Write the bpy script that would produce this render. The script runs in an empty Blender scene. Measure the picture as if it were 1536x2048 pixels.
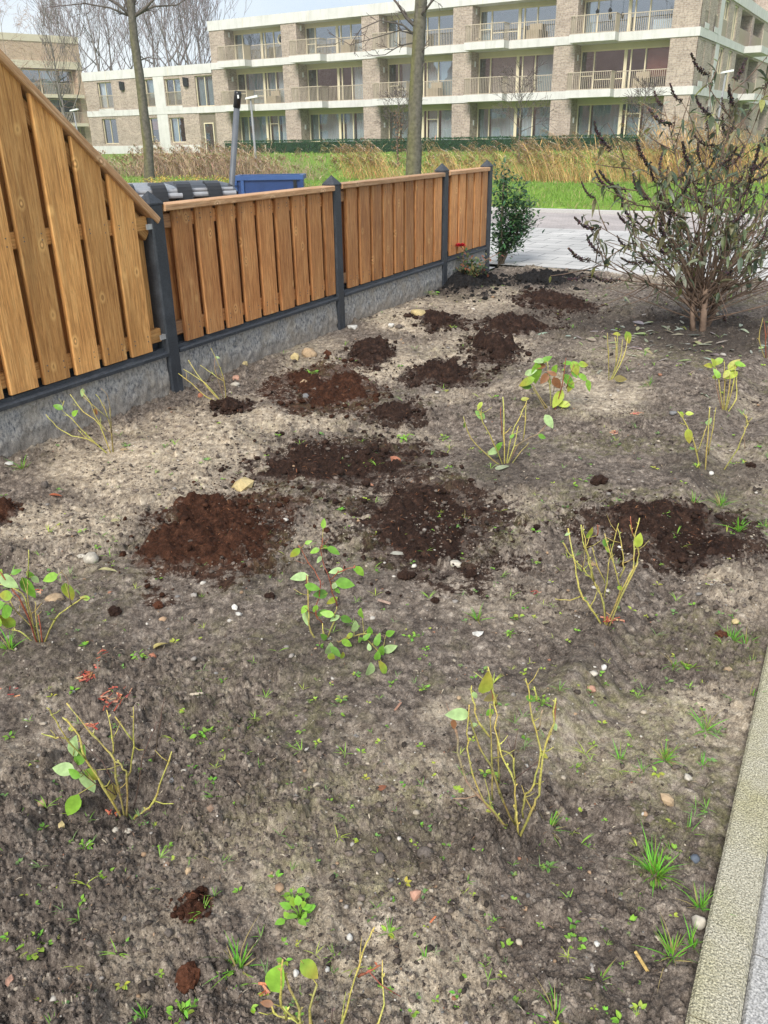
import bpy, math, random
import numpy as np
from mathutils import Vector, Matrix

SC = bpy.context.scene
COL = SC.collection
R = math.radians
DENOISE = True
# ------------------------------------------------------------------ camera
FPX, CX, CY, HCAM = 1659.0, 768.0, 1024.0, 1.5
ROLL = math.atan(-0.017)
PITCH = math.atan(749 * math.cos(ROLL) / FPX)
_c, _s = math.cos(ROLL), math.sin(ROLL)
_r0 = Vector((1, 0, 0)); _u0 = Vector((0, math.sin(PITCH), math.cos(PITCH))); _f0 = Vector((0, math.cos(PITCH), -math.sin(PITCH)))
cam = bpy.data.objects.new("camera", bpy.data.cameras.new("camera"))
COL.objects.link(cam)
cam.data.sensor_fit = 'VERTICAL'; cam.data.sensor_height = 24.0
cam.data.lens = FPX / 2048 * 24.0
cam.data.clip_start = 0.05; cam.data.clip_end = 2000
_right = _r0 * _c + _u0 * _s
_up = _r0 * (-_s) + _u0 * _c
cam.matrix_world = Matrix(((_right.x, _up.x, -_f0.x, 0), (_right.y, _up.y, -_f0.y, 0), (_right.z, _up.z, -_f0.z, HCAM), (0, 0, 0, 1)))
SC.camera = cam
# ------------------------------------------------------------------ light
SUN_EL, SUN_AZ = 42, 200          # overcast: broad soft sun from behind, slightly left
world = bpy.data.worlds.new("World"); SC.world = world; world.use_nodes = True
wn = world.node_tree; wn.nodes.clear()
wout = wn.nodes.new("ShaderNodeOutputWorld"); wbg = wn.nodes.new("ShaderNodeBackground")
sky = wn.nodes.new("ShaderNodeTexSky"); sky.sky_type = 'NISHITA'; sky.sun_disc = False
sky.sun_elevation = R(SUN_EL); sky.sun_rotation = R(SUN_AZ); sky.air_density = 1.0; sky.dust_density = 2.0
wco = wn.nodes.new("ShaderNodeTexCoord"); wmp = wn.nodes.new("ShaderNodeMapping")
wmp.inputs['Scale'].default_value = (1.0, 1.0, 3.2)
wns = wn.nodes.new("ShaderNodeTexNoise"); wns.inputs['Scale'].default_value = 2.6; wns.inputs['Detail'].default_value = 5
wrp = wn.nodes.new("ShaderNodeValToRGB")
wrp.color_ramp.elements[0].position = 0.32; wrp.color_ramp.elements[0].color = (3.7, 4.45, 5.6, 1)
wrp.color_ramp.elements[1].position = 0.66; wrp.color_ramp.elements[1].color = (5.9, 6.1, 6.35, 1)
wmx = wn.nodes.new("ShaderNodeMix"); wmx.data_type = 'RGBA'; wmx.inputs[0].default_value = 0.82
wn.links.new(wco.outputs['Generated'], wmp.inputs[0]); wn.links.new(wmp.outputs[0], wns.inputs['Vector'])
wn.links.new(wns.outputs[0], wrp.inputs[0])
wn.links.new(sky.outputs[0], wmx.inputs[6]); wn.links.new(wrp.outputs[0], wmx.inputs[7])
wn.links.new(wmx.outputs[2], wbg.inputs['Color']); wbg.inputs['Strength'].default_value = 0.10
wn.links.new(wbg.outputs[0], wout.inputs[0])
sl = bpy.data.lights.new("sun", 'SUN'); sl.energy = 2.4; sl.angle = R(26); sl.color = (1.0, 0.96, 0.9)
sun = bpy.data.objects.new("sun", sl); COL.objects.link(sun)
_d = Vector((math.sin(R(SUN_AZ)) * math.cos(R(SUN_EL)), math.cos(R(SUN_AZ)) * math.cos(R(SUN_EL)), math.sin(R(SUN_EL))))
sun.rotation_euler = _d.to_track_quat('Z', 'Y').to_euler(); sun.location = (0, -20, 30)
SC.view_settings.view_transform = 'Standard'; SC.view_settings.look = 'None'
SC.view_settings.exposure = 0.85; SC.view_settings.gamma = 1.0
SC.cycles.use_denoising = DENOISE
SC.cycles.denoiser = 'OPENIMAGEDENOISE'; SC.cycles.denoising_input_passes = 'RGB_ALBEDO_NORMAL'; SC.cycles.denoising_prefilter = 'NONE'
SC.cycles.max_bounces = 8; SC.cycles.transparent_max_bounces = 16
SC.cycles.caustics_reflective = False; SC.cycles.caustics_refractive = False

# ------------------------------------------------------------------ pixel helpers (photo pixel -> direction from the camera)
def ray(x, y):
    dx, dy = x - CX, y - CY
    return _r0 * (dx * _c + dy * _s) + _u0 * (dx * _s - dy * _c) + _f0 * FPX
def at(x, y, Y):
    d = ray(x, y); t = Y / d.y
    return Vector((d.x * t, Y, HCAM + d.z * t))
def gp(x, y, z=0.0):
    d = ray(x, y); t = (z - HCAM) / d.z
    return Vector((d.x * t, d.y * t, z))
# garden frame: a runs along the fence (away), b away from the fence to the right
FB = Vector((-1.379, 5.317)); FD = Vector((0.465, 0.885)).normalized(); FN = Vector((FD.y, -FD.x))
FROT = math.atan2(FD.y, FD.x)
# street and facade frame: u to the right along the facade, v away from the viewer
FU = Vector((0.856, -0.517)).normalized(); FV = Vector((0.517, 0.856)).normalized()
def uv(u, v, z=0.0):
    return Vector((FU.x * u + FV.x * v, FU.y * u + FV.y * v, z))
# ------------------------------------------------------------------ numpy noise
def _h(ix, iy, seed):
    a = (ix.astype(np.int64) * 374761393 + iy.astype(np.int64) * 668265263 + seed * 974634777) & 0xFFFFFFFF
    a = ((a ^ (a >> 13)) * 1274126177) & 0xFFFFFFFF
    a = ((a ^ (a >> 16)) * 2246822519) & 0xFFFFFFFF
    return ((a ^ (a >> 15)) & 0xFFFFFF) / float(0x1000000)
def vnoise(x, y, seed=0):
    x = np.asarray(x, float); y = np.asarray(y, float)
    ix, iy = np.floor(x), np.floor(y); fx, fy = x - ix, y - iy
    fx = fx * fx * fx * (fx * (fx * 6 - 15) + 10); fy = fy * fy * fy * (fy * (fy * 6 - 15) + 10)
    ix = ix.astype(np.int64); iy = iy.astype(np.int64)
    a, b = _h(ix, iy, seed), _h(ix + 1, iy, seed); c, d = _h(ix, iy + 1, seed), _h(ix + 1, iy + 1, seed)
    return (a * (1 - fx) + b * fx) * (1 - fy) + (c * (1 - fx) + d * fx) * fy
def fbm(x, y, seed=0, octv=4, gain=0.5):
    s = 0; amp = 1; tot = 0
    for k in range(octv):
        s = s + amp * vnoise(x * 2 ** k + 17.3 * k, y * 2 ** k - 9.1 * k, seed + k); tot += amp; amp *= gain
    return s / tot
def lumps(x, y, seed, dens=0.7, r0=0.25, r1=0.62):
    """rounded clods: one random hemisphere per cell, returns height in cell units and a per clod random"""
    x = np.asarray(x, float); y = np.asarray(y, float)
    ix, iy = np.floor(x).astype(np.int64), np.floor(y).astype(np.int64)
    best = np.zeros_like(x); rid = np.zeros_like(x)
    for dx in (-1, 0, 1):
        for dy in (-1, 0, 1):
            jx, jy = ix + dx, iy + dy
            px = jx + _h(jx, jy, seed); py = jy + _h(jx, jy, seed + 1)
            q = _h(jx, jy, seed + 2); r = (r0 + (r1 - r0) * _h(jx, jy, seed + 3)) * (q < dens)
            ex = 0.7 + 0.6 * _h(jx, jy, seed + 4)
            d2 = ((x - px) * ex) ** 2 + ((y - py) / ex) ** 2
            hgt = np.sqrt(np.maximum(0, r * r - d2)) * 0.9
            m = hgt > best
            best = np.where(m, hgt, best); rid = np.where(m, q / max(dens, 1e-6), rid)
    return best, rid
def sstep(a, b, x):
    t = np.clip((np.asarray(x, float) - a) / (b - a), 0, 1); return t * t * (3 - 2 * t)
# broad shape of the soil, without crumbs
def soil_base(x, y):
    x = np.asarray(x, float); y = np.asarray(y, float)
    h = (fbm(x * 0.9 + 5, y * 0.9, 3, 3) - 0.5) * 0.11 + (fbm(x * 3.1, y * 3.1, 9, 3) - 0.5) * 0.062
    b = kerb_b(x, y)
    h = h + 0.030 * np.exp(-((b - 3.22) / 0.055) ** 2) - 0.028 * np.exp(-((b - 3.37) / 0.075) ** 2)   # wheel rut beside the kerb
    b = kerb_b(x, y)
    return h * sstep(-0.1, 0.25, (x - FB.x) * FN.x + (y - FB.y) * FN.y) * (1 - sstep(3.45, 3.7, b) * 0.8)
def kerb_b(x, y):
    """distance from the fence, corrected for the kerb that drifts away from it"""
    a = (x - FB.x) * FD.x + (y - FB.y) * FD.y; b = (x - FB.x) * FN.x + (y - FB.y) * FN.y
    return b - 0.021 * (a + 2.93)
def sz(x, y):
    return float(soil_base(np.array([x]), np.array([y]))[0])
def soil(px, py):
    z = 0.0
    for _ in range(4):
        p = gp(px, py, z); z = sz(p.x, p.y)
    p.z = z
    return p
# ------------------------------------------------------------------ mesh helpers
class MB:
    def __init__(self):
        self.v = []; self.f = []; self.m = []; self.c = []; self.mi = 0; self.col = (1, 1, 1)
    def vert(self, p, col=None):
        self.v.append((p[0], p[1], p[2])); self.c.append(col or self.col); return len(self.v) - 1
    def face(self, idx):
        self.f.append(tuple(idx)); self.m.append(self.mi)
    def poly(self, pts):
        self.face([self.vert(p) for p in pts])
    def box(self, x0, x1, y0, y1, z0, z1):
        i = [self.vert(p) for p in ((x0, y0, z0), (x1, y0, z0), (x1, y1, z0), (x0, y1, z0), (x0, y0, z1), (x1, y0, z1), (x1, y1, z1), (x0, y1, z1))]
        for q in ((0, 3, 2, 1), (4, 5, 6, 7), (0, 1, 5, 4), (1, 2, 6, 5), (2, 3, 7, 6), (3, 0, 4, 7)):
            self.face([i[k] for k in q])
    def obox(self, c, ax, ay, az, hx, hy, hz):
        c = Vector(c); pts = []
        for sz_ in (-1, 1):
            for sx, sy in ((-1, -1), (1, -1), (1, 1), (-1, 1)):
                pts.append(c + ax * (sx * hx) + ay * (sy * hy) + az * (sz_ * hz))
        i = [self.vert(p) for p in pts]
        for q in ((0, 3, 2, 1), (4, 5, 6, 7), (0, 1, 5, 4), (1, 2, 6, 5), (2, 3, 7, 6), (3, 0, 4, 7)):
            self.face([i[k] for k in q])
    def prism(self, pts2, axis, lo, hi):
        """extrude a closed outline; axis is the index of the extruded coordinate"""
        def mk(p, w):
            q = [p[0], p[1]]; q.insert(axis, w); return q
        a = [self.vert(mk(p, lo)) for p in pts2]; b = [self.vert(mk(p, hi)) for p in pts2]
        n = len(pts2)
        for k in range(n):
            self.face((a[k], a[(k + 1) % n], b[(k + 1) % n], b[k]))
        self.face(a[::-1]); self.face(b)
    def tube(self, pts, rad, n=6, cap=True, cols=None):
        pts = [Vector(p) for p in pts]
        if not hasattr(rad, '__len__'): rad = [rad] * len(pts)
        rings = []; ref = None
        for k, p in enumerate(pts):
            t = (pts[min(k + 1, len(pts) - 1)] - pts[max(k - 1, 0)])
            if t.length < 1e-9: t = Vector((0, 0, 1))
            t.normalize()
            if ref is None:
                ref = Vector((1, 0, 0)) if abs(t.x) < 0.8 else Vector((0, 1, 0))
            a = ref - t * ref.dot(t)
            if a.length < 1e-6: a = t.orthogonal()
            a.normalize(); b = t.cross(a); ref = a
            cc = cols[k] if cols else None
            rings.append([self.vert(p + (a * math.cos(2 * math.pi * j / n) + b * math.sin(2 * math.pi * j / n)) * rad[k], cc) for j in range(n)])
        for k in range(len(rings) - 1):
            for j in range(n):
                self.face((rings[k][j], rings[k][(j + 1) % n], rings[k + 1][(j + 1) % n], rings[k + 1][j]))
        if cap:
            self.face(rings[0][::-1]); self.face(rings[-1])
    def leaf(self, base, d, up, L, W, col, segs=3, droop=0.25, fold=0.25, col2=None, shape=0.45):
        """a folded leaf blade growing from base along d"""
        d = Vector(d).normalized(); s = d.cross(Vector(up))
        if s.length < 1e-4: s = d.orthogonal()
        s.normalize(); n = s.cross(d)
        prev = None; base = Vector(base)
        for k in range(segs + 1):
            t = k / segs
            w = W * 0.5 * (math.sin(math.pi * t ** (0.75 if shape < 0.5 else 1.0)) ** 0.8 if 0 < t < 1 else 0.02)
            c = base + d * (L * t) - n * (droop * L * t * t)
            cc = col if not col2 else tuple(col[i] * (1 - t) + col2[i] * t for i in range(3))
            cur = (self.vert(c + s * w + n * (fold * w), tuple(q * 1.0 for q in cc)), self.vert(c, tuple(q * 0.9 for q in cc)), self.vert(c - s * w + n * (fold * w), cc))
            if prev:
                self.face((prev[0], prev[1], cur[1], cur[0])); self.face((prev[1], prev[2], cur[2], cur[1]))
            prev = cur
    def build(self, name, mats, parent=None, smooth=False, col=False):
        me = bpy.data.meshes.new(name)
        me.from_pydata(self.v, [], self.f)
        if not isinstance(mats, (list, tuple)): mats = [mats]
        for m in mats: me.materials.append(m)
        if len(mats) > 1: me.polygons.foreach_set('material_index', self.m)
        if col:
            at_ = me.attributes.new('col', 'FLOAT_COLOR', 'POINT')
            arr = np.ones((len(self.v), 4), np.float32); arr[:, :3] = np.array(self.c, np.float32).reshape(-1, 3)
            at_.data.foreach_set('color', arr.ravel())
        if smooth: me.polygons.foreach_set('use_smooth', [True] * len(me.polygons))
        me.update()
        o = bpy.data.objects.new(name, me); COL.objects.link(o)
        if parent: o.parent = parent
        return o
def np_mesh(name, verts, faces, mat, attrs=None, smooth=True):
    me = bpy.data.meshes.new(name)
    nv, nf, k = len(verts), len(faces), faces.shape[1]
    me.vertices.add(nv); me.vertices.foreach_set('co', np.ascontiguousarray(verts, np.float32).ravel())
    me.loops.add(nf * k); me.loops.foreach_set('vertex_index', np.ascontiguousarray(faces, np.int32).ravel())
    me.polygons.add(nf); me.polygons.foreach_set('loop_start', np.arange(0, nf * k, k, dtype=np.int32))
    me.polygons.foreach_set('loop_total', np.full(nf, k, np.int32))
    if smooth: me.polygons.foreach_set('use_smooth', np.ones(nf, bool))
    me.update(calc_edges=True)
    for an, av in (attrs or {}).items():
        if av.ndim == 1:
            me.attributes.new(an, 'FLOAT', 'POINT').data.foreach_set('value', av.astype(np.float32))
        else:
            c4 = np.ones((nv, 4), np.float32); c4[:, :3] = av
            me.attributes.new(an, 'FLOAT_COLOR', 'POINT').data.foreach_set('color', c4.ravel())
    me.materials.append(mat)
    o = bpy.data.objects.new(name, me); COL.objects.link(o)
    return o
def tag(o, label=None, cat=None, group=None, kind=None):
    if label: o['label'] = label
    if cat: o['category'] = cat
    if group: o['group'] = group
    if kind: o['kind'] = kind
    return o
def empty(name, loc, rz=0.0, label=None, cat=None, group=None):
    o = bpy.data.objects.new(name, None); COL.objects.link(o)
    o.location = loc; o.rotation_euler = (0, 0, rz); o.empty_display_size = 0.1
    return tag(o, label, cat, group)
def copy_tree(o, parent=None):
    c = o.copy(); COL.objects.link(c)
    if parent: c.parent = parent
    for ch in list(o.children): copy_tree(ch, c)
    return c
# ------------------------------------------------------------------ material helpers
class NT:
    def __init__(self, name, rough=0.8, spec=0.3):
        self.mat = bpy.data.materials.new(name); self.mat.use_nodes = True
        self.t = self.mat.node_tree; self.b = self.t.nodes['Principled BSDF']
        self.b.inputs['Roughness'].default_value = rough; self.b.inputs['Specular IOR Level'].default_value = spec
        self.co = None
    def n(self, typ, **kw):
        x = self.t.nodes.new(typ)
        for k, v in kw.items(): setattr(x, k, v)
        return x
    def lk(self, a, b): self.t.links.new(a, b)
    def put(self, sock, v):
        if hasattr(v, 'is_output') or hasattr(v, 'links'): self.lk(v, sock)
        elif isinstance(v, (tuple, list)) and len(v) == 3 and sock.type == 'RGBA': sock.default_value = (*v, 1)
        else: sock.default_value = v
    def coord(self, scale=(1, 1, 1), out='Object', rot=(0, 0, 0)):
        c = self.n('ShaderNodeTexCoord'); m = self.n('ShaderNodeMapping')
        m.inputs['Scale'].default_value = scale; m.inputs['Rotation'].default_value = rot
        self.lk(c.outputs[out], m.inputs[0]); return m.outputs[0]
    def attr(self, name, fac=True):
        a = self.n('ShaderNodeAttribute', attribute_name=name); return a.outputs['Fac'] if fac else a.outputs['Color']
    def noise(self, scale, detail=3, rough=0.55, vec=None, dist=0.0):
        x = self.n('ShaderNodeTexNoise'); x.inputs['Scale'].default_value = scale; x.inputs['Detail'].default_value = detail
        x.inputs['Roughness'].default_value = rough; x.inputs['Distortion'].default_value = dist
        self.lk(vec if vec is not None else self.coord(), x.inputs['Vector']); return x.outputs[0]
    def vor(self, scale, vec=None, feature='F1', out='Distance', rnd=1.0):
        x = self.n('ShaderNodeTexVoronoi', feature=feature); x.inputs['Scale'].default_value = scale; x.inputs['Randomness'].default_value = rnd
        self.lk(vec if vec is not None else self.coord(), x.inputs['Vector']); return x.outputs[out]
    def ramp(self, fac, stops, interp='LINEAR'):
        x = self.n('ShaderNodeValToRGB'); cr = x.color_ramp; cr.interpolation = interp
        while len(cr.elements) < len(stops): cr.elements.new(0.5)
        for e, (p, c) in zip(cr.elements, stops):
            e.position = p; e.color = (*c, 1) if hasattr(c, '__len__') else (c, c, c, 1)
        self.lk(fac, x.inputs[0]); return x.outputs[0]
    def mix(self, fac, a, b, mode='MIX'):
        x = self.n('ShaderNodeMix', data_type='RGBA', blend_type=mode)
        self.put(x.inputs[0], fac); self.put(x.inputs[6], a); self.put(x.inputs[7], b); return x.outputs[2]
    def math(self, op, a, b=0.0, c=None):
        x = self.n('ShaderNodeMath', operation=op); self.put(x.inputs[0], a); self.put(x.inputs[1], b)
        if c is not None: self.put(x.inputs[2], c)
        return x.outputs[0]
    def base(self, c): self.put(self.b.inputs['Base Color'], c)
    def rough(self, r): self.put(self.b.inputs['Roughness'], r)
    def bump(self, h, strength=0.4, dist=0.01, prev=None):
        x = self.n('ShaderNodeBump'); x.inputs['Strength'].default_value = strength; x.inputs['Distance'].default_value = dist
        self.lk(h, x.inputs['Height'])
        if prev is not None: self.lk(prev, x.inputs['Normal'])
        self.lk(x.outputs[0], self.b.inputs['Normal']); return x.outputs[0]
M = {}
def simple(name, c1, c2=None, scale=8, rough=0.7, bump=0.0, dist=0.01, spec=0.3, detail=4, metal=0.0):
    t = NT(name, rough, spec)
    nz = t.noise(scale, detail)
    t.base(t.ramp(nz, [(0.3, c1), (0.7, c2 or tuple(q * 1.25 for q in c1))]))
    t.b.inputs['Metallic'].default_value = metal
    if bump: t.bump(nz, bump, dist)
    M[name] = t.mat; return t.mat
def vcol(name, rough=0.7, spec=0.3, nscale=60, lo=0.75, hi=1.25, bump=0.0, dist=0.004, trans=0.0):
    """colour of the thing itself kept per piece in the mesh, broken up by fine noise"""
    t = NT(name, rough, spec)
    nz = t.noise(nscale, 4)
    c = t.mix(1.0, t.attr('col', False), t.ramp(nz, [(0.25, lo), (0.75, hi)]), 'MULTIPLY')
    t.base(c)
    if bump: t.bump(nz, bump, dist)
    if trans:
        tr = t.n('ShaderNodeBsdfTranslucent'); mx = t.n('ShaderNodeMixShader'); mx.inputs[0].default_value = trans
        t.lk(c, tr.inputs[0]); out = [n for n in t.t.nodes if n.type == 'OUTPUT_MATERIAL'][0]
        t.lk(t.b.outputs[0], mx.inputs[1]); t.lk(tr.outputs[0], mx.inputs[2]); t.lk(mx.outputs[0], out.inputs[0])
    M[name] = t.mat; return t.mat
vcol('leaf', 0.42, 0.4, 60, 0.75, 1.25, 0.25, 0.003, 0.3)
vcol('stem', 0.65, 0.25, 190, 0.5, 1.4, 0.5, 0.002)
vcol('stone', 0.85, 0.25, 70, 0.7, 1.25, 0.5, 0.004)
vcol('clod', 0.95, 0.1, 160, 0.55, 1.4, 0.9, 0.004)
vcol('reed', 0.8, 0.2, 9, 0.8, 1.2)
vcol('grass', 0.6, 0.3, 3, 0.8, 1.2, trans=0.25)
vcol('bark', 0.9, 0.15, 14, 0.6, 1.35, 0.7, 0.02)
# ------------------------------------------------------------------ ground materials
def soil_mat(name, peat=None):
    t = NT(name, 0.95, 0.12)
    v = t.coord()
    big = t.noise(3.5, 5, 0.6, v); mid = t.noise(22, 5, 0.65, v); fine = t.noise(130, 4, 0.7, v); grit = t.noise(420, 2, 0.6, v)
    if peat is None:
        wide = t.noise(26, 9, 0.78, v)
        c = t.ramp(wide, [(0.32, (0.036, 0.029, 0.025)), (0.46, (0.140, 0.114, 0.095)), (0.57, (0.270, 0.226, 0.187)), (0.70, (0.52, 0.455, 0.385))])
        c = t.mix(t.ramp(big, [(0.38, 0.0), (0.66, 0.5)]), c, t.ramp(wide, [(0.34, (0.030, 0.024, 0.021)), (0.66, (0.16, 0.13, 0.108))]))
        sandc = t.ramp(wide, [(0.32, (0.21, 0.165, 0.12)), (0.47, (0.48, 0.40, 0.295)), (0.66, (0.72, 0.63, 0.49))])
        sm = t.math('MULTIPLY', t.attr('sand'), t.ramp(mid, [(0.30, 0.25), (0.6, 1.0)]))
        c = t.mix(sm, c, sandc)
        c = t.mix(t.math('MULTIPLY', t.attr('dark'), 0.85), c, t.ramp(fine, [(0.3, (0.025, 0.021, 0.018)), (0.7, (0.10, 0.082, 0.070))]))
        pmask = t.ramp(wide, [(0.36, 1.0), (0.62, 0.0)])
        for an, lo_, hi_ in (('peat', (0.014, 0.008, 0.006), (0.075, 0.042, 0.029)), ('peatr', (0.020, 0.010, 0.007), (0.105, 0.050, 0.030))):
            pa = t.attr(an); pf = t.ramp(t.math('ADD', pa, t.math('MULTIPLY', t.math('SUBTRACT', pmask, 0.5), 0.75)), [(0.40, 0.0), (0.62, 0.92)])
            c = t.mix(pf, c, t.ramp(wide, [(0.36, lo_), (0.66, hi_)]))
        mossc = t.ramp(fine, [(0.3, (0.10, 0.10, 0.045)), (0.7, (0.24, 0.23, 0.11))])
        c = t.mix(t.math('MULTIPLY', t.attr('moss'), t.ramp(mid, [(0.42, 0.0), (0.66, 0.75)])), c, mossc)
        rid = t.attr('crumb')
        c = t.mix(1.0, c, t.ramp(rid, [(0.0, (0.50, 0.48, 0.47)), (0.5, (0.95, 0.94, 0.93)), (1.0, (1.42, 1.40, 1.34))]), 'MULTIPLY')
        sp = t.n('ShaderNodeTexVoronoi', feature='F1'); sp.inputs['Scale'].default_value = 95; t.lk(v, sp.inputs['Vector'])
        pick = t.math('GREATER_THAN', t.ramp(sp.outputs['Color'], [(0, 0.0), (1, 1.0)]), 0.86)
        dot = t.math('MULTIPLY', pick, t.math('LESS_THAN', sp.outputs['Distance'], 0.30))
        c = t.mix(t.math('MULTIPLY', dot, 0.8), c, t.ramp(sp.outputs['Color'], [(0.75, (0.13, 0.10, 0.08)), (0.9, (0.42, 0.37, 0.30)), (1.0, (0.6, 0.57, 0.52))]))
    else:
        lo, mi, hi = peat
        c = t.ramp(t.noise(26, 9, 0.78, v), [(0.34, lo), (0.52, mi), (0.68, hi)])
        c0 = t.ramp(t.noise(26, 9, 0.78, v), [(0.30, (0.045, 0.036, 0.031)), (0.46, (0.120, 0.095, 0.078)), (0.58, (0.21, 0.17, 0.14)), (0.74, (0.36, 0.31, 0.26))])
        rim = t.math('ADD', t.attr('rim'), t.math('MULTIPLY', t.math('SUBTRACT', t.noise(48, 6, 0.75, v), 0.5), 1.6))
        c = t.mix(t.ramp(rim, [(0.75, 0.0), (1.2, 0.6)]), c, c0)
        fib = t.noise(60, 5, 0.7, t.coord((1, 7, 1), rot=(0, 0, 0.6)))
        c = t.mix(t.ramp(fib, [(0.58, 0.0), (0.72, 0.7)]), c, tuple(min(1, q * 1.7) for q in hi))
    c = t.mix(1.0, c, t.ramp(grit, [(0.3, 0.62), (0.7, 1.38)]), 'MULTIPLY')
    t.base(c)
    b = t.bump(mid, 0.5, 0.012); b = t.bump(fine, 0.9, 0.006, b); t.bump(grit, 0.8, 0.002, b)
    M[name] = t.mat
soil_mat('soil')
soil_mat('peat_red', ((0.017, 0.008, 0.005), (0.050, 0.021, 0.012), (0.115, 0.052, 0.030)))
soil_mat('peat_brown', ((0.010, 0.006, 0.005), (0.032, 0.018, 0.013), (0.085, 0.048, 0.034)))
soil_mat('compost', ((0.006, 0.006, 0.006), (0.015, 0.014, 0.014), (0.035, 0.031, 0.029)))
def lawn_mat():
    t = NT('lawn', 0.9, 0.1); n1 = t.noise(0.35, 4); n2 = t.noise(5, 5)
    c = t.ramp(n2, [(0.3, (0.09, 0.17, 0.022)), (0.5, (0.15, 0.27, 0.035)), (0.75, (0.25, 0.36, 0.07))])
    c = t.mix(t.ramp(n1, [(0.4, 0.0), (0.7, 0.5)]), c, (0.20, 0.19, 0.07))
    t.base(c); t.bump(n2, 0.8, 0.05); M['lawn'] = t.mat
lawn_mat()
def paving_mat(name, bw, bh, c1, c2, joint, jw, offset=0.5, rot=0.0, blot=0.5):
    t = NT(name, 0.6, 0.35); v = t.coord(rot=(0, 0, rot))
    br = t.n('ShaderNodeTexBrick'); br.offset = offset; t.lk(v, br.inputs['Vector'])
    br.inputs['Color1'].default_value = (*c1, 1); br.inputs['Color2'].default_value = (*c2, 1); br.inputs['Mortar'].default_value = (*joint, 1)
    br.inputs['Scale'].default_value = 1.0; br.inputs['Mortar Size'].default_value = jw; br.inputs['Brick Width'].default_value = bw; br.inputs['Row Height'].default_value = bh
    br.inputs['Mortar Smooth'].default_value = 0.3
    n1 = t.noise(1.1, 5, 0.6, v); n2 = t.noise(160, 3, 0.7, v)
    c = t.mix(1.0, br.outputs['Color'], t.ramp(n1, [(0.3, 1.0 - blot * 0.45), (0.7, 1.0 + blot * 0.25)]), 'MULTIPLY')
    c = t.mix(1.0, c, t.ramp(n2, [(0.3, 0.82), (0.7, 1.16)]), 'MULTIPLY')
    t.base(c); t.rough(t.ramp(n1, [(0.3, 0.6), (0.7, 0.9)])); t.b.inputs['Specular IOR Level'].default_value = 0.2
    b = t.bump(t.math('MULTIPLY', br.outputs['Fac'], -1.0), 0.5, 0.006); t.bump(n2, 0.4, 0.002, b)
    M[name] = t.mat
paving_mat('street_slabs', 0.60, 0.30, (0.455, 0.445, 0.425), (0.53, 0.515, 0.49), (0.17, 0.17, 0.165), 0.010, 0.5)
paving_mat('clinker', 0.20, 0.10, (0.40, 0.355, 0.335), (0.47, 0.42, 0.40), (0.30, 0.27, 0.25), 0.006)
def concrete(name, c1, c2, moss=None, agg=220, bump=0.6):
    t = NT(name, 0.9, 0.2); v = t.coord()
    n1 = t.noise(4, 5, 0.65, v); ag = t.vor(agg, v); n3 = t.noise(agg * 1.4, 3, 0.7, v)
    c = t.mix(t.ramp(n3, [(0.38, 0.0), (0.62, 1.0)]), c1, c2)
    if moss:
        c = t.mix(t.ramp(n1, [(0.30, 0.8), (0.62, 0.1)]), c, t.mix(t.ramp(n3, [(0.42, 0.0), (0.58, 1.0)]), tuple(q * 0.32 for q in moss), moss))
    c = t.mix(t.ramp(t.noise(agg * 0.7, 2, 0.6, v), [(0.62, 0.0), (0.70, 0.6)]), c, tuple(q * 0.4 for q in c1))
    t.base(c); b = t.bump(ag, bump, 0.003); t.bump(n1, 0.3, 0.01, b)
    M[name] = t.mat
concrete('kerb_mossy', (0.17, 0.155, 0.11), (0.62, 0.58, 0.47), (0.46, 0.42, 0.20), 200, 1.0)
concrete('path_grey', (0.21, 0.205, 0.195), (0.52, 0.505, 0.48), None, 170)
concrete('kerb_plain', (0.38, 0.37, 0.35), (0.52, 0.51, 0.49), None, 120, 0.3)

# ------------------------------------------------------------------ terrain sheet (lawns, ditch, bank, horizon)
def T(u, v):
    v = np.asarray(v, float); u = np.asarray(u, float)
    z = -0.16 + 0.22 * sstep(17.95, 18.4, v)
    z = z - 0.55 * sstep(28.3, 29.6, v) * (1 - sstep(32.5, 35.0, v))
    z = z + 0.58 * sstep(33.0, 47.5, v)
    return z + (fbm(u * 0.25, v * 0.25, 40, 3) - 0.5) * 0.10 * sstep(18.3, 19.5, v)
def tz(p):
    u = p[0] * FU.x + p[1] * FU.y; v = p[0] * FV.x + p[1] * FV.y
    return float(T(np.array([u]), np.array([v]))[0])
def build_terrain():
    vs = np.concatenate([[-400, -200, -100, -60, -30, -10, 0, 10, 16, 17.9, 17.96, 18.05, 18.2, 18.4], np.arange(19, 60, 0.6), [65, 75, 90, 120, 200, 400, 900]])
    us = np.concatenate([[-900, -400, -200, -120], np.arange(-90, 60, 1.0), [80, 120, 250, 900]])
    U, V = np.meshgrid(us, vs); Z = T(U, V)
    X = FU.x * U + FV.x * V; Y = FU.y * U + FV.y * V
    nv, nu = U.shape
    i = np.arange((nv - 1) * (nu - 1)); r, q = i // (nu - 1), i % (nu - 1)
    F = np.stack([r * nu + q, r * nu + q + 1, (r + 1) * nu + q + 1, (r + 1) * nu + q], 1)
    o = np_mesh('ground', np.stack([X.ravel(), Y.ravel(), Z.ravel()], 1), F, M['lawn'])
    tag(o, 'green lawn rising from the street verge over the ditch bank to the building', kind='structure')
build_terrain()
def flat_sheet(name, pts, z, mat, label, th=0.0, frame=None):
    m = MB(); m.poly([(p[0], p[1], 0) for p in pts])
    o = m.build(name, mat); o.location.z = z
    if frame is not None:
        o.rotation_euler.z = frame
    return tag(o, label, kind='structure')
URZ = math.atan2(FU.y, FU.x)
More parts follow.
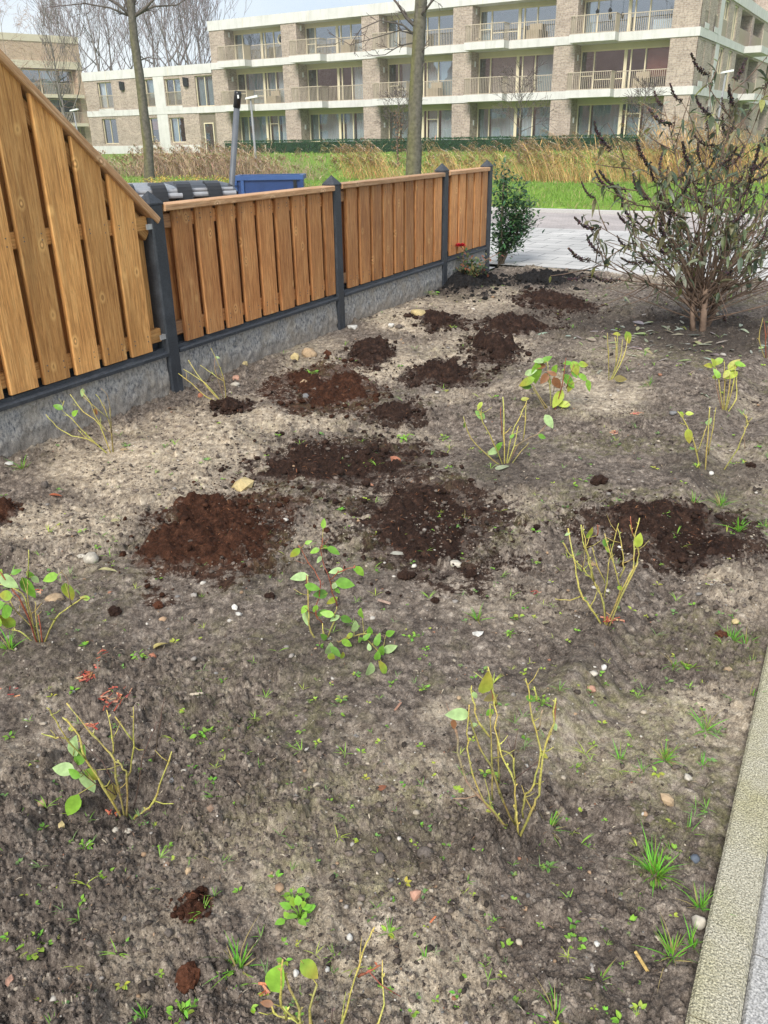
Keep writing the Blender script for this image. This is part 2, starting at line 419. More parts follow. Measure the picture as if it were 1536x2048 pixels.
# sheets are drawn in street coordinates (u, v) and turned into place
flat_sheet('street', [(-60, 10.16), (45, 10.16), (45, 14.7), (-60, 14.7)], 0.0, M['street_slabs'], 'street of pale grey concrete slabs beyond the garden', frame=URZ)
flat_sheet('street_parking', [(-60, 14.7), (45, 14.7), (45, 17.8), (-60, 17.8)], -0.004, M['clinker'], 'strip of pinkish brick paving along the far side of the street', frame=URZ)
def kerb(name, a, b, w, z0, z1, mat, label, seg, frame, gap=0.004):
    m = MB(); x = a[0]
    rnd = random.Random(5)
    while x < b[0] - 0.01:
        e = min(x + seg, b[0]); dz = rnd.uniform(-0.003, 0.003); ch = 0.008
        y0, y1 = a[1], a[1] + w
        m.prism([(y0, z0), (y1, z0), (y1, z1 + dz - ch), (y1 - ch, z1 + dz), (y0 + ch, z1 + dz), (y0, z1 + dz - ch)], 0, x, e - gap); x = e
    o = m.build(name, mat); o.rotation_euler.z = frame
    return tag(o, label, kind='structure')
kerb('street_kerb', (-60, 17.8), (45, 17.8), 0.12, -0.2, 0.07, M['kerb_plain'], 'concrete kerb between the street and the lawn', 1.0, URZ)
kerb('garden_kerb', (-3.0, 10.06), (20, 10.06), 0.10, -0.2, 0.012, M['kerb_plain'], 'thin concrete edging between the soil and the street', 1.0, URZ)
# driveway behind the fence
def fen(a, b, z=0.0):
    return Vector((FB.x + FD.x * a + FN.x * b, FB.y + FD.y * a + FN.y * b, z))
m_ = MB(); m_.poly([(-12, 0.05, 0), (6.21, 0.05, 0), (6.21, 12, 0), (-12, 12, 0)])
o_ = m_.build('driveway', M['street_slabs']); o_.location = (FB.x, FB.y, -0.016); o_.rotation_euler.z = FROT
tag(o_, 'paved driveway behind the wooden fence', kind='structure')
# right hand edging and path
m_ = MB(); x = -4.0
rnd = random.Random(3)
KQ = fen(-2.93, 3.705); KR = FROT - 0.021
while x < 12.4:
    e = x + 1.0; dz = rnd.uniform(-0.004, 0.004); z1 = 0.035 + dz
    m_.prism([(0.0, -0.2), (-0.088, -0.2), (-0.088, z1 - 0.008), (-0.080, z1), (-0.006, z1), (0.0, z1 - 0.006)], 0, x, e - 0.004); x = e
o_ = m_.build('path_edging', M['kerb_mossy']); o_.location = KQ; o_.rotation_euler.z = KR
tag(o_, 'mossy yellowish concrete edging between the soil and the path', kind='structure')
m_ = MB(); x = -4.0
while x < 12:
    for k in range(5):
        y = -0.090 - k * 0.30; dz = rnd.uniform(-0.003, 0.003)
        m_.prism([(y, -0.1), (y - 0.294, -0.1), (y - 0.294, 0.018 + dz), (y - 0.288, 0.024 + dz), (y - 0.006, 0.024 + dz), (y, 0.018 + dz)], 0, x + (0.15 if k % 2 else 0), x + 0.294 + (0.15 if k % 2 else 0))
    x += 0.3
m_.poly([(-4, -0.089, 0.013), (-4, -1.8, 0.013), (12.3, -1.8, 0.013), (12.3, -0.089, 0.013)])
o_ = m_.build('path', M['path_grey']); o_.location = KQ; o_.rotation_euler.z = KR
tag(o_, 'grey concrete paving slabs along the right edge of the garden', kind='structure')

# ------------------------------------------------------------------ garden soil
PEAT = [  # photo centre, half size in photo pixels, height, hollow, material, label
 (440, 1058, 150, 78, 0.055, 0.035, 'peat_red', 'broad reddish brown peat heap with a shallow bowl, left of centre'),
 (850, 1045, 165, 100, 0.050, 0.045, 'peat_brown', 'broad dark peat patch with a hole, middle of the bed'),
 (665, 925, 170, 48, 0.040, 0.03, 'peat_brown', 'long dark peat patch beside the broken brick'),
 (655, 782, 98, 44, 0.050, 0.02, 'peat_red', 'red brown peat heap with a flat stone shard on it near the fence'),
 (888, 752, 80, 24, 0.045, 0.01, 'peat_brown', 'low brown peat heap left of the leafy pink shrub'),
 (1350, 1062, 165, 80, 0.055, 0.075, 'peat_brown', 'dark peat patch with a deep hollow behind the yellow twig shrub on the right'),
 (988, 698, 48, 32, 0.085, 0.0, 'peat_brown', 'small steep dark peat heap in the middle of the far bed'),
 (742, 702, 46, 20, 0.065, 0.0, 'peat_brown', 'small brown peat heap close to the second fence post'),
 (795, 834, 58, 22, 0.022, 0.0, 'peat_brown', 'thin brown smear of peat between the long peat patch and the fence'),
 (925, 566, 88, 29, 0.10, 0.0, 'compost', 'black compost heap against the end of the fence under the rose'),
 (1092, 560, 78, 16, 0.06, 0.0, 'compost', 'low black compost heap beside the street edging'),
 (1112, 606, 66, 22, 0.040, 0.0, 'peat_brown', 'brown peat heap in front of the black compost'),
 (878, 642, 40, 14, 0.055, 0.0, 'peat_brown', 'small brown peat heap below the black compost at the fence'),
 (1030, 652, 46, 17, 0.055, 0.0, 'peat_brown', 'small dark peat heap between the fence end and the big bush'),
 (462, 818, 36, 13, 0.035, 0.0, 'peat_brown', 'tiny brown peat heap beside the bare twigs at the fence'),
 (-5, 1035, 32, 22, 0.035, 0.0, 'peat_red', 'reddish peat spill cut by the left edge'),
 (385, 1818, 34, 26, 0.018, 0.0, 'peat_red', 'small reddish peat crumble near the bottom'),
]
SANDP = [(300, 905, 250, 70, 1.0), (130, 1040, 170, 55, .9), (520, 850, 190, 40, .9), (800, 735, 130, 34, .95), (960, 690, 120, 60, .55), (620, 700, 90, 40, .6), (380, 990, 160, 40, .7),
         (960, 600, 190, 26, .75), (1050, 1010, 120, 40, .5), (820, 630, 70, 22, .9), (740, 1960, 220, 110, .55), (1000, 1200, 160, 60, .35), (1480, 1180, 120, 60, .45), (1160, 1480, 120, 60, .5),
         (1400, 1420, 120, 60, .35), (980, 1420, 140, 50, .3), (80, 1500, 120, 90, .3), (1180, 790, 120, 40, .35), (1200, 700, 90, 30, .4)]
DARKP = [(1380, 665, 240, 45, 1.0), (1150, 640, 170, 35, .7), (1010, 935, 90, 45, .6), (640, 1290, 170, 60, .55), (240, 1660, 170, 70, .5), (1040, 1690, 170, 60, .55), (1215, 1250, 80, 40, .4),
         (1420, 950, 130, 45, .6), (830, 1690, 220, 80, .5), (120, 1310, 170, 50, .5), (560, 1160, 120, 50, .4), (1130, 1330, 100, 40, .45), (200, 1800, 260, 110, .4), (1250, 1950, 120, 80, .3)]
def ell(px, py, rx, ry):
    c = soil(px, py); a = soil(px + rx, py); f = soil(px, py - ry); n = soil(px, py + ry)
    return c, (a - c).length, abs(f.y - n.y) * 0.5
def blob(X, Y, spec, warp=0.35, seed=0):
    px, py, rx, ry = spec[:4]; c, ax, ay = ell(px, py, rx, ry)
    d = np.sqrt(((X - c.x) / ax) ** 2 + ((Y - c.y) / ay) ** 2)
    s = 1.0 / max(0.12, min(ax, ay))
    return d + (fbm(X * s * 1.3 + seed, Y * s * 1.3, 70 + seed, 4) - 0.5) * 2 * warp
def soil_detail(X, Y):
    """crumbs, clods and rake marks standing on the broad shape; also returns a random number per clod"""
    rough = sstep(0.36, 0.62, fbm(X * 1.6 + 3, Y * 1.6, 21, 3))
    h = (fbm(X * 9, Y * 9, 31, 4) - 0.5) * 0.026 * (0.6 + 0.6 * rough)
    h = h + (fbm(X * 45, Y * 45, 37, 4, 0.6) - 0.5) * 0.020
    crumb = np.full_like(X, 0.5)
    for k, (s, dens, amp) in enumerate(((13, 0.10, 0.9), (34, 0.34, 1.0), (75, 0.6, 1.25), (150, 0.75, 1.35), (270, 0.8, 1.3))):
        wx = (vnoise(X * s * 0.8, Y * s * 0.8, 90 + k) - 0.5) * 0.6; wy = (vnoise(X * s * 0.8, Y * s * 0.8, 95 + k) - 0.5) * 0.6
        l, rid = lumps(X * s + wx, Y * s + wy, 50 + 10 * k, dens)
        l = l * (0.35 + 0.9 * rough) / s * amp
        h = h + l
        crumb = np.where(l > 0.0004, crumb * 0.35 + 0.65 * rid, crumb)
    return h, crumb, rough
def polar(r0, r1, a0, a1, nr, na):
    rr = np.exp(np.linspace(math.log(r0), math.log(r1), nr)); aa = np.linspace(a0, a1, na)
    A, RR = np.meshgrid(aa, rr)
    return RR * np.sin(A), RR * np.cos(A)
def build_soil():
    X, Y = polar(0.55, 14.5, R(-50), R(50), 1120, 1100)
    b = (X - FB.x) * FN.x + (Y - FB.y) * FN.y; v = X * FV.x + Y * FV.y
    Z = soil_base(X, Y); D, crumb, rough = soil_detail(X, Y)
    for (px, py, rx, ry, ht, hol, mat, lab) in PEAT:
        if hol: c, ax, ay = ell(px, py, rx, ry); Z = Z - (0.02 + hol * 1.6) * np.exp(-(((X - c.x - 0.12 * ax) / (0.50 * ax)) ** 2 + ((Y - c.y + 0.05 * ay) / (0.50 * ay)) ** 2) ** 1.5)
    sand = np.zeros_like(X); dark = np.zeros_like(X)
    for k, s in enumerate(SANDP): sand = np.maximum(sand, s[4] * (1 - sstep(0.45, 1.25, blob(X, Y, s, 0.5, k))))
    for k, s in enumerate(DARKP): dark = np.maximum(dark, s[4] * (1 - sstep(0.4, 1.3, blob(X, Y, s, 0.45, 30 + k))))
    sand = np.clip(sand + 0.5 * sstep(0.56, 0.72, fbm(X * 2.3, Y * 2.3, 61, 4)) * (1 - dark), 0, 1)
    moss = sstep(0.50, 0.66, fbm(X * 2.7 + 9, Y * 2.7, 66, 4)) * (0.4 + 0.6 * sstep(1.6, 3.4, b))
    moss = moss * (1 - dark)
    D = D * (1 - 0.55 * sand)
    peat = np.zeros_like(X); peatr = np.zeros_like(X)
    for k, s in enumerate(PEAT):
        w = 1 - sstep(0.55, 1.6, blob(X, Y, s, 0.55, 200 + k) + (fbm(X * 9, Y * 9, 260 + k, 4) - 0.5) * 0.9)
        if s[6] == 'compost': dark = np.maximum(dark, w)
        elif s[6] == 'peat_red': peatr = np.maximum(peatr, w)
        else: peat = np.maximum(peat, w)
    sand = sand * (1 - np.maximum(peat, peatr) * 0.8)
    # rake grooves in the rut along the right hand side
    g = np.exp(-((b - 3.34) / 0.15) ** 2) * sstep(0.42, 0.55, fbm(X * 1.5, Y * 1.5, 77, 2))
    aa = (X - FB.x) * FD.x + (Y - FB.y) * FD.y
    D = D * (1 - 0.5 * g) + g * 0.007 * np.sin((aa * 0.92 + b * 0.5) * 105 + 14 * fbm(X * 5, Y * 5, 78, 3)) * (0.3 + fbm(X * 12, Y * 12, 79, 2))
    edge = sstep(-0.05, 0.03, b) * (1 - sstep(3.71, 3.735, kerb_b(X, Y))) * (1 - sstep(10.10, 10.15, v))
    Z = Z + D - (1 - edge) * 0.12
    nr, na = X.shape
    i = np.arange((nr - 1) * (na - 1)); r, q = i // (na - 1), i % (na - 1)
    F = np.stack([r * na + q, r * na + q + 1, (r + 1) * na + q + 1, (r + 1) * na + q], 1)
    keep = ((b > -0.12) & (kerb_b(X, Y) < 3.775) & (v < 10.14)).ravel()
    F = F[keep[F].all(1)]
    used = np.zeros(X.size, bool); used[F.ravel()] = True; idx = np.cumsum(used) - 1
    V = np.stack([X.ravel(), Y.ravel(), Z.ravel()], 1)[used]
    at_ = {k: w.ravel()[used] for k, w in dict(sand=sand, dark=dark, moss=moss, crumb=crumb, peat=peat, peatr=peatr).items()}
    o = np_mesh('garden_soil', V, idx[F], M['soil'], at_)
    tag(o, 'bare grey brown garden soil with sandy and dark patches', kind='structure')
build_soil()
# loose lumps: jittered icosahedra
_ph = (1 + 5 ** 0.5) / 2
ICO_V = np.array([(-1, _ph, 0), (1, _ph, 0), (-1, -_ph, 0), (1, -_ph, 0), (0, -1, _ph), (0, 1, _ph), (0, -1, -_ph), (0, 1, -_ph), (_ph, 0, -1), (_ph, 0, 1), (-_ph, 0, -1), (-_ph, 0, 1)]) / 1.902
ICO_F = np.array([(0, 11, 5), (0, 5, 1), (0, 1, 7), (0, 7, 10), (0, 10, 11), (1, 5, 9), (5, 11, 4), (11, 10, 2), (10, 7, 6), (7, 1, 8), (3, 9, 4), (3, 4, 2), (3, 2, 6), (3, 6, 8), (3, 8, 9), (4, 9, 5), (2, 4, 11), (6, 2, 10), (8, 6, 7), (9, 8, 1)])
def lump_cloud(C, S, seed, flat=0.7, jit=0.28):
    g = np.random.default_rng(seed); n = len(C)
    V = ICO_V[None] * (1 + g.uniform(-jit, jit, (n, 12, 1))) * S[:, None, None]
    V = V * np.stack([g.uniform(0.7, 1.35, n), g.uniform(0.7, 1.35, n), g.uniform(flat * 0.7, flat * 1.2, n)], 1)[:, None, :]
    a = g.uniform(0, 6.283, n); ca, sa = np.cos(a)[:, None], np.sin(a)[:, None]
    x, y = V[:, :, 0] * ca - V[:, :, 1] * sa, V[:, :, 0] * sa + V[:, :, 1] * ca
    V = np.stack([x, y, V[:, :, 2]], 2) + C[:, None, :]
    F = ICO_F[None] + (np.arange(n) * 12)[:, None, None]
    return V.reshape(-1, 3), F.reshape(-1, 3)
def soil_full(X, Y):
    return soil_base(X, Y) + soil_detail(X, Y)[0]
def in_bed(X, Y, mg=0.05):
    b = (X - FB.x) * FN.x + (Y - FB.y) * FN.y; v = X * FV.x + Y * FV.y
    return (b > 0.08) & (kerb_b(X, Y) < 3.70 - mg) & (v < 9.95)
def scatter(n, seed, r0=0.6, r1=12.5, pw=1.0):
    g = np.random.default_rng(seed)
    r = np.exp(math.log(r0) + (math.log(r1) - math.log(r0)) * g.uniform(0, 1, n) ** pw); a = g.uniform(R(-45), R(45), n)
    X, Y = r * np.sin(a), r * np.cos(a); k = in_bed(X, Y)
    return X[k], Y[k], r[k], g
def build_crumbs():
    X, Y, r, g = scatter(105000, 11)
    rough = sstep(0.34, 0.62, fbm(X * 1.6 + 3, Y * 1.6, 21, 3)); k = g.uniform(0, 1, len(X)) < 0.15 + 0.85 * rough
    X, Y, r = X[k], Y[k], r[k]
    S = (0.0014 + 0.0011 * r ** 0.75) * (0.5 + g.pareto(3.4, len(X)).clip(0, 2.4))
    Z = soil_full(X, Y) + S * 0.15
    t = g.uniform(0, 1, (len(X), 1)); c = (1 - t) * np.array([0.045, 0.036, 0.030]) + t * np.array([0.215, 0.175, 0.145])
    V, F = lump_cloud(np.stack([X, Y, Z], 1), S, 12, 0.7, 0.42)
    o = np_mesh('soil_crumbs', V, F, M['clod'], {'col': np.repeat(c, 12, 0)}, False)
    tag(o, 'loose dark soil crumbs scattered over the bed', kind='stuff')
    X, Y, r, g = scatter(3000, 13)
    S = (0.0016 + 0.0012 * r ** 0.8) * (0.6 + g.pareto(3.0, len(X)).clip(0, 2.4))
    Z = soil_full(X, Y) + S * 0.25
    pal = np.array([(0.42, 0.36, 0.28), (0.55, 0.51, 0.45), (0.30, 0.27, 0.24), (0.36, 0.24, 0.15), (0.66, 0.63, 0.58), (0.20, 0.19, 0.18), (0.33, 0.16, 0.10)])
    c = pal[g.choice(7, len(X), p=[.30, .14, .22, .14, .02, .14, .04])] * g.uniform(0.7, 1.15, (len(X), 1))
    V, F = lump_cloud(np.stack([X, Y, Z], 1), S, 14, 0.6, 0.33)
    o = np_mesh('gravel', V, F, M['stone'], {'col': np.repeat(c, 12, 0)}, False)
    tag(o, 'small pale and grey pebbles scattered over the soil', kind='stuff')
build_crumbs()
def build_peat():
    for k, (px, py, rx, ry, ht, hol, mat, lab) in enumerate(PEAT):
        c, ax, ay = ell(px, py, rx, ry); L = 1.7
        step = max(0.0045, c.y * 0.0020)
        nx, ny = int(2 * L * ax / step), int(2 * L * ay / step); nx, ny = min(nx, 330), min(ny, 330)
        gx, gy = np.meshgrid(np.linspace(-L * ax, L * ax, nx), np.linspace(-L * ay, L * ay, ny))
        X, Y = c.x + gx, c.y + gy
        d = blob(X, Y, (px, py, rx * 0.72, ry * 0.70), 0.6, 200 + k) + (fbm(X * 16, Y * 16, 240 + k, 3) - 0.5) * 0.75
        Z = soil_base(X, Y)
        prof = np.where(d < 1, 1 - d * d, -(d - 1) * 0.9)
        s = 1.0 if c.y < 5 else 0.6
        l1, _ = lumps(X * 26 * s, Y * 26 * s, 300 + k, 0.7); l2, _ = lumps(X * 62 * s, Y * 62 * s, 330 + k, 0.8)
        tex = l1 / (26 * s) * 0.9 + l2 / (62 * s) * 1.3 + (fbm(X * 40, Y * 40, 350 + k, 4, 0.6) - 0.5) * 0.030
        l0, _ = lumps(X * 11 * s, Y * 11 * s, 360 + k, 0.55); tex = tex + l0 / (11 * s) * 0.5
        Z = Z + 0.004 + ht * prof * (0.75 if rx > 120 else 1.1) + tex * np.clip(1.25 - d * 0.55, 0.2, 1) - hol * 1.3 * np.exp(-(((gx - 0.12 * ax) / (0.42 * ax)) ** 2 + ((gy + 0.05 * ay) / (0.42 * ay)) ** 2))
        b = (X - FB.x) * FN.x + (Y - FB.y) * FN.y; v = X * FV.x + Y * FV.y
        ok = ((d < 1.5) & (b > 0.03) & (v < 10.05)).ravel()
        i = np.arange((ny - 1) * (nx - 1)); r, q = i // (nx - 1), i % (nx - 1)
        F = np.stack([r * nx + q, r * nx + q + 1, (r + 1) * nx + q + 1, (r + 1) * nx + q], 1); F = F[ok[F].all(1)]
        used = np.zeros(nx * ny, bool); used[F.ravel()] = True; idx = np.cumsum(used) - 1
        V = np.stack([X.ravel(), Y.ravel(), Z.ravel()], 1)[used]; F = idx[F]
        # crumbs that rolled off the heap, part of the same heap
        g = np.random.default_rng(400 + k); n = int(60 + 170 * min(1, ax * 2))
        ra = g.uniform(0.3, 1.6, n) ** 0.8; an = g.uniform(0, 6.283, n)
        cx, cy = c.x + ax * ra * np.cos(an), c.y + ay * ra * np.sin(an); kk = in_bed(cx, cy); cx, cy, ra = cx[kk], cy[kk], ra[kk]
        S = (0.003 + 0.0012 * c.y) * (0.5 + g.pareto(3, len(cx)).clip(0, 2))
        cz = soil_base(cx, cy) + np.where(ra < 1, 0.8 * ht * (1 - ra ** 2) + 0.012, 0.012)
        LV, LF = lump_cloud(np.stack([cx, cy, cz], 1), S, 430 + k, 0.75, 0.3)
        nq = len(V); F3 = np.concatenate([F[:, [0, 1, 2]], F[:, [0, 2, 3]], LF + nq], 0)
        rimv = np.concatenate([sstep(0.55, 1.25, d.ravel()[used]), np.repeat(sstep(0.7, 1.5, ra) * 0.7, 12)])
        o = np_mesh('peat_heap', np.concatenate([V, LV]), F3, M[mat], {'rim': rimv})
        tag(o, lab, 'compost heap' if mat == 'compost' else 'peat heap', 'heaps of peat and compost tipped on the bed')
build_peat()
def build_litter():
    """short roots, straws and bark fibres lying about, redder where peat was tipped"""
    X, Y, r, g = scatter(15000, 17, 0.7, 11.0)
    n = len(X); pk = np.zeros(n)
    for k, s in enumerate(PEAT):
        if s[6] != 'compost': pk = np.maximum(pk, 1 - sstep(0.5, 1.25, blob(X, Y, s, 0.5, 200 + k)))
    kp = (g.uniform(0, 1, n) < 0.35) | (pk > 0.3); X, Y, r, pk = X[kp], Y[kp], r[kp], pk[kp]; n = len(X)
    Z = soil_full(X, Y) + 0.006
    for s in PEAT:
        c, ax, ay = ell(*s[:4]); d = np.sqrt(((X - c.x) / ax) ** 2 + ((Y - c.y) / ay) ** 2); Z = Z + np.where(d < 0.8, s[4] * 0.7 * (1 - d * d) + 0.006, 0)
    L = g.uniform(0.004, 0.016, n) * (0.7 + 0.25 * r); w = L * g.uniform(0.05, 0.12, n); a = g.uniform(0, 6.283, n); dz = g.normal(0, 0.22, n) * L
    dx, dy = np.cos(a), np.sin(a); P = lambda sx, sy: np.stack([X + dx * L * sx - dy * w * sy, Y + dy * L * sx + dx * w * sy, Z + dz * sx + (np.abs(sx) < 0.1) * L * 0.12], 1)
    V = np.stack([P(-0.5, -0.5), P(0.0, -1.0), P(0.5, -0.3), P(0.5, 0.3), P(0.0, 1.0), P(-0.5, 0.5)], 1).reshape(-1, 3)
    F = (np.array([[0, 1, 4, 5], [1, 2, 3, 4]])[None] + (np.arange(n) * 6)[:, None, None]).reshape(-1, 4)
    pal = np.array([(0.10, 0.07, 0.05), (0.30, 0.23, 0.16), (0.46, 0.39, 0.29), (0.17, 0.11, 0.075), (0.055, 0.042, 0.035)]); pr = np.array([(0.16, 0.062, 0.032), (0.085, 0.036, 0.022), (0.25, 0.12, 0.06)])
    c = np.where((pk > 0.3)[:, None], pr[g.integers(0, 3, n)], pal[g.choice(5, n, p=[.3, .2, .1, .25, .15])]) * g.uniform(0.75, 1.2, (n, 1))
    o = np_mesh('soil_litter', V, F, M['clod'], {'col': np.repeat(c, 6, 0)}, False)
    tag(o, 'short dry roots, straws and peat fibres littering the soil', kind='stuff')
build_litter()
# ------------------------------------------------------------------ fence
def wood_mat(name, lo, mid, hi, knot):
    t = NT(name, 0.62, 0.25)
    bd = t.attr('board')
    tc = t.n('ShaderNodeTexCoord'); off = t.n('ShaderNodeCombineXYZ'); t.lk(t.math('MULTIPLY', bd, 13.7), off.inputs[0]); t.lk(t.math('MULTIPLY', bd, 5.1), off.inputs[1]); t.lk(t.math('MULTIPLY', bd, 29.3), off.inputs[2])
    add = t.n('ShaderNodeVectorMath', operation='ADD'); t.lk(tc.outputs['Object'], add.inputs[0]); t.lk(off.outputs[0], add.inputs[1])
    def mp(s):
        m = t.n('ShaderNodeMapping'); m.inputs['Scale'].default_value = s; t.lk(add.outputs[0], m.inputs[0]); return m.outputs[0]
    wob = t.noise(1.0, 2, 0.5, mp((6, 6, 2.2)))
    grain = t.noise(1.0, 5, 0.62, mp((85, 85, 4.2)), 0.8)
    fine = t.noise(1.0, 4, 0.7, mp((210, 210, 14)))
    c = t.ramp(t.math('ADD', t.math('MULTIPLY', grain, 0.75), t.math('MULTIPLY', wob, 0.25)), [(0.34, lo), (0.50, mid), (0.68, hi)])
    c = t.mix(1.0, c, t.ramp(fine, [(0.3, 0.78), (0.7, 1.22)]), 'MULTIPLY')
    fl = t.noise(1.0, 3, 0.6, mp((260, 260, 16)))
    c = t.mix(t.ramp(fl, [(0.60, 0.0), (0.70, 0.55)]), c, tuple(q * 0.35 for q in lo))
    # knots with their rings
    kv = t.n('ShaderNodeTexVoronoi', feature='F1', voronoi_dimensions='3D'); kv.inputs['Scale'].default_value = 1.0; kv.inputs['Randomness'].default_value = 1.0
    t.lk(mp((7.0, 2.0, 4.6)), kv.inputs['Vector'])
    kd = t.math('ADD', kv.outputs['Distance'], t.math('MULTIPLY', t.math('SUBTRACT', fine, 0.5), 0.05))
    ring = t.ramp(kd, [(0.0, 0.9), (0.055, 1.0), (0.075, 0.35), (0.12, 0.55), (0.20, 0.0)])
    kcol = t.ramp(kd, [(0.0, knot), (0.045, tuple(q * 1.6 for q in hi)), (0.085, knot), (0.12, tuple(min(1, q * 1.5) for q in hi))])
    c = t.mix(t.math('MULTIPLY', ring, 0.85), c, kcol)
    hv = t.math('ADD', 0.70, t.math('MULTIPLY', t.n_frac(bd), 0.58))
    mv = t.n('ShaderNodeVectorMath', operation='SCALE'); t.lk(c, mv.inputs[0]); t.lk(hv, mv.inputs['Scale'])
    # damp, darker stains running with the grain
    st = t.noise(1.0, 4, 0.6, mp((9, 9, 1.1)))
    c = t.mix(t.ramp(st, [(0.54, 0.0), (0.74, 0.5)]), mv.outputs[0], tuple(q * 0.6 for q in lo))
    sxyz = t.n('ShaderNodeSeparateXYZ'); t.lk(tc.outputs['Object'], sxyz.inputs[0])
    if name != 'wood_cap':      # soil splashed onto the foot of the boards
        sp = t.math('ADD', t.math('MULTIPLY', t.math('SUBTRACT', 0.46, sxyz.outputs[2]), 3.2), t.math('MULTIPLY', t.math('SUBTRACT', t.noise(28, 5, 0.7), 0.5), 1.4))
        c = t.mix(t.ramp(sp, [(0.45, 0.0), (0.95, 0.5)]), c, (0.20, 0.145, 0.10))
    t.base(c); t.rough(t.ramp(st, [(0.4, 0.7), (0.7, 0.42)]))
    b = t.bump(grain, 0.35, 0.004); t.bump(fine, 0.4, 0.0015, b)
    M[name] = t.mat
def _frac(self, x): return self.math('FRACT', self.math('MULTIPLY', x, 7.31))
NT.n_frac = _frac
wood_mat('wood_red', (0.31, 0.118, 0.038), (0.56, 0.250, 0.090), (0.72, 0.39, 0.16), (0.10, 0.036, 0.014))
wood_mat('wood_gold', (0.33, 0.150, 0.046), (0.55, 0.275, 0.092), (0.70, 0.41, 0.16), (0.11, 0.042, 0.015))
wood_mat('wood_cap', (0.38, 0.19, 0.085), (0.58, 0.33, 0.17), (0.72, 0.47, 0.28), (0.18, 0.07, 0.03))
def post_mat():
    t = NT('post_concrete', 0.6, 0.4); n1 = t.noise(9, 5, 0.6); n2 = t.noise(90, 4, 0.7); n3 = t.noise(1.0, 4, 0.6, t.coord((60, 60, 5)))
    c = t.ramp(n2, [(0.3, (0.020, 0.023, 0.028)), (0.7, (0.050, 0.057, 0.068))])
    c = t.mix(t.ramp(n1, [(0.5, 0.0), (0.75, 0.5)]), c, (0.11, 0.12, 0.135))
    c = t.mix(t.ramp(n3, [(0.66, 0.0), (0.74, 0.45)]), c, (0.16, 0.16, 0.16))
    t.base(c); t.rough(t.ramp(n1, [(0.3, 0.4), (0.7, 0.75)])); t.bump(n2, 0.4, 0.003); M['post'] = t.mat
post_mat()
def slab_mat():
    t = NT('slab_concrete', 0.9, 0.25); v = t.coord(); n1 = t.noise(6, 5, 0.6, v); n2 = t.noise(1.0, 5, 0.65, t.coord((60, 60, 34))); n3 = t.noise(200, 3, 0.7, v)
    c = t.ramp(n2, [(0.36, (0.115, 0.122, 0.135)), (0.50, (0.34, 0.335, 0.325)), (0.70, (0.54, 0.51, 0.46))])
    c = t.mix(t.ramp(n1, [(0.45, 0.0), (0.7, 0.65)]), c, (0.36, 0.31, 0.24))
    c = t.mix(1.0, c, t.ramp(n3, [(0.3, 0.75), (0.7, 1.25)]), 'MULTIPLY')
    sx = t.n('ShaderNodeSeparateXYZ'); t.lk(v, sx.inputs[0]); low = t.math('SUBTRACT', t.math('ADD', 0.10, t.math('MULTIPLY', n1, 0.10)), sx.outputs[2])
    c = t.mix(t.ramp(t.math('MULTIPLY', low, 9.0), [(0.1, 0.0), (0.9, 0.6)]), c, t.ramp(n3, [(0.3, (0.20, 0.165, 0.13)), (0.7, (0.36, 0.31, 0.25))]))
    t.base(c); b = t.bump(n2, 0.6, 0.012); t.bump(n3, 0.5, 0.002, b); M['slab'] = t.mat
slab_mat()
simple('zinc', (0.45, 0.46, 0.47), (0.62, 0.63, 0.64), 40, 0.4, 0.1, 0.002, 0.5, 4, 0.6)
simple('screw', (0.10, 0.085, 0.07), (0.16, 0.14, 0.12), 200, 0.5)
brnd = random.Random(21)
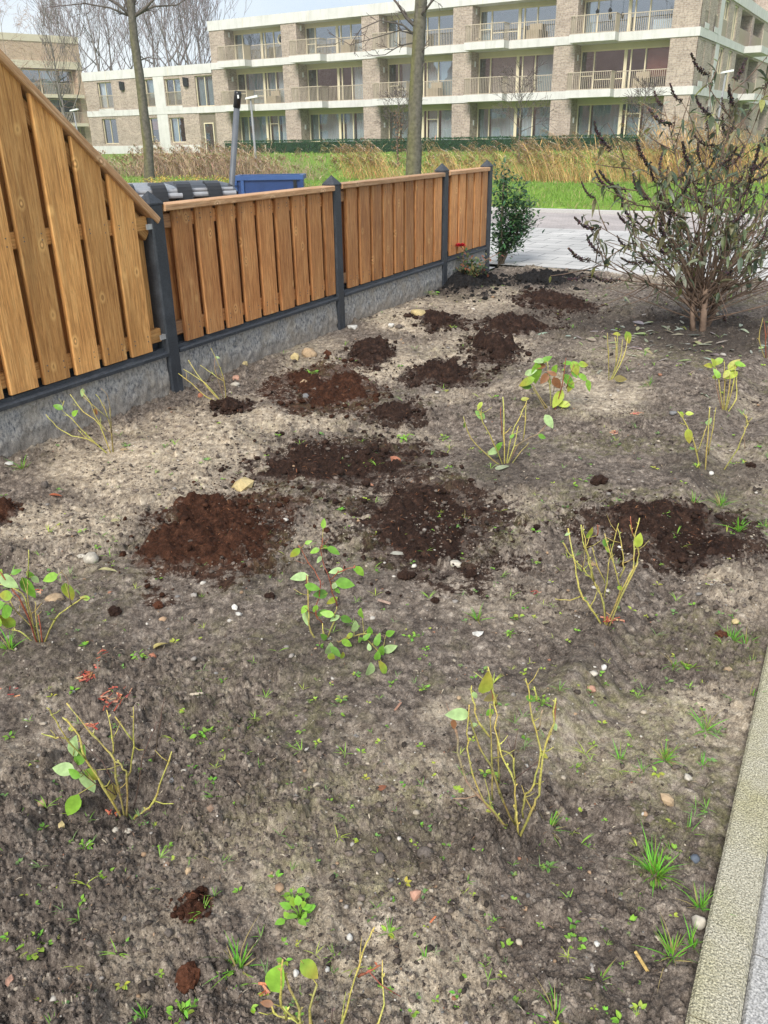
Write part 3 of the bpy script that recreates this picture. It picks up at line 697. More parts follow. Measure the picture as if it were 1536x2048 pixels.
class BoardMB(MB):
    """boards with eased edges; every board carries its own number so that the grain differs"""
    def __init__(self): super().__init__(); self.bd = []
    def board(self, x0, x1, y0, y1, z0, za, zb=None, ch=0.006):
        zb = za if zb is None else zb; n0 = len(self.v); r = brnd.random()
        twist = brnd.uniform(-0.003, 0.003)
        prof = [(x0, y0 + ch), (x0 + ch, y0), (x1 - ch, y0), (x1, y0 + ch), (x1, y1), (x0, y1)]
        levels = 3; rows = []
        for k in range(levels):
            f = k / (levels - 1); row = []
            for (x, y) in prof:
                top = za + (zb - za) * (x - x0) / (x1 - x0)
                row.append(self.vert((x + twist * f, y + 0.002 * math.sin(f * 3 + r * 9), z0 + (top - z0) * f)))
            rows.append(row)
        n = len(prof)
        for a, b in zip(rows, rows[1:]):
            for j in range(n): self.face((a[j], a[(j + 1) % n], b[(j + 1) % n], b[j]))
        self.face(rows[0][::-1]); self.face(rows[-1]); self.bd += [r] * (len(self.v) - n0)
    def screws(self, x0, x1, y, zs):
        n0 = len(self.v); self.mi = 1
        for z in zs:
            for x in (x0 + 0.035, x1 - 0.035):
                dz = brnd.uniform(-0.008, 0.008); p = [(x + 0.0042 * math.cos(q * math.pi / 3), z + dz + 0.0042 * math.sin(q * math.pi / 3)) for q in range(6)]
                self.prism(p, 1, y - 0.0012, y + 0.002)
        self.mi = 0; self.bd += [0.5] * (len(self.v) - n0)
    def rail(self, x0, x1, y0, y1, z0, z1, ch=0.004, dz=0.0):
        """a board lying along the fence, dz lets it climb"""
        n0 = len(self.v); r = brnd.random()
        prof = [(y0, z0 + ch), (y0 + ch, z0), (y1 - ch, z0), (y1, z0 + ch), (y1, z1 - ch), (y1 - ch, z1), (y0 + ch, z1), (y0, z1 - ch)]
        a = [self.vert((x0, p[0], p[1])) for p in prof]; b = [self.vert((x1, p[0], p[1] + dz)) for p in prof]; n = len(prof)
        for j in range(n): self.face((a[j], b[j], b[(j + 1) % n], a[(j + 1) % n]))
        self.face(a); self.face(b[::-1]); self.bd += [r] * (len(self.v) - n0)
    def build(self, name, mats, parent=None, smooth=False, col=False):
        o = super().build(name, mats, parent, smooth, col)
        o.data.attributes.new('board', 'FLOAT', 'POINT').data.foreach_set('value', np.array(self.bd, np.float32)); return o
def swap_axes(o, order):
    """a rail is modelled upright so that the grain runs along it"""
    return o
def lie_rail(name, mat, parent, x0, x1, y0, y1, z0, z1, slope=0.0):
    """rail built as an upright board and laid down, so the wood grain follows its length"""
    m = BoardMB(); L = (x1 - x0) / math.cos(math.atan(slope)) ; w = (z1 - z0)
    m.board(-w / 2, w / 2, y0, y1, 0.0, L, ch=0.005)
    o = m.build(name, mat, parent)
    o.location = (x0, 0, (z0 + z1) / 2); o.rotation_euler = (0, math.pi / 2 - math.atan(slope), 0)
    return o
POSTA = [-2.20, 0.0, 2.15, 4.37, 5.655]; POSTZ = [0, 0, 0.0, 0.022, 0.02]
def post_mesh(h0, h1, tip):
    m = MB(); w = 0.056; ch = 0.010
    prof = [(-w + ch, -w), (w - ch, -w), (w, -w + ch), (w, w - ch), (w - ch, w), (-w + ch, w), (-w, w - ch), (-w, -w + ch)]
    m.prism(prof, 2, h0, h1)
    e = w + 0.002
    base = [m.vert(p) for p in ((-e, -e, h1 + 0.002), (e, -e, h1 + 0.002), (e, e, h1 + 0.002), (-e, e, h1 + 0.002))]
    lip = [m.vert(p) for p in ((-e, -e, h1 + 0.012), (e, -e, h1 + 0.012), (e, e, h1 + 0.012), (-e, e, h1 + 0.012))]
    t = m.vert((0, 0, tip)); m.face(base[::-1])
    for k in range(4):
        m.face((base[k], base[(k + 1) % 4], lip[(k + 1) % 4], lip[k])); m.face((lip[k], lip[(k + 1) % 4], t))
    return m
def base_slab(name, a0, a1, parent, zt):
    # rock faced concrete board: real relief on the garden side
    nx = int((a1 - a0) / 0.014); nz = 22
    gx, gz = np.meshgrid(np.linspace(a0, a1, nx), np.linspace(-0.15, zt, nz))
    rel = (fbm(gx * 24, gz * 30, 500, 4) - 0.5) * 0.022 + (fbm(gx * 60, gz * 40, 505, 3) - 0.5) * 0.010
    edge = np.minimum(1, np.minimum(zt - gz, 0.03) / 0.02).clip(0, 1)
    y = -0.026 - 0.010 - rel * edge
    V = np.stack([gx.ravel(), y.ravel(), gz.ravel()], 1)
    i = np.arange((nz - 1) * (nx - 1)); r, q = i // (nx - 1), i % (nx - 1)
    F = np.stack([r * nx + q, r * nx + q + 1, (r + 1) * nx + q + 1, (r + 1) * nx + q], 1)
    # back and top
    n0 = len(V); B = np.array([(a0, -0.026, zt), (a1, -0.026, zt), (a1, 0.026, zt), (a0, 0.026, zt), (a0, 0.026, -0.15), (a1, 0.026, -0.15)])
    V = np.concatenate([V, B]); F = np.concatenate([F, np.array([[n0, n0 + 1, n0 + 2, n0 + 3], [n0 + 3, n0 + 2, n0 + 5, n0 + 4]])])
    o = np_mesh(name, V, F, M['slab'], smooth=False); o.parent = parent
    return o
def cover_strip(a0, a1, parent, z):
    m = MB(); m.prism([(-0.058, z), (-0.058, z + 0.018), (-0.050, z + 0.026), (-0.030, z + 0.030), (-0.026, z + 0.048), (0.022, z + 0.050), (0.022, z + 0.085), (0.055, z + 0.085), (0.055, z)], 0, a0, a1)
    return m.build('cover_strip', M['post'], parent)
def panel(parent, a0, a1, dz, first, n, mat):
    """nine front boards, back boards behind the gaps, two rails"""
    w, pitch = 0.180, 0.2245; z0, z1 = 0.305 + dz, 1.112 + dz
    m = BoardMB(); x = a0 + first
    xs = []
    while len(xs) < n and x + 0.05 < a1:
        e = min(x + w, a1 - 0.004); m.board(x, e, -0.040, -0.017, z0 + brnd.uniform(-0.004, 0.004), z1); m.screws(x, e, -0.040, (0.375 + dz, 0.40 + dz, 1.04 + dz, 1.07 + dz)); xs.append((x, e)); x += pitch
    x = a0 + first - 0.029 - 0.10
    while x < a1 - 0.03:
        m.board(max(x, a0 + 0.004), min(x + 0.20, a1 - 0.004), 0.026, 0.048, z0 + 0.032, z1); x += pitch
    p = m.build('fence_panel', [M[mat], M['screw']], parent)
    for zz in (0.352 + dz, 1.010 + dz):
        lie_rail('cross_rail', M[mat], p, a0 + 0.003, a1 - 0.003, -0.0165, 0.0165, zz, zz + 0.085)
    c = lie_rail('cap_rail', M['wood_cap'], p, a0 + 0.004, a1 - 0.004, -0.068, 0.068, 1.1135 + dz, 1.153 + dz)
    return p
lf = empty('low_fence', (FB.x, FB.y, 0), FROT, 'low fence of upright brown boards between four black posts on rough grey concrete boards', 'fence')
for k in (1, 2, 3, 4):
    o = post_mesh(-0.2, 1.152 + POSTZ[k], 1.232 + POSTZ[k]).build('post', M['post'], lf); o.location.x = POSTA[k]
for k, (first, n) in ((1, (0.095, 9)), (2, (0.105, 9)), (3, (0.10, 5))):
    a0, a1 = POSTA[k] + 0.057, POSTA[k + 1] - 0.057; dz = (0, 0, 0.010, 0.02)[k]
    panel(lf, a0, a1, dz, first, n, 'wood_red')
    base_slab('base_slab', a0, a1, lf, 0.248 + dz); cover_strip(a0, a1, lf, 0.250 + dz)
sf = empty('sloping_fence', fen(-2.2, 0), FROT, 'tall golden brown board fence whose top slopes down to the first black post', 'fence')
post_mesh(-0.2, 2.95, 3.03).build('post', M['post'], sf)
SL = 0.864
def ztop(a): return 1.085 + SL * (-0.057 - a)
m = BoardMB(); a = -0.352; w, pitch = 0.184, 0.2245
while a > -2.14:
    x0 = a + 2.2; m.board(x0, x0 + w, -0.040, -0.017, 0.305 + brnd.uniform(-0.004, 0.004), ztop(a), ztop(a + w)); m.screws(x0, x0 + w, -0.040, (0.375, 0.40, 1.04, 1.07) if a < -0.2 else (0.375, 0.40)); a -= pitch
a = -0.352 + 0.184 + 0.020 - 0.10
while a > -2.2:
    lo, hi = max(a, -2.14), min(a + 0.20, -0.06)
    if hi - lo > 0.02: m.board(lo + 2.2, hi + 2.2, 0.026, 0.048, 0.338, ztop(lo), ztop(hi))
    a -= pitch
p = m.build('fence_panel', [M['wood_gold'], M['screw']], sf)
lie_rail('cross_rail', M['wood_gold'], p, 0.06, 2.14, -0.0165, 0.0165, 0.345, 0.43)
lie_rail('cross_rail', M['wood_gold'], p, 0.06, 2.14, -0.0165, 0.0165, 1.010, 1.095)
LS = 2.12
o = lie_rail('sloping_rail', M['wood_gold'], p, 0.08, 2.14, -0.0165, 0.0165, ztop(-2.12) - 0.14, ztop(-2.12) - 0.05, -SL)
o = lie_rail('cap_rail', M['wood_cap'], p, 0.03, 2.20, -0.068, 0.068, ztop(-2.17) + 0.008, ztop(-2.17) + 0.050, -SL)
for zz in (0.36, 1.02):
    m = MB(); m.box(2.10, 2.142, -0.048, -0.041, zz, zz + 0.03); m.box(2.143, 2.146, -0.05, -0.02, zz, zz + 0.03); m.build('bracket', M['zinc'], p)
base_slab('base_slab', 0.057, 2.143, sf, 0.248); cover_strip(0.057, 2.143, sf, 0.250)
# ------------------------------------------------------------------ apartment building
def brick_mat(name, c1, c2, c3, mortar):
    t = NT(name, 0.9, 0.15)
    tc = t.n('ShaderNodeTexCoord'); sp = t.n('ShaderNodeSeparateXYZ'); t.lk(tc.outputs['Object'], sp.inputs[0])
    cb = t.n('ShaderNodeCombineXYZ'); t.lk(t.math('ADD', sp.outputs[0], sp.outputs[1]), cb.inputs[0]); t.lk(sp.outputs[2], cb.inputs[1])
    br = t.n('ShaderNodeTexBrick'); t.lk(cb.outputs[0], br.inputs['Vector']); br.offset = 0.5
    br.inputs['Color1'].default_value = (*c1, 1); br.inputs['Color2'].default_value = (*c2, 1); br.inputs['Mortar'].default_value = (*mortar, 1)
    br.inputs['Scale'].default_value = 1.0; br.inputs['Brick Width'].default_value = 0.30; br.inputs['Row Height'].default_value = 0.085; br.inputs['Mortar Size'].default_value = 0.010; br.inputs['Bias'].default_value = -0.1
    n1 = t.noise(1.6, 5, 0.6); n2 = t.noise(9, 4, 0.7)
    c = t.mix(t.ramp(n2, [(0.48, 0.0), (0.64, 0.75)]), br.outputs['Color'], c3)
    c = t.mix(1.0, c, t.ramp(n1, [(0.3, 0.85), (0.7, 1.15)]), 'MULTIPLY')
    t.base(c); t.bump(t.math('MULTIPLY', br.outputs['Fac'], -1.0), 0.6, 0.012); M[name] = t.mat
brick_mat('brick_tan', (0.50, 0.405, 0.325), (0.36, 0.28, 0.225), (0.21, 0.165, 0.14), (0.52, 0.46, 0.41))
brick_mat('brick_brown', (0.62, 0.44, 0.30), (0.50, 0.35, 0.245), (0.36, 0.24, 0.175), (0.60, 0.51, 0.41))
def white_mat():
    t = NT('white_concrete', 0.85, 0.2); n1 = t.noise(1.4, 4); st = t.noise(1.0, 5, 0.65, t.coord((3.5, 3.5, 0.5)))
    c = t.ramp(n1, [(0.3, (0.60, 0.59, 0.56)), (0.7, (0.70, 0.685, 0.655))]); c = t.mix(t.ramp(st, [(0.50, 0.0), (0.72, 0.45)]), c, (0.42, 0.405, 0.37))
    t.base(c); M['white_concrete'] = t.mat
white_mat()
simple('cream_metal', (0.72, 0.63, 0.43), (0.77, 0.68, 0.48), 3, 0.5)
simple('rail_metal', (0.45, 0.38, 0.29), (0.52, 0.44, 0.34), 3, 0.5)
simple('tan_panel', (0.34, 0.28, 0.20), (0.39, 0.32, 0.23), 2, 0.6)
simple('cream_panel', (0.62, 0.55, 0.41), (0.67, 0.60, 0.46), 2, 0.7)
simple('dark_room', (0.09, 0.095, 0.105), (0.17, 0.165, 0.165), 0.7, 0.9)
simple('curtain_pale', (0.78, 0.82, 0.83), (0.88, 0.90, 0.90), 2, 0.9)
simple('curtain_teal', (0.36, 0.46, 0.49), (0.48, 0.58, 0.60), 2, 0.9)
simple('blind_red_reflection', (0.46, 0.16, 0.12), (0.55, 0.22, 0.16), 2, 0.8)  # reflection of the red brick houses, put in as red slats behind the glass
simple('blind_tan', (0.66, 0.52, 0.44), (0.74, 0.60, 0.50), 2, 0.8)
simple('black_metal', (0.012, 0.012, 0.014), (0.02, 0.02, 0.022), 6, 0.5)
simple('white_plastic', (0.75, 0.75, 0.74), (0.8, 0.8, 0.79), 6, 0.5)
def glass_mat(name, tint, refl):
    t = NT(name); out = [n for n in t.t.nodes if n.type == 'OUTPUT_MATERIAL'][0]
    tr = t.n('ShaderNodeBsdfTransparent'); tr.inputs[0].default_value = (*tint, 1)
    gl = t.n('ShaderNodeBsdfGlossy'); gl.inputs['Roughness'].default_value = 0.015; gl.inputs['Color'].default_value = (0.90, 0.94, 1.0, 1)
    nz = t.noise(0.9, 2); bp = t.n('ShaderNodeBump'); bp.inputs['Strength'].default_value = 0.05; bp.inputs['Distance'].default_value = 0.05
    t.lk(nz, bp.inputs['Height']); t.lk(bp.outputs[0], gl.inputs['Normal'])
    lw = t.n('ShaderNodeLayerWeight'); lw.inputs[0].default_value = 0.25
    fac = t.math('ADD', t.math('MULTIPLY', lw.outputs['Fresnel'], 0.5), refl)
    mx = t.n('ShaderNodeMixShader'); t.lk(fac, mx.inputs[0]); t.lk(tr.outputs[0], mx.inputs[1]); t.lk(gl.outputs[0], mx.inputs[2]); t.lk(mx.outputs[0], out.inputs[0])
    M[name] = t.mat
glass_mat('glass', (0.80, 0.86, 0.88), 0.30)
def grid_wall(m, u0, u1, z0, z1, holes, fn, depth):
    """wall sheet with real openings and reveals. fn(u, w, z) -> point, w is the depth into the wall"""
    us = sorted({u0, u1, *[q for h in holes for q in h[:2]]}); zs = sorted({z0, z1, *[q for h in holes for q in h[2:4]]})
    us = [q for q in us if u0 <= q <= u1]; zs = [q for q in zs if z0 <= q <= z1]
    for a, b in zip(us, us[1:]):
        for c, d in zip(zs, zs[1:]):
            mu, mz = (a + b) / 2, (c + d) / 2
            if any(h[0] < mu < h[1] and h[2] < mz < h[3] for h in holes): continue
            m.poly([fn(a, 0, c), fn(b, 0, c), fn(b, 0, d), fn(a, 0, d)])
    for (a, b, c, d) in holes:
        for p, q in (((a, c), (b, c)), ((b, c), (b, d)), ((b, d), (a, d)), ((a, d), (a, c))):
            m.poly([fn(p[0], 0, p[1]), fn(q[0], 0, q[1]), fn(q[0], depth, q[1]), fn(p[0], depth, p[1])])
def fbox(m, fn, u0, u1, w0, w1, z0, z1):
    P = [fn(u, w, z) for z in (z0, z1) for (u, w) in ((u0, w0), (u1, w0), (u1, w1), (u0, w1))]
    i = [m.vert(p) for p in P]
    for q in ((0, 3, 2, 1), (4, 5, 6, 7), (0, 1, 5, 4), (1, 2, 6, 5), (2, 3, 7, 6), (3, 0, 4, 7)): m.face([i[k] for k in q])
F0 = lambda u, w, z: (u, w, z)          # main facade: u along it, w into the building
FS = lambda u, w, z: (-w, u, z)         # side face: u away from the corner
CORNER = Vector((16.996, 50.0, 0.0)); BRZ = math.atan2(-0.517, 0.856)
bld = empty('apartment_building', CORNER, BRZ, 'long three storey apartment building of tan brick with white bands and balconies', 'building')
crnd = random.Random(8)
def window(parent, fn, u0, u1, w, z0, z1, cuts, fat=(), transom=None, low=None, curtains=(), t=0.055, lowmat='cream_panel'):
    """cuts: inner mullions as fractions. one frame mesh, its panes and curtains are its children"""
    m = MB(); L = u1 - u0; d0, d1 = w - 0.03, w + 0.05
    fbox(m, fn, u0, u0 + t, d0, d1, z0, z1); fbox(m, fn, u1 - t, u1, d0, d1, z0, z1)
    fbox(m, fn, u0 + t, u1 - t, d0, d1, z1 - t, z1); fbox(m, fn, u0 + t, u1 - t, d0, d1, z0, z0 + t)
    xs = [u0 + t]
    for k, c in enumerate(cuts):
        hw = (0.09 if k in fat else t / 2); x = u0 + c * L
        fbox(m, fn, x - hw, x + hw, d0 - 0.003, d1, z0 + t, z1 - t)
    if transom:
        for (a, b, zz) in transom: fbox(m, fn, u0 + a * L, u0 + b * L, d0 + 0.004, d1, z0 + zz, z0 + zz + 0.045)
    f = m.build('window', M['cream_metal'], parent)
    p = MB(); p.poly([fn(u0 + t, w + 0.012, z0 + t), fn(u1 - t, w + 0.012, z0 + t), fn(u1 - t, w + 0.012, z1 - t), fn(u0 + t, w + 0.012, z1 - t)])
    p.build('pane', M['glass'], f)
    for (a, b, za, zb, mat) in curtains:
        c = MB(); n = max(4, int((b - a) * L / 0.05)); zz0, zz1 = z0 + t + (z1 - z0) * za, z0 + (z1 - z0) * zb
        if mat.startswith('blind'):
            k = zz0
            while k < zz1:
                c.poly([fn(u0 + a * L, w + 0.10, k), fn(u0 + b * L, w + 0.10, k), fn(u0 + b * L, w + 0.14, k + 0.05), fn(u0 + a * L, w + 0.14, k + 0.05)]); k += 0.06
        else:
            ph = crnd.uniform(0, 6)
            pr = None
            for j in range(n + 1):
                x = u0 + L * (a + (b - a) * j / n); ww = w + 0.2 + 0.03 * math.sin(j * 1.3 + ph)
                cur = (c.vert(fn(x, ww, zz0)), c.vert(fn(x, ww, zz1)))
                if pr: c.face((pr[0], cur[0], cur[1], pr[1]))
                pr = cur
        c.build('curtain', M[mat], f)
    return f
ZB = 0.55
BANDS = [(3.37, 3.78), (6.13, 6.55)]
FL = [(ZB, 3.37), (3.78, 6.13), (6.55, 8.53)]
XL, XW = -33.64, -47.1
PIERS = [(-33.64, -32.27), (-27.33, -26.05), (-20.92, -19.62), (-14.42, -13.16), (-7.97, -6.70), (-1.45, -0.03)]
DEP = 1.05
# brick piers of the tall part
m = MB()
for k, (a, b) in enumerate(PIERS):
    for (z0, z1) in FL: m.box(a, b, 0.0, 4.0 if k in (0, 5) else 1.6, z0, z1)
# upper parts of the party walls behind
m.box(XL + 0.01, -0.04, 4.4, 4.6, ZB, 8.5)
m.build('brick_piers', M['brick_tan'], bld)
# white bands, parapets, plinth
m = MB()
for (z0, z1) in BANDS:
    m.box(XW - 0.04 if z0 < 5 else XL - 0.04, 0.06, -0.05, 4.2, z0, z1)
m.build('floor_band', M['white_concrete'], bld)
m = MB(); m.box(XL - 0.05, 0.065, -0.055, 14, 8.53, 9.13)
x = XL + 4
while x < -1: x += 5.9
m.build('parapet', M['white_concrete'], bld)
m = MB(); m.box(XW - 0.05, XL - 0.055, -0.055, 12, 5.93, 6.54); m.build('parapet', M['white_concrete'], bld)
# joints in the parapets are real gaps covered by thin grey strips
for x in (-30.5, -25.0, -19.0, -12.5, -6.5, -44.5, -41.2, -37.9):
    m = MB(); z0 = 8.55 if x > XL else 5.95; m.box(x, x + 0.03, -0.058, -0.0535, z0, z0 + 0.56); m.build('parapet_joint', M['cream_panel'], bld)
# left wing with window openings
W_UP = [(-45.62, -44.05, 3.92, 5.78), (-40.46, -39.55, 3.92, 5.78), (-38.40, -36.84, 3.92, 5.72), (-35.40, -33.70, 3.79, 5.80)]
W_LO = [(-45.64, -44.04, 1.37, 3.20), (-40.46, -39.55, 1.40, 3.15), (-38.33, -36.84, 1.40, 3.12), (-35.30, -33.70, 0.62, 3.32)]
m = MB()
grid_wall(m, XW, XL - 0.001, ZB, 3.369, W_LO, F0, 0.22); grid_wall(m, XW, XL - 0.001, 3.781, 5.929, W_UP, F0, 0.22)
m.poly([(XW, 12, ZB), (XW, 0, ZB), (XW, 0, 5.93), (XW, 12, 5.93)])
m.build('wing_wall', M['brick_tan'], bld)
m = MB(); m.box(XW - 0.03, -35.45, -0.035, -0.003, ZB - 0.3, 1.22)
m.build('plinth', M['white_concrete'], bld)
for (a, b, c, d, e) in ((-39.52, -38.46, -0.03, 3.785, 5.925), (-39.50, -38.42, -0.03, 1.223, 3.365)) + tuple((h[0] - 0.05, h[1] + 0.05, -0.06, 3.60, h[2] - 0.01) for h in W_UP[:3]):
    m = MB(); m.box(a, b, c, -0.004, d, e); m.build('white_cladding', M['white_concrete'], bld)
window(bld, F0, *W_UP[0][:2], 0.16, 3.92, 5.78, [0.5], curtains=[(0.03, 0.47, 0, 0.95, 'curtain_pale'), (0.75, 0.97, 0, 0.95, 'curtain_pale')])
window(bld, F0, *W_UP[1][:2], 0.16, 3.92, 5.78, [], curtains=[(0.1, 0.95, 0.3, 0.95, 'curtain_teal')])
window(bld, F0, *W_UP[2][:2], 0.16, 3.92, 5.72, [0.52], curtains=[(0.55, 0.97, 0.2, 0.98, 'curtain_teal')])
window(bld, F0, *W_UP[3][:2], 0.16, 3.79, 5.80, [0.5], curtains=[(0.03, 0.48, 0.0, 0.98, 'curtain_teal'), (0.53, 0.97, 0.0, 0.98, 'curtain_teal')])
window(bld, F0, *W_LO[0][:2], 0.16, 1.37, 3.20, [0.5])
window(bld, F0, *W_LO[1][:2], 0.16, 1.40, 3.15, [], curtains=[(0.1, 0.95, 0.5, 0.95, 'blind_red_reflection')])
window(bld, F0, *W_LO[2][:2], 0.16, 1.40, 3.12, [0.5], curtains=[(0.05, 0.48, 0.0, 0.98, 'curtain_teal')])
def bars(m, fn, u0, u1, w, z0, z1, step=0.105, t=0.011, top=True):
    n = max(1, int((u1 - u0) / step))
    for k in range(n + 1):
        u = u0 + (u1 - u0) * k / n; fbox(m, fn, u - t, u + t, w - t, w + t, z0, z1)
    if top: fbox(m, fn, u0 - t, u1 + t, w - 0.025, w + 0.025, z1, z1 + 0.04)
    fbox(m, fn, u0 - t, u1 + t, w - 0.015, w + 0.015, z0, z0 + 0.03)
for (a, b, c, d) in W_UP[:3]:
    m = MB(); bars(m, F0, a + 0.02, b - 0.02, 0.03, c, c + 0.9, 0.10); m.build('railing', M['rail_metal'], bld)
# entrance: grille with a door
m = MB(); bars(m, F0, -35.28, -33.72, 0.10, 0.62, 3.30, 0.09, 0.016); m.build('entrance_grille', M['rail_metal'], bld)
m = MB()
for (a, b, c, d) in ((-34.90, -34.83, 0.62, 2.70), (-34.05, -33.98, 0.62, 2.70), (-34.83, -34.05, 2.63, 2.70)): m.box(a, b, 0.0, 0.07, c, d)
dr = m.build('entrance_door', M['cream_metal'], bld)
m = MB(); m.box(-34.82, -34.06, 0.03, 0.05, 0.64, 2.62); m.build('pane', M['glass'], dr)
m = MB(); m.box(-35.30, -33.70, 1.4, 1.5, 0.6, 3.36); m.build('lobby_wall', M['dark_room'], bld)
for (x, z) in ((-42.8, 5.45), (-36.2, 5.45)):
    m = MB(); m.prism([(x - 0.22, z - 0.18), (x - 0.16, z - 0.32), (x + 0.16, z - 0.32), (x + 0.22, z - 0.18), (x + 0.22, z + 0.24), (x - 0.22, z + 0.32)], 1, -0.16, -0.004); m.build('wall_lamp', M['black_metal'], bld)
# bays of the tall part
def bay(k, fl):
    a, b = PIERS[k][1], PIERS[k + 1][0]; z0, z1 = FL[fl]; L = b - a; fn = F0; r = crnd
    zt = z1 - (0.27 if fl < 2 else 0.20)
    m = MB(); fbox(m, fn, a + 0.003, b - 0.003, DEP - 0.04, DEP + 0.12, zt + 0.002, z1 - 0.002); m.build('screen_box', M['cream_panel'], bld)
    rev = 0.62
    sets = {0: [('curtain_teal', 0.02, 0.14), ('curtain_pale', 0.17, 0.48), ('curtain_pale', 0.57, 0.71), ('curtain_pale', 0.74, 0.98)], 1: [('blind_red_reflection', 0.18, 0.5), ('blind_red_reflection', 0.55, 0.68), ('blind_red_reflection', 0.73, 0.97)], 2: [('curtain_teal', 0.02, 0.12)]}[fl]
    cur = []
    for (mt, c0, c1) in sets:
        if fl == 1:
            mt = ('curtain_teal', 'blind_tan', 'curtain_pale', 'blind_tan', 'blind_red_reflection')[k] if c0 < 0.6 else ('curtain_pale', 'curtain_pale', 'curtain_teal', 'curtain_teal', 'blind_red_reflection')[k]
            if (k in (1, 4) and c0 > 0.5 and c0 < 0.7) or (k == 1 and c0 < 0.3) or (k == 4 and c0 < 0.3): continue
            cur.append((c0, c1, 0.25 if mt == 'blind_red_reflection' else 0.02, 0.98, mt))
        elif fl == 0:
            cur.append((c0, c1, 0.0, 0.98, ('curtain_pale', 'curtain_teal', 'curtain_pale', 'curtain_pale')[(k + int(c0 * 9)) % 4] if c0 > 0.1 else mt))
        else: cur.append((c0, c1, 0, 0.98, mt))
    if fl == 2 and k in (1, 4): cur.append((0.75, 0.97, 0.0, 0.35, 'curtain_pale'))
    window(bld, fn, a + 0.02, b - 0.02, DEP, z0, zt, [0.155, 0.50, 0.56, 0.715], fat=(1,), t=0.075,
           transom=[(0.02, 0.15, 0.75), (0.17, 0.49, 0.55)] if (fl + k) % 2 else ([(0.57, 0.71, 1.95)] if fl == 0 else None), curtains=cur)
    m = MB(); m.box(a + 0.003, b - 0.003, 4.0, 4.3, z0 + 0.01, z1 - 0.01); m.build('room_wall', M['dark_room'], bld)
    m = MB(); m.box(a + 0.0, a + 0.03, 0.45, 0.60, z0 + 1.55, z0 + 1.85); m.build('wall_light', M['white_plastic'], bld)
    if fl > 0:
        ba, bb = a - 0.12, a + 0.47 * L; zs0, zs1 = BANDS[fl - 1]
        m = MB(); m.box(ba, bb, -0.80, -0.052, zs0 + 0.015, zs1 - 0.01); bal = m.build('balcony', M['white_concrete'], bld)
        m = MB(); zr0, zr1 = zs1 + 0.0, zs1 + 0.86
        bars(m, fn, ba + 0.05, bb - 0.05, -0.75, zr0, zr1)
        side = lambda u, w, z: (w, u, z)
        bars(m, side, -0.75, 0.0, ba + 0.05, zr0, zr1); bars(m, side, -0.75, 0.0, bb - 0.05, zr0, zr1)
        fbox(m, fn, bb - 0.09, bb - 0.03, -0.74, -0.06, zr0 + 0.02, zr1 - 0.02) if k % 2 == 0 else None
        m.build('railing', M['rail_metal'], bal)
        m = MB(); bars(m, fn, bb + 0.03, b - 0.03, 0.05, zr0, zr1); m.build('railing', M['rail_metal'], bld)
        # a few things people keep on their balconies
        if (k + fl) % 2: 
            m = MB(); x0 = bb + 0.9; m.box(x0, x0 + 0.75, 0.25, 0.85, zs1 + 0.01, zs1 + 0.5); m.box(x0, x0 + 0.75, 0.75, 0.85, zs1 + 0.51, zs1 + 0.85); m.build('balcony_chair', M['tan_panel'], bld)
for k in range(5):
    for fl in range(3): bay(k, fl)
m = MB(); m.box(-13.0, -12.85, 0.2, 0.5, FL[2][0] + 0.2, FL[2][0] + 0.3); m.build('flower_pot', M['tan_panel'], bld)
# round lifebuoy like ring hanging in a top window
m = MB(); cx_, cz_ = -28.1, 7.75; ring = []
pts = [(cx_ + 0.20 * math.cos(q * math.pi / 8), DEP - 0.1, cz_ + 0.27 * math.sin(q * math.pi / 8)) for q in range(17)]
m.tube(pts, 0.055, 6, False); m.build('hanging_ring', M['cream_metal'], bld)
# bay shaped lantern and bird house in the last top bay
for x in (-5.6, -4.9):
    m = MB(); m.box(x, x + 0.14, -0.2, -0.06, 7.45, 7.62); m.prism([(x - 0.03, 7.62), (x + 0.17, 7.62), (x + 0.07, 7.76)], 1, -0.22, -0.04); m.tube([(x + 0.07, -0.13, 7.76), (x + 0.07, -0.13, 8.53)], 0.008, 4); m.build('hanging_lantern', M['black_metal'], bld)
# side face, seen at a slant
S_UP = [(0.9, 1.9, 6.6, 8.3), (3.4, 4.5, 6.6, 8.3), (5.75, 7.2, 6.6, 8.3), (8.6, 9.9, 6.6, 8.4), (11.2, 15.2, 6.56, 8.4), (16.0, 20.0, 6.56, 8.4), (24, 28, 6.56, 8.4)]
m = MB(); side_holes = []
for fl, (z0, z1) in enumerate(FL):
    lo = {0: 0.7, 1: 3.80, 2: 6.57}[fl]
    hs = [(a, b, lo if i > 2 else lo + 0.0, z1 - 0.12) for i, (a, b, _, _) in enumerate(S_UP)]
    side_holes.append(hs); grid_wall(m, 0.0, 34.0, z0 - (0.4 if fl == 0 else 0) + 0.001, z1 - 0.001, hs, FS, 1.2)
m.build('side_wall', M['brick_tan'], bld)
m = MB()
for (z0, z1) in BANDS: fbox(m, FS, 0.06, 34, -0.055, 0.5, z0, z1)
fbox(m, FS, 0.0, 34, -0.066, 0.6, 8.53, 9.13) if False else None
m.build('floor_band', M['white_concrete'], bld)
m = MB(); fbox(m, FS, 14.01, 34, -0.06, 3, 8.53, 9.13); m.build('parapet', M['white_concrete'], bld)
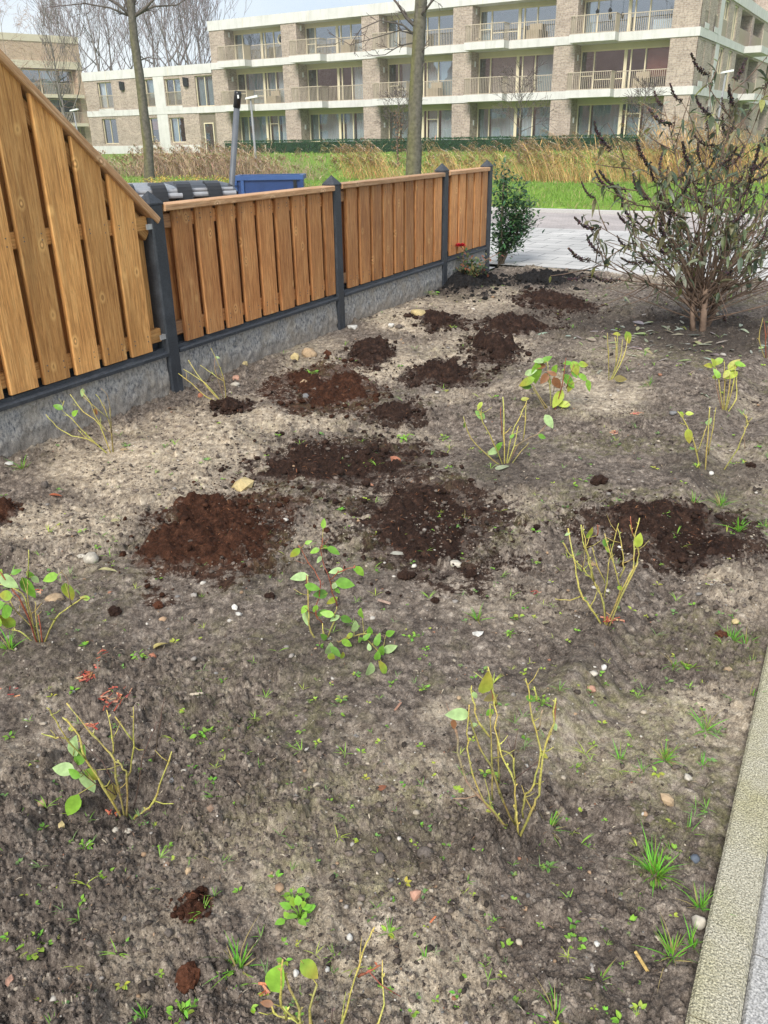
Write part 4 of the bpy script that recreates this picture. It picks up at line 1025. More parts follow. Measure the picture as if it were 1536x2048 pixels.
for fl, hs in enumerate(side_holes):
    z0 = hs[0][2]
    for i, (a, b, c, d) in enumerate(hs):
        if i < 3:
            window(bld, FS, a, b, 0.10, c + 0.85, d, [0.5], t=0.07)
            m = MB(); fbox(m, FS, a, b, 0.03, 0.10, c, c + 0.845); m.build('tan_panel', M['tan_panel'], bld)
        elif i == 3:
            window(bld, FS, a, b, 0.10, c, d, [0.5], t=0.09)
        else:
            m = MB(); fbox(m, FS, a, b, 1.2, 1.3, c, d); m.build('loggia_wall', M['brick_tan'], bld)
            window(bld, FS, a + 1.2, b - 0.2, 1.17, c + 0.02, d - 0.2, [0.5], t=0.08)
            m = MB(); fbox(m, FS, a + 0.05, b - 0.05, 0.02, 0.07, c, c + 0.85); m.build('balustrade', M['tan_panel'], bld)
    m = MB(); fbox(m, FS, 4.62, 5.62, -0.02, -0.004, hs[0][2], FL[fl][1] - 0.01); m.build('white_cladding', M['white_concrete'], bld)
    for q in ((0, 1) if fl else ()):
        m = MB(); fbox(m, FS, hs[q][0] - 0.05, hs[q][1] + (0.05 if q == 0 else 0.03), -0.075, -0.056, hs[0][2] - 0.02, hs[0][2] + 0.25); m.build('white_cladding', M['white_concrete'], bld)
for (z0, z1) in BANDS:
    m = MB(); fbox(m, FS, 13.4, 17.2, -1.1, -0.056, z0 + 0.02, z1 - 0.01); b_ = m.build('balcony', M['white_concrete'], bld)
    m = MB(); fbox(m, FS, 13.45, 17.15, -1.06, -1.02, z1, z1 + 0.85); m.build('railing', M['rail_metal'], b_)
m = MB(); fbox(m, FS, -0.01, 6.0, -0.04, -0.006, 0.2, 1.15); m.build('plinth', M['white_concrete'], bld)
# the higher set back part on the right and the roofs
m = MB(); m.box(-14, -3.2, 22, 40, 9.0, 12.2); fbox(m, FS, 34.01, 46, -8, 10, 0.3, 12.2); m.build('upper_block', M['brick_tan'], bld)
m = MB(); m.box(XL, -0.02, 0.1, 34, 8.9, 8.95); m.box(XW, XL, 0.1, 12, 6.35, 6.4); m.build('flat_roof', M['cream_panel'], bld)
# dark interior shell of the wing
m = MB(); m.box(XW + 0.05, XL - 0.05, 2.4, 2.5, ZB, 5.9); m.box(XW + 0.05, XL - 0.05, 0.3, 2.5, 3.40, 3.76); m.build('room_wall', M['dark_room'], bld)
# far block on the left
FC = at(166, 158, 95); FC.z = 0
fb = empty('brown_apartment_block', FC, math.atan2(0.66, 0.75), 'far brown brick apartment block with pale roof edge at the left', 'building')
m = MB()
holes = [(-7.4, -0.6, 5.9, 8.2), (-7.4, -0.6, 3.3, 5.6), (-7.4, -0.6, 0.6, 3.0), (-13.5, -11.0, 8.9, 10.4), (-18.0, -15.6, 8.9, 10.4), (-14.5, -10.0, 5.9, 8.0)]
grid_wall(m, -34, 0, 0.3, 10.5, holes, F0, 1.2); m.poly([(0, 0, 0.3), (0, 14, 0.3), (0, 14, 10.5), (0, 0, 10.5)]); m.build('brick_wall', M['brick_brown'], fb)
m = MB(); m.box(-34, 0.06, -0.06, 14, 10.5, 11.1); m.box(-34, 0.05, -0.05, 0.6, 8.2, 8.88); m.box(-7.5, -0.5, -0.9, 1.2, 5.6, 5.89); m.box(-7.5, -0.5, -0.9, 1.2, 3.01, 3.29); m.build('floor_band', M['cream_panel'], fb)
for (a, b, c, d) in holes:
    window(fb, F0, a + 0.02, b - 0.02, 1.0 if b - a > 5 else 0.3, c + 0.02, d - 0.02, [0.25, 0.5, 0.75] if b - a > 5 else [0.5], t=0.10, curtains=[(0.55, 0.73, 0, 0.95, 'curtain_pale')] if b - a > 3 else [])
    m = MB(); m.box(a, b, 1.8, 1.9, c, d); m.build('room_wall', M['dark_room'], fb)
for zb in (5.89, 3.29):
    m = MB(); bars(m, F0, -7.4, -0.6, -0.85, zb, zb + 0.95, 0.16, 0.014); m.build('railing', M['rail_metal'], fb)
# ------------------------------------------------------------------ vegetation and street things
def bark_tube(m, pts, rad, n, c0, c1=None, seed=0):
    cols = []
    for k in range(len(pts)):
        t = k / max(1, len(pts) - 1); cols.append(tuple(c0[i] * (1 - t) + (c1 or c0)[i] * t for i in range(3)))
    m.tube(pts, rad, n, True, cols)
def limb(m, rnd, p, d, L, r, depth, spread, up, col, tip, kids=3, n=5, gnarl=0.18, minr=0.004):
    """a bent branch that carries smaller ones"""
    pts = [p.copy()]; rad = [r]; d = d.normalized(); segs = 4 if depth > 0 else 3
    for k in range(segs):
        d = (d + Vector((rnd.uniform(-1, 1), rnd.uniform(-1, 1), rnd.uniform(-1, 1))) * gnarl + Vector((0, 0, up))).normalized()
        pts.append(pts[-1] + d * (L / segs)); rad.append(max(minr, r * (1 - 0.62 * (k + 1) / segs)))
    bark_tube(m, pts, rad, n, col, tip)
    if depth <= 0: return
    for k in range(kids):
        f = rnd.uniform(0.35, 1.0) if k else 1.0; q = f * segs; i = min(segs - 1, int(q)); w = q - i
        b = pts[i].lerp(pts[i + 1], w); t = (pts[i + 1] - pts[i]).normalized()
        side = t.orthogonal(); side.rotate(Matrix.Rotation(rnd.uniform(0, 6.283), 3, t))
        nd = (t + side * rnd.uniform(0.5, 1.0) * spread).normalized()
        limb(m, rnd, b, nd, L * rnd.uniform(0.55, 0.8), max(minr, rad[i] * rnd.uniform(0.5, 0.7)), depth - 1, spread, up, tip, tip, kids, max(3, n - 1), gnarl, minr)
BK = (0.125, 0.115, 0.095); BK2 = (0.12, 0.095, 0.085)
def bare_tree(name, label, base, H, r, seed, cat='bare tree', group=None, crown_from=0.3, depth=3, spread=0.8, kids=4, nl=12, col=BK, tip=BK2, minr=0.012, up=0.12, lean=0.0, reach=0.45):
    rnd = random.Random(seed); e = empty(name, base, 0, label, cat, group)
    m = MB(); pts = []; rad = []; K = 9; x = y = 0.0
    for k in range(K + 1):
        f = k / K; pts.append(Vector((x + lean * H * f, y, H * f - (0.2 if k == 0 else 0)))); rad.append(max(minr, r * (1 - 0.93 * f ** 0.9) * (1.25 if k == 0 else 1)))
        x += rnd.uniform(-1, 1) * 0.012 * H; y += rnd.uniform(-1, 1) * 0.012 * H
    bark_tube(m, pts, rad, 8, col); m.build('trunk', M['bark'], e, True, True)
    m = MB()
    for k in range(nl):
        f = crown_from + (0.97 - crown_from) * (k + rnd.random()) / nl; q = f * K; i = min(K - 1, int(q)); b = pts[i].lerp(pts[i + 1], q - i)
        a = k * 2.4 + rnd.uniform(-0.5, 0.5); el = rnd.uniform(0.35, 0.95)
        d = Vector((math.cos(a) * math.cos(el), math.sin(a) * math.cos(el), math.sin(el)))
        limb(m, rnd, b, d, H * reach * (1.1 - f * 0.75) * rnd.uniform(0.75, 1.1), max(minr, rad[i] * 0.55), depth, spread, up, col, tip, kids, 4, 0.16, minr)
    m.build('crown', M['bark'], e, True, True)
    return e
# street trees with their trunks traced along their own lean
def street_tree(label, path, Y, w0, w1, branches, seed, moss):
    rnd = random.Random(seed); P = [at(x, y, Y) for x, y in path]; b0 = P[0].copy(); b0.z = tz(P[0]) - 0.1
    e = empty('street_tree', (b0.x, b0.y, b0.z), 0, label, 'tree', 'trees along the street verge')
    P = [b0] + P; m = MB(); n = 14; rings = []
    # trunk with ridged bark
    fine = []; 
    for k in range(len(P) - 1):
        st = max(3, int((P[k + 1] - P[k]).length / 0.10))
        for j in range(st): fine.append(P[k].lerp(P[k + 1], j / st))
    fine.append(P[-1]); N = len(fine)
    for k, p in enumerate(fine):
        t = k / (N - 1); rr = (w0 * (1 - t) + w1 * t) * 0.5 * (1 + 0.5 * math.exp(-((p.z - b0.z) / 0.25)))
        row = []
        for j in range(n):
            a = 2 * math.pi * j / n; q = rr * (1 + 0.07 * (float(vnoise(np.array([j * 1.7 + seed]), np.array([p.z * 4.0]), seed)[0]) - 0.5) * 2)
            ms = moss * max(0.0, math.cos(a - 3.6)) * float(vnoise(np.array([j * 0.7]), np.array([p.z * 1.5]), seed + 4)[0]) * 1.6
            cc = tuple(BK[i] * (1 - ms) + (0.15, 0.15, 0.045)[i] * ms for i in range(3))
            row.append(m.vert((p.x - b0.x + math.cos(a) * q, p.y - b0.y + math.sin(a) * q, p.z - b0.z), cc))
        rings.append(row)
    for a, b in zip(rings, rings[1:]):
        for j in range(n): m.face((a[j], a[(j + 1) % n], b[(j + 1) % n], b[j]))
    m.face(rings[-1]); m.build('trunk', M['bark'], e, True, True)
    m = MB()
    for (pts, r0, depth) in branches:
        q = [at(x, y, Y) - b0 for x, y in pts]
        dz = rnd.uniform(-0.5, 0.5)
        for k in range(len(q)): q[k].y += dz * k / max(1, len(q) - 1) * 1.6
        rad = [max(0.008, r0 * (1 - 0.7 * k / (len(q) - 1))) for k in range(len(q))]
        bark_tube(m, q, rad, 6, BK, BK2)
        for k in range(1, len(q)):
            if depth > 0:
                t = (q[k] - q[k - 1]).normalized(); L = (q[k] - q[k - 1]).length
                for s in range(2):
                    sd = t.orthogonal(); sd.rotate(Matrix.Rotation(rnd.uniform(0, 6.28), 3, t))
                    limb(m, rnd, q[k].lerp(q[k - 1], rnd.random()), (t + sd * 0.7), L * rnd.uniform(0.3, 0.6), rad[k] * 0.6, depth - 1, 0.7, 0.05, BK, BK2, 3, 4, 0.2, 0.006)
    # the crown above the picture
    top = fine[-1] - b0
    for k in range(16):
        a = k * 2.4; el = rnd.uniform(0.3, 1.0)
        limb(m, rnd, top - Vector((0, 0, rnd.uniform(0, 2.2))), Vector((math.cos(a) * math.cos(el), math.sin(a) * math.cos(el), math.sin(el))), rnd.uniform(1.6, 2.8), 0.045, 3, 0.8, 0.1, BK, BK2, 3, 5, 0.16, 0.007)
    m.build('crown', M['bark'], e, True, True)
street_tree('slim bare street tree standing over the wheelie bins, left of the blue skip', [(302, 400), (299, 350), (296, 290), (287, 220), (279, 150), (269, 80), (264, 30), (259, -30), (255, -140), (252, -260)], 26.0, 0.31, 0.15,
  [([(264, 34), (235, 8), (205, -8), (150, -30)], 0.05, 2), ([(263, 34), (225, 18), (180, 12), (112, 22)], 0.035, 2), ([(265, 36), (290, 18), (315, -6), (330, -40)], 0.05, 2), ([(266, 34), (305, 12), (350, 8), (372, -8)], 0.035, 2), ([(262, 30), (250, 5), (240, -40), (225, -100)], 0.05, 2), ([(282, 120), (300, 116), (330, 122)], 0.02, 1), ([(263, 20), (275, -10), (290, -60)], 0.04, 2)], 5, 0.6)
street_tree('thick mossy street tree behind the low fence, in front of the balconies', [(826, 360), (828, 320), (829, 270), (831, 200), (834, 130), (838, 70), (841, 20), (844, -40), (848, -140), (850, -260)], 21.5, 0.37, 0.22,
  [([(838, 60), (812, 35), (795, 8), (770, -20)], 0.045, 2), ([(834, 75), (805, 50), (760, 42), (722, 60), (700, 95)], 0.022, 2), ([(833, 85), (800, 92), (770, 112), (735, 116)], 0.020, 2), ([(833, 70), (800, 60), (770, 68), (700, 88), (655, 62)], 0.018, 1), ([(836, 40), (860, 10), (890, -20)], 0.04, 2), ([(830, 120), (846, 100), (856, 80)], 0.02, 1), ([(831, 180), (838, 150), (850, 120)], 0.018, 1), ([(842, 10), (850, -30), (870, -80)], 0.045, 2)], 9, 0.55)
# bare wood behind the wing: every tree its own
btr = random.Random(31)
for k, (px, Yd, ytop, lab) in enumerate(((172, 100, 25, 'leftmost tall bare tree behind the low wing roof'), (208, 92, -15, 'tall bare tree behind the low wing, just left of the slim street tree'), (238, 104, 10, 'bare tree behind the wing partly hidden by the slim street trunk'), (312, 96, -25, 'tall bare tree behind the wing, just right of the slim street trunk'),
                         (345, 90, -10, 'bare tree rising behind the wing roof above the wall lamp'), (385, 98, -20, 'bare tree behind the wing, second from the tall block'), (410, 92, 20, 'bare tree closest to the end of the tall block'), (276, 110, -5, 'farthest bare tree straight behind the slim street trunk'), (150, 112, 55, 'lower bare tree between the far brown block and the wing'), (362, 112, 0, 'bare tree deep behind the wing between the taller ones'))):
    b = at(px, 200, Yd); b.z = 0.4; top = at(px, ytop, Yd).z
    bare_tree('bare_tree', lab, b, top + 0.5, 0.22, 100 + k, 'bare tree', 'bare trees behind the building', 0.25, 3, 0.62, 3, 12, (0.20, 0.175, 0.165), (0.23, 0.185, 0.18), 0.016, 0.2, btr.uniform(-0.03, 0.03), 0.42)
b = at(138, 255, 62); b.z = 0.3
bare_tree('bare_tree', 'bare tree with upswept branches in front of the far brown block', b, at(115, 62, 62).z, 0.15, 140, 'bare tree', 'bare trees behind the building', 0.25, 3, 0.6, 3, 11, (0.20, 0.18, 0.16), (0.20, 0.17, 0.15), 0.009, 0.28, -0.03, 0.42)
b = at(12, 110, 66); b.z = 0.3
bare_tree('birch_tree', 'fine twigged russet birch at the left edge above the fence', b, at(8, 25, 66).z, 0.10, 141, 'birch', None, 0.2, 4, 0.8, 3, 12, (0.34, 0.27, 0.22), (0.42, 0.28, 0.20), 0.006, 0.0, 0.0, 0.36)
for k, (px, pyt, pyb, Yd, lab) in enumerate(((1040, 138, 292, 42.5, 'small young bare tree in front of the fourth balcony column'), (1282, 165, 290, 39.5, 'small cone shaped bare tree in front of the brick corner'), (797, 180, 285, 43.5, 'small bare tree with rusty leaves beside the mossy trunk'))):
    b = at(px, pyb, Yd); b.z = tz(b) - 0.05; H = at(px, pyt, Yd).z - b.z
    tr = bare_tree('young_tree', lab, b, H, 0.055, 160 + k, 'young tree', 'young trees on the lawn before the building', 0.3, 2, 0.8, 4, 16, (0.14, 0.12, 0.11), (0.15, 0.12, 0.11), 0.008, 0.05, 0.0, 0.34)
    if k == 2:
        m = MB(); rr = random.Random(4)
        for q in range(420):
            z = rr.uniform(0.1, H * 0.75); a = rr.uniform(0, 6.28); d = rr.uniform(0, 0.42)
            m.leaf((math.cos(a) * d, math.sin(a) * d, z), (math.cos(a), math.sin(a), rr.uniform(-1, 0.4)), (0, 0, 1), rr.uniform(0.08, 0.15), 0.06, rr.choice([(0.30, 0.17, 0.09), (0.24, 0.12, 0.07), (0.34, 0.22, 0.12)]), 2)
        m.build('leaves', M['leaf'], tr, False, True)
# hedge in front of the building
def hedge(name, label, u0, u1, v0, v1, z0, z1, seed, n, col=(0.055, 0.145, 0.062)):
    rnd = np.random.default_rng(seed); m = MB(); rr = random.Random(seed)
    p0 = uv(u0, v0); e = empty(name, (p0.x, p0.y, 0), URZ, label, 'hedge')
    L, W = u1 - u0, v1 - v0
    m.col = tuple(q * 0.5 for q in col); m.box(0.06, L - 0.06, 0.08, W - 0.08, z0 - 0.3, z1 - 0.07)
    for k in range(n):
        x = rr.uniform(0, L); s = rr.random()
        if s < 0.6: p = (x, rr.uniform(-0.04, 0.08), rr.uniform(z0 - 0.1, z1)); d = (rr.uniform(-1, 1), -1, rr.uniform(-0.3, 1))
        else: p = (x, rr.uniform(0, W), z1 - rr.uniform(0.0, 0.09) + 0.05 * float(vnoise(np.array([x * 1.3]), np.array([0.0]), 3)[0])); d = (rr.uniform(-1, 1), rr.uniform(-1, 1), 1)
        q = rr.uniform(0.6, 1.5); m.leaf(p, d, (rr.uniform(-1, 1), 0.3, 1), rr.uniform(0.05, 0.12), 0.06, tuple(c * q for c in col), 2)
    m.build('hedge_leaves', M['leaf'], e, False, True)
cu = CORNER.x * FU.x + CORNER.y * FU.y; cv = CORNER.x * FV.x + CORNER.y * FV.y
hedge('hedge', 'long clipped dark green hedge along the foot of the building', cu - 30.6, cu - 1.6, cv - 3.0, cv - 2.2, 0.55, 1.38, 3, 11000)
hedge('hedge', 'rounded dark hedge to the right of the building corner behind the big bush', cu + 3.5, cu + 22, cv + 4, cv + 6, 0.6, 1.8, 4, 3500, (0.05, 0.10, 0.05))
# reeds in the ditch
def build_reeds():
    m = MB(); rr = random.Random(12); n = 0
    while n < 10500:
        u = rr.uniform(-45, 16); v = rr.triangular(28.6, 34.6, 30.8); 
        dn = float(fbm(np.array([u * 0.33]), np.array([v * 0.5]), 33, 3)[0])
        if dn < 0.49 + rr.uniform(-0.07, 0.09): continue
        n += 1; p = uv(u, v); z = float(T(np.array([u]), np.array([v]))[0]) - 0.03
        left = u < -20
        h = rr.uniform(0.85, 1.55) * (0.6 + 1.0 * (dn - 0.3) / 0.4) * (0.80 if left else 1.0); lean = rr.gauss(-0.30, 0.16) if not left else rr.gauss(-0.1, 0.25)
        c = rr.choice([(0.68, 0.45, 0.18), (0.78, 0.55, 0.24), (0.60, 0.37, 0.14), (0.50, 0.34, 0.16)]) if not left else rr.choice([(0.50, 0.35, 0.23), (0.42, 0.29, 0.19), (0.58, 0.43, 0.28), (0.36, 0.26, 0.18)])
        q = rr.uniform(0.75, 1.2); c = tuple(x * q for x in c); w = rr.uniform(0.006, 0.012)
        dx, dy = FU.x, FU.y; a = rr.uniform(0, 6.28); ox, oy = math.cos(a) * w, math.sin(a) * w; sd = rr.gauss(0, 0.08)
        def pt(f): 
            k = lean * h * f * (0.4 + 0.6 * f); return (p.x + dx * k + FV.x * sd * h * f, p.y + dy * k + FV.y * sd * h * f, z + h * f * (1 - 0.12 * f))
        prev = None
        for f in (0, 0.4, 0.75, 1.0):
            x, y, zz = pt(f); s = 1 - 0.6 * f
            cur = (m.vert((x - ox * s, y - oy * s, zz), c), m.vert((x + ox * s, y + oy * s, zz), c))
            if prev: m.face((prev[0], prev[1], cur[1], cur[0]))
            prev = cur
        for b in range(rr.randint(2, 4)):
            f = rr.uniform(0.15, 0.85); x, y, zz = pt(f); L = rr.uniform(0.22, 0.5)
            m.leaf((x, y, zz), (-FU.x * rr.uniform(-0.4, 1.2), -FU.y * rr.uniform(-0.4, 1.2) + rr.uniform(-0.4, 0.4), rr.uniform(-0.2, 1.1)), (0, 0, 1), L, rr.uniform(0.012, 0.028), tuple(x * rr.uniform(0.8, 1.25) for x in c), 3, 0.5, 0.1)
        if rr.random() < (0.34 if not left else 0.16):
            x, y, zz = pt(1.0); pc = (0.66, 0.52, 0.36) if rr.random() < 0.6 else (0.50, 0.37, 0.26)
            for b in range(13):
                t = b / 9; m.leaf((x - FU.x * 0.2 * t, y - FU.y * 0.2 * t, zz + 0.10 * t), (-FU.x * 0.9 + rr.uniform(-0.3, 0.3), -FU.y * 0.9 + rr.uniform(-0.3, 0.3), rr.uniform(-0.5, 0.7)), (0, 0, 1), rr.uniform(0.13, 0.26), 0.05, tuple(k * rr.uniform(0.8, 1.2) for k in pc), 2, 0.5)
    o = m.build('reeds', M['reed'], None, False, True); tag(o, 'dry golden reeds with feathery plumes along the ditch', kind='stuff')
build_reeds()
# grass blades over the lawns, denser towards the viewer
def build_grass():
    g = np.random.default_rng(5); rows = []
    for (n, u0, u1, v0, v1, h0, h1, w) in ((42000, -9, 14, 17.95, 28.8, 0.05, 0.13, 0.011), (9000, -40, -9, 18.0, 28.6, 0.06, 0.14, 0.02), (16000, -40, 26, 33.0, 50.0, 0.06, 0.15, 0.03), (900, -9, 14, 28.0, 29.4, 0.15, 0.4, 0.012)):
        u = g.uniform(u0, u1, n); v = g.uniform(v0, v1, n); keep = (u < 12) | (v > 17.9); u, v = u[keep], v[keep]
        z = T(u, v) - 0.01; n = len(u); h = g.uniform(h0, h1, n) * (0.6 + 0.9 * fbm(u * 0.8, v * 0.8, 51, 3)); a = g.uniform(0, 6.283, n); w_ = w * g.uniform(0.7, 1.4, n)
        x = FU.x * u + FV.x * v; y = FU.y * u + FV.y * v; lx, ly = g.normal(0, 0.45, n) * h, g.normal(0, 0.45, n) * h
        A = np.stack([x - np.cos(a) * w_, y - np.sin(a) * w_, z], 1); B = np.stack([x + np.cos(a) * w_, y + np.sin(a) * w_, z], 1); C = np.stack([x + lx, y + ly, z + h], 1)
        t = (0.55 * fbm(u * 0.45, v * 0.45, 56, 3) + 0.45 * g.uniform(0, 1, n))[:, None]
        c = (1 - t) * np.array([0.12, 0.25, 0.03]) + t * np.array([0.29, 0.44, 0.08]); dry = (g.uniform(0, 1, n) < 0.07 + 0.25 * (v < 18.6))[:, None]
        c = np.where(dry, np.array([0.46, 0.38, 0.18]), c)
        rows.append((np.stack([A, B, C], 1).reshape(-1, 3), np.repeat(c, 3, 0)))
    V = np.concatenate([r[0] for r in rows]); Cc = np.concatenate([r[1] for r in rows])
    o = np_mesh('lawn_grass', V, np.arange(len(V)).reshape(-1, 3), M['grass'], {'col': Cc}, False)
    tag(o, 'short bright green grass of the verge and the bank', kind='stuff')
build_grass()
# low shrubs with yellow autumn leaves along the verge behind the fence
def leaf_shrub(name, label, cat, base, rx, ry, h, n, pal, lsz, seed, group=None, stems=9, stemcol=(0.16, 0.10, 0.06)):
    rr = random.Random(seed); e = empty(name, base, 0, label, cat, group); m = MB(); tips = []
    for k in range(stems):
        a = rr.uniform(0, 6.28); q = rr.uniform(0.2, 1.0); end = Vector((math.cos(a) * rx * q, math.sin(a) * ry * q, h * rr.uniform(0.7, 1.0)))
        st = Vector((math.cos(a) * rx * 0.15, math.sin(a) * ry * 0.15, -0.02)); mid = st.lerp(end, 0.5) + Vector((rr.uniform(-.05, .05), rr.uniform(-.05, .05), h * 0.08))
        m.tube([st, mid, end], [0.007, 0.005, 0.003], 4, True, [stemcol] * 3); tips.append((st, mid, end))
    m.build('stems', M['stem'], e, True, True); m = MB()
    for k in range(n):
        s = rr.choice(tips); t = rr.random() ** 0.6; p = s[0].lerp(s[1], t * 2) if t < 0.5 else s[1].lerp(s[2], t * 2 - 1)
        p = p + Vector((rr.gauss(0, 0.16 * rx), rr.gauss(0, 0.16 * ry), rr.gauss(0, 0.05 * h)))
        if p.z < 0: p.z = rr.uniform(0, 0.1)
        c = rr.choice(pal); q = rr.uniform(0.75, 1.25)
        m.leaf(p, (rr.uniform(-1, 1), rr.uniform(-1, 1), rr.uniform(-0.5, 0.9)), (0, 0, 1), lsz * rr.uniform(0.7, 1.3), lsz * 0.5, tuple(x * q for x in c), 2)
    m.build('leaves', M['leaf'], e, False, True); return e
YEL = [(0.70, 0.52, 0.08), (0.60, 0.52, 0.10), (0.32, 0.40, 0.09), (0.70, 0.42, 0.12), (0.42, 0.45, 0.10), (0.50, 0.30, 0.12)]
yl = ['yellow leaved shrub behind the sloping fence, leftmost of the row', 'yellow leaved shrub at the foot of the slim street tree, left side', 'yellow leaved shrub at the foot of the slim street tree, right side', 'yellow orange shrub in the row above the wheelie bins', 'dense yellow shrub in the row above the dark bin lid', 'brightest yellow shrub of the row, next to the grey pole', 'yellow green shrub in the row just behind the grey pole', 'yellow green shrub at the right end of the blue skip', 'thin yellow green shrub right of the blue skip behind the fence cap']
for k, (px, Yd, zt) in enumerate(((250, 24.5, 0.42), (275, 24, 0.42), (312, 24, 0.45), (345, 23.5, 0.50), (385, 23, 0.5), (425, 22.5, 0.52), (452, 22.3, 0.5), (615, 18.4, 0.72), (655, 18.2, 0.70))):
    b = at(px, 380, Yd); b.z = max(tz(b), 0.0)
    leaf_shrub('yellow_shrub', yl[k], 'shrub', b, 0.8, 0.45, zt * 1.4 if k < 7 else zt * 1.05, 650, YEL if k < 7 else [(0.36, 0.38, 0.09), (0.46, 0.40, 0.10), (0.24, 0.28, 0.09)], 0.07, 60 + k, 'low yellow shrubs behind the fence', 10)
# evergreen shrub behind the end post
b = soil(1000, 528)
def evergreen():
    rr = random.Random(17); e = empty('evergreen_shrub', b, 0, 'upright evergreen shrub with glossy green leaves behind the last fence post', 'shrub')
    m = MB(); tips = []
    for k in range(11):
        a = rr.uniform(0, 6.28); q = rr.uniform(0.05, 0.36); px = rr.uniform(-0.10, 0.30) if k else 0.0
        end = Vector((px, math.sin(a) * 0.22, rr.uniform(0.70, 1.20))) if k < 7 else Vector((rr.uniform(0.15, 0.42), math.sin(a) * 0.2, rr.uniform(0.45, 0.75)))
        st = Vector((rr.uniform(-0.04, 0.04), rr.uniform(-0.04, 0.04), -0.03)); mid = st.lerp(end, 0.5) + Vector((rr.uniform(-.05, .05), rr.uniform(-.05, .05), 0.06))
        m.tube([st, mid, end], [0.012, 0.008, 0.003], 5, True, [(0.20, 0.16, 0.11)] * 3); tips.append((st, mid, end))
    m.build('stems', M['stem'], e, True, True); m = MB()
    for k in range(2300):
        s = rr.choice(tips); t = rr.uniform(0.22, 1.0); p = s[0].lerp(s[1], t * 2) if t < 0.5 else s[1].lerp(s[2], t * 2 - 1)
        p = p + Vector((rr.gauss(0, 0.07), rr.gauss(0, 0.07), rr.gauss(0, 0.04))); c = rr.choice([(0.055, 0.125, 0.050), (0.075, 0.17, 0.065), (0.12, 0.23, 0.08), (0.045, 0.10, 0.045)])
        m.leaf(p, (rr.uniform(-1, 1), rr.uniform(-1, 1), rr.uniform(-0.2, 1.0)), (0, 0, 1), rr.uniform(0.05, 0.085), 0.034, tuple(x * rr.uniform(0.8, 1.25) for x in c), 3)
    m.build('leaves', M['leaf'], e, False, True)
evergreen()
# rose bush in front of the last panel
b = fen(4.74, 0.17); b.z = sz(b.x, b.y) + 0.05
def rose():
    rr = random.Random(23); e = empty('rose_bush', b, 0, 'low rose bush with reddish leaves and one red flower at the fence end', 'rose bush')
    m = MB(); tips = []
    top = at(921, 492, b.y) - b
    for k in range(12):
        end = top if k == 0 else Vector((rr.uniform(-0.22, 0.36), rr.uniform(-0.16, 0.16), rr.uniform(0.10, 0.34)))
        st = Vector((rr.uniform(-0.05, 0.08), rr.uniform(-0.04, 0.04), -0.02)); mid = st.lerp(end, 0.5) + Vector((rr.uniform(-.05, .05), 0, 0.05))
        m.tube([st, mid, end], [0.006, 0.005, 0.003], 4, True, [(0.16, 0.17, 0.06), (0.20, 0.16, 0.07), (0.25, 0.12, 0.07)]); tips.append((st, mid, end))
    m.build('stems', M['stem'], e, True, True); m = MB()
    for k in range(330):
        s = rr.choice(tips); t = rr.uniform(0.2, 1.0); p = s[0].lerp(s[1], t * 2) if t < 0.5 else s[1].lerp(s[2], t * 2 - 1)
        p = p + Vector((rr.gauss(0, 0.05), rr.gauss(0, 0.05), rr.gauss(0, 0.03))); c = rr.choice([(0.06, 0.13, 0.05), (0.09, 0.17, 0.06), (0.24, 0.22, 0.08), (0.30, 0.11, 0.06), (0.14, 0.18, 0.07), (0.08, 0.12, 0.06)])
        m.leaf(p, (rr.uniform(-1, 1), rr.uniform(-1, 1), rr.uniform(-0.6, 0.8)), (0, 0, 1), rr.uniform(0.035, 0.065), 0.03, c, 2)
    m.build('leaves', M['leaf'], e, False, True); m = MB()
    for k in range(22):
        a = k * 2.4; q = 0.006 + 0.0016 * k; d = Vector((math.cos(a), math.sin(a), 1.6 - k * 0.06))
        m.leaf(top + Vector((math.cos(a) * q * 0.5, math.sin(a) * q * 0.5, 0.0)), d, (math.cos(a), math.sin(a), 0), 0.05, 0.045, (0.62 * rr.uniform(0.8, 1.1), 0.015, 0.03), 3, -0.3, 0.3)
    m.build('flower', M['leaf'], e, False, True)
rose()
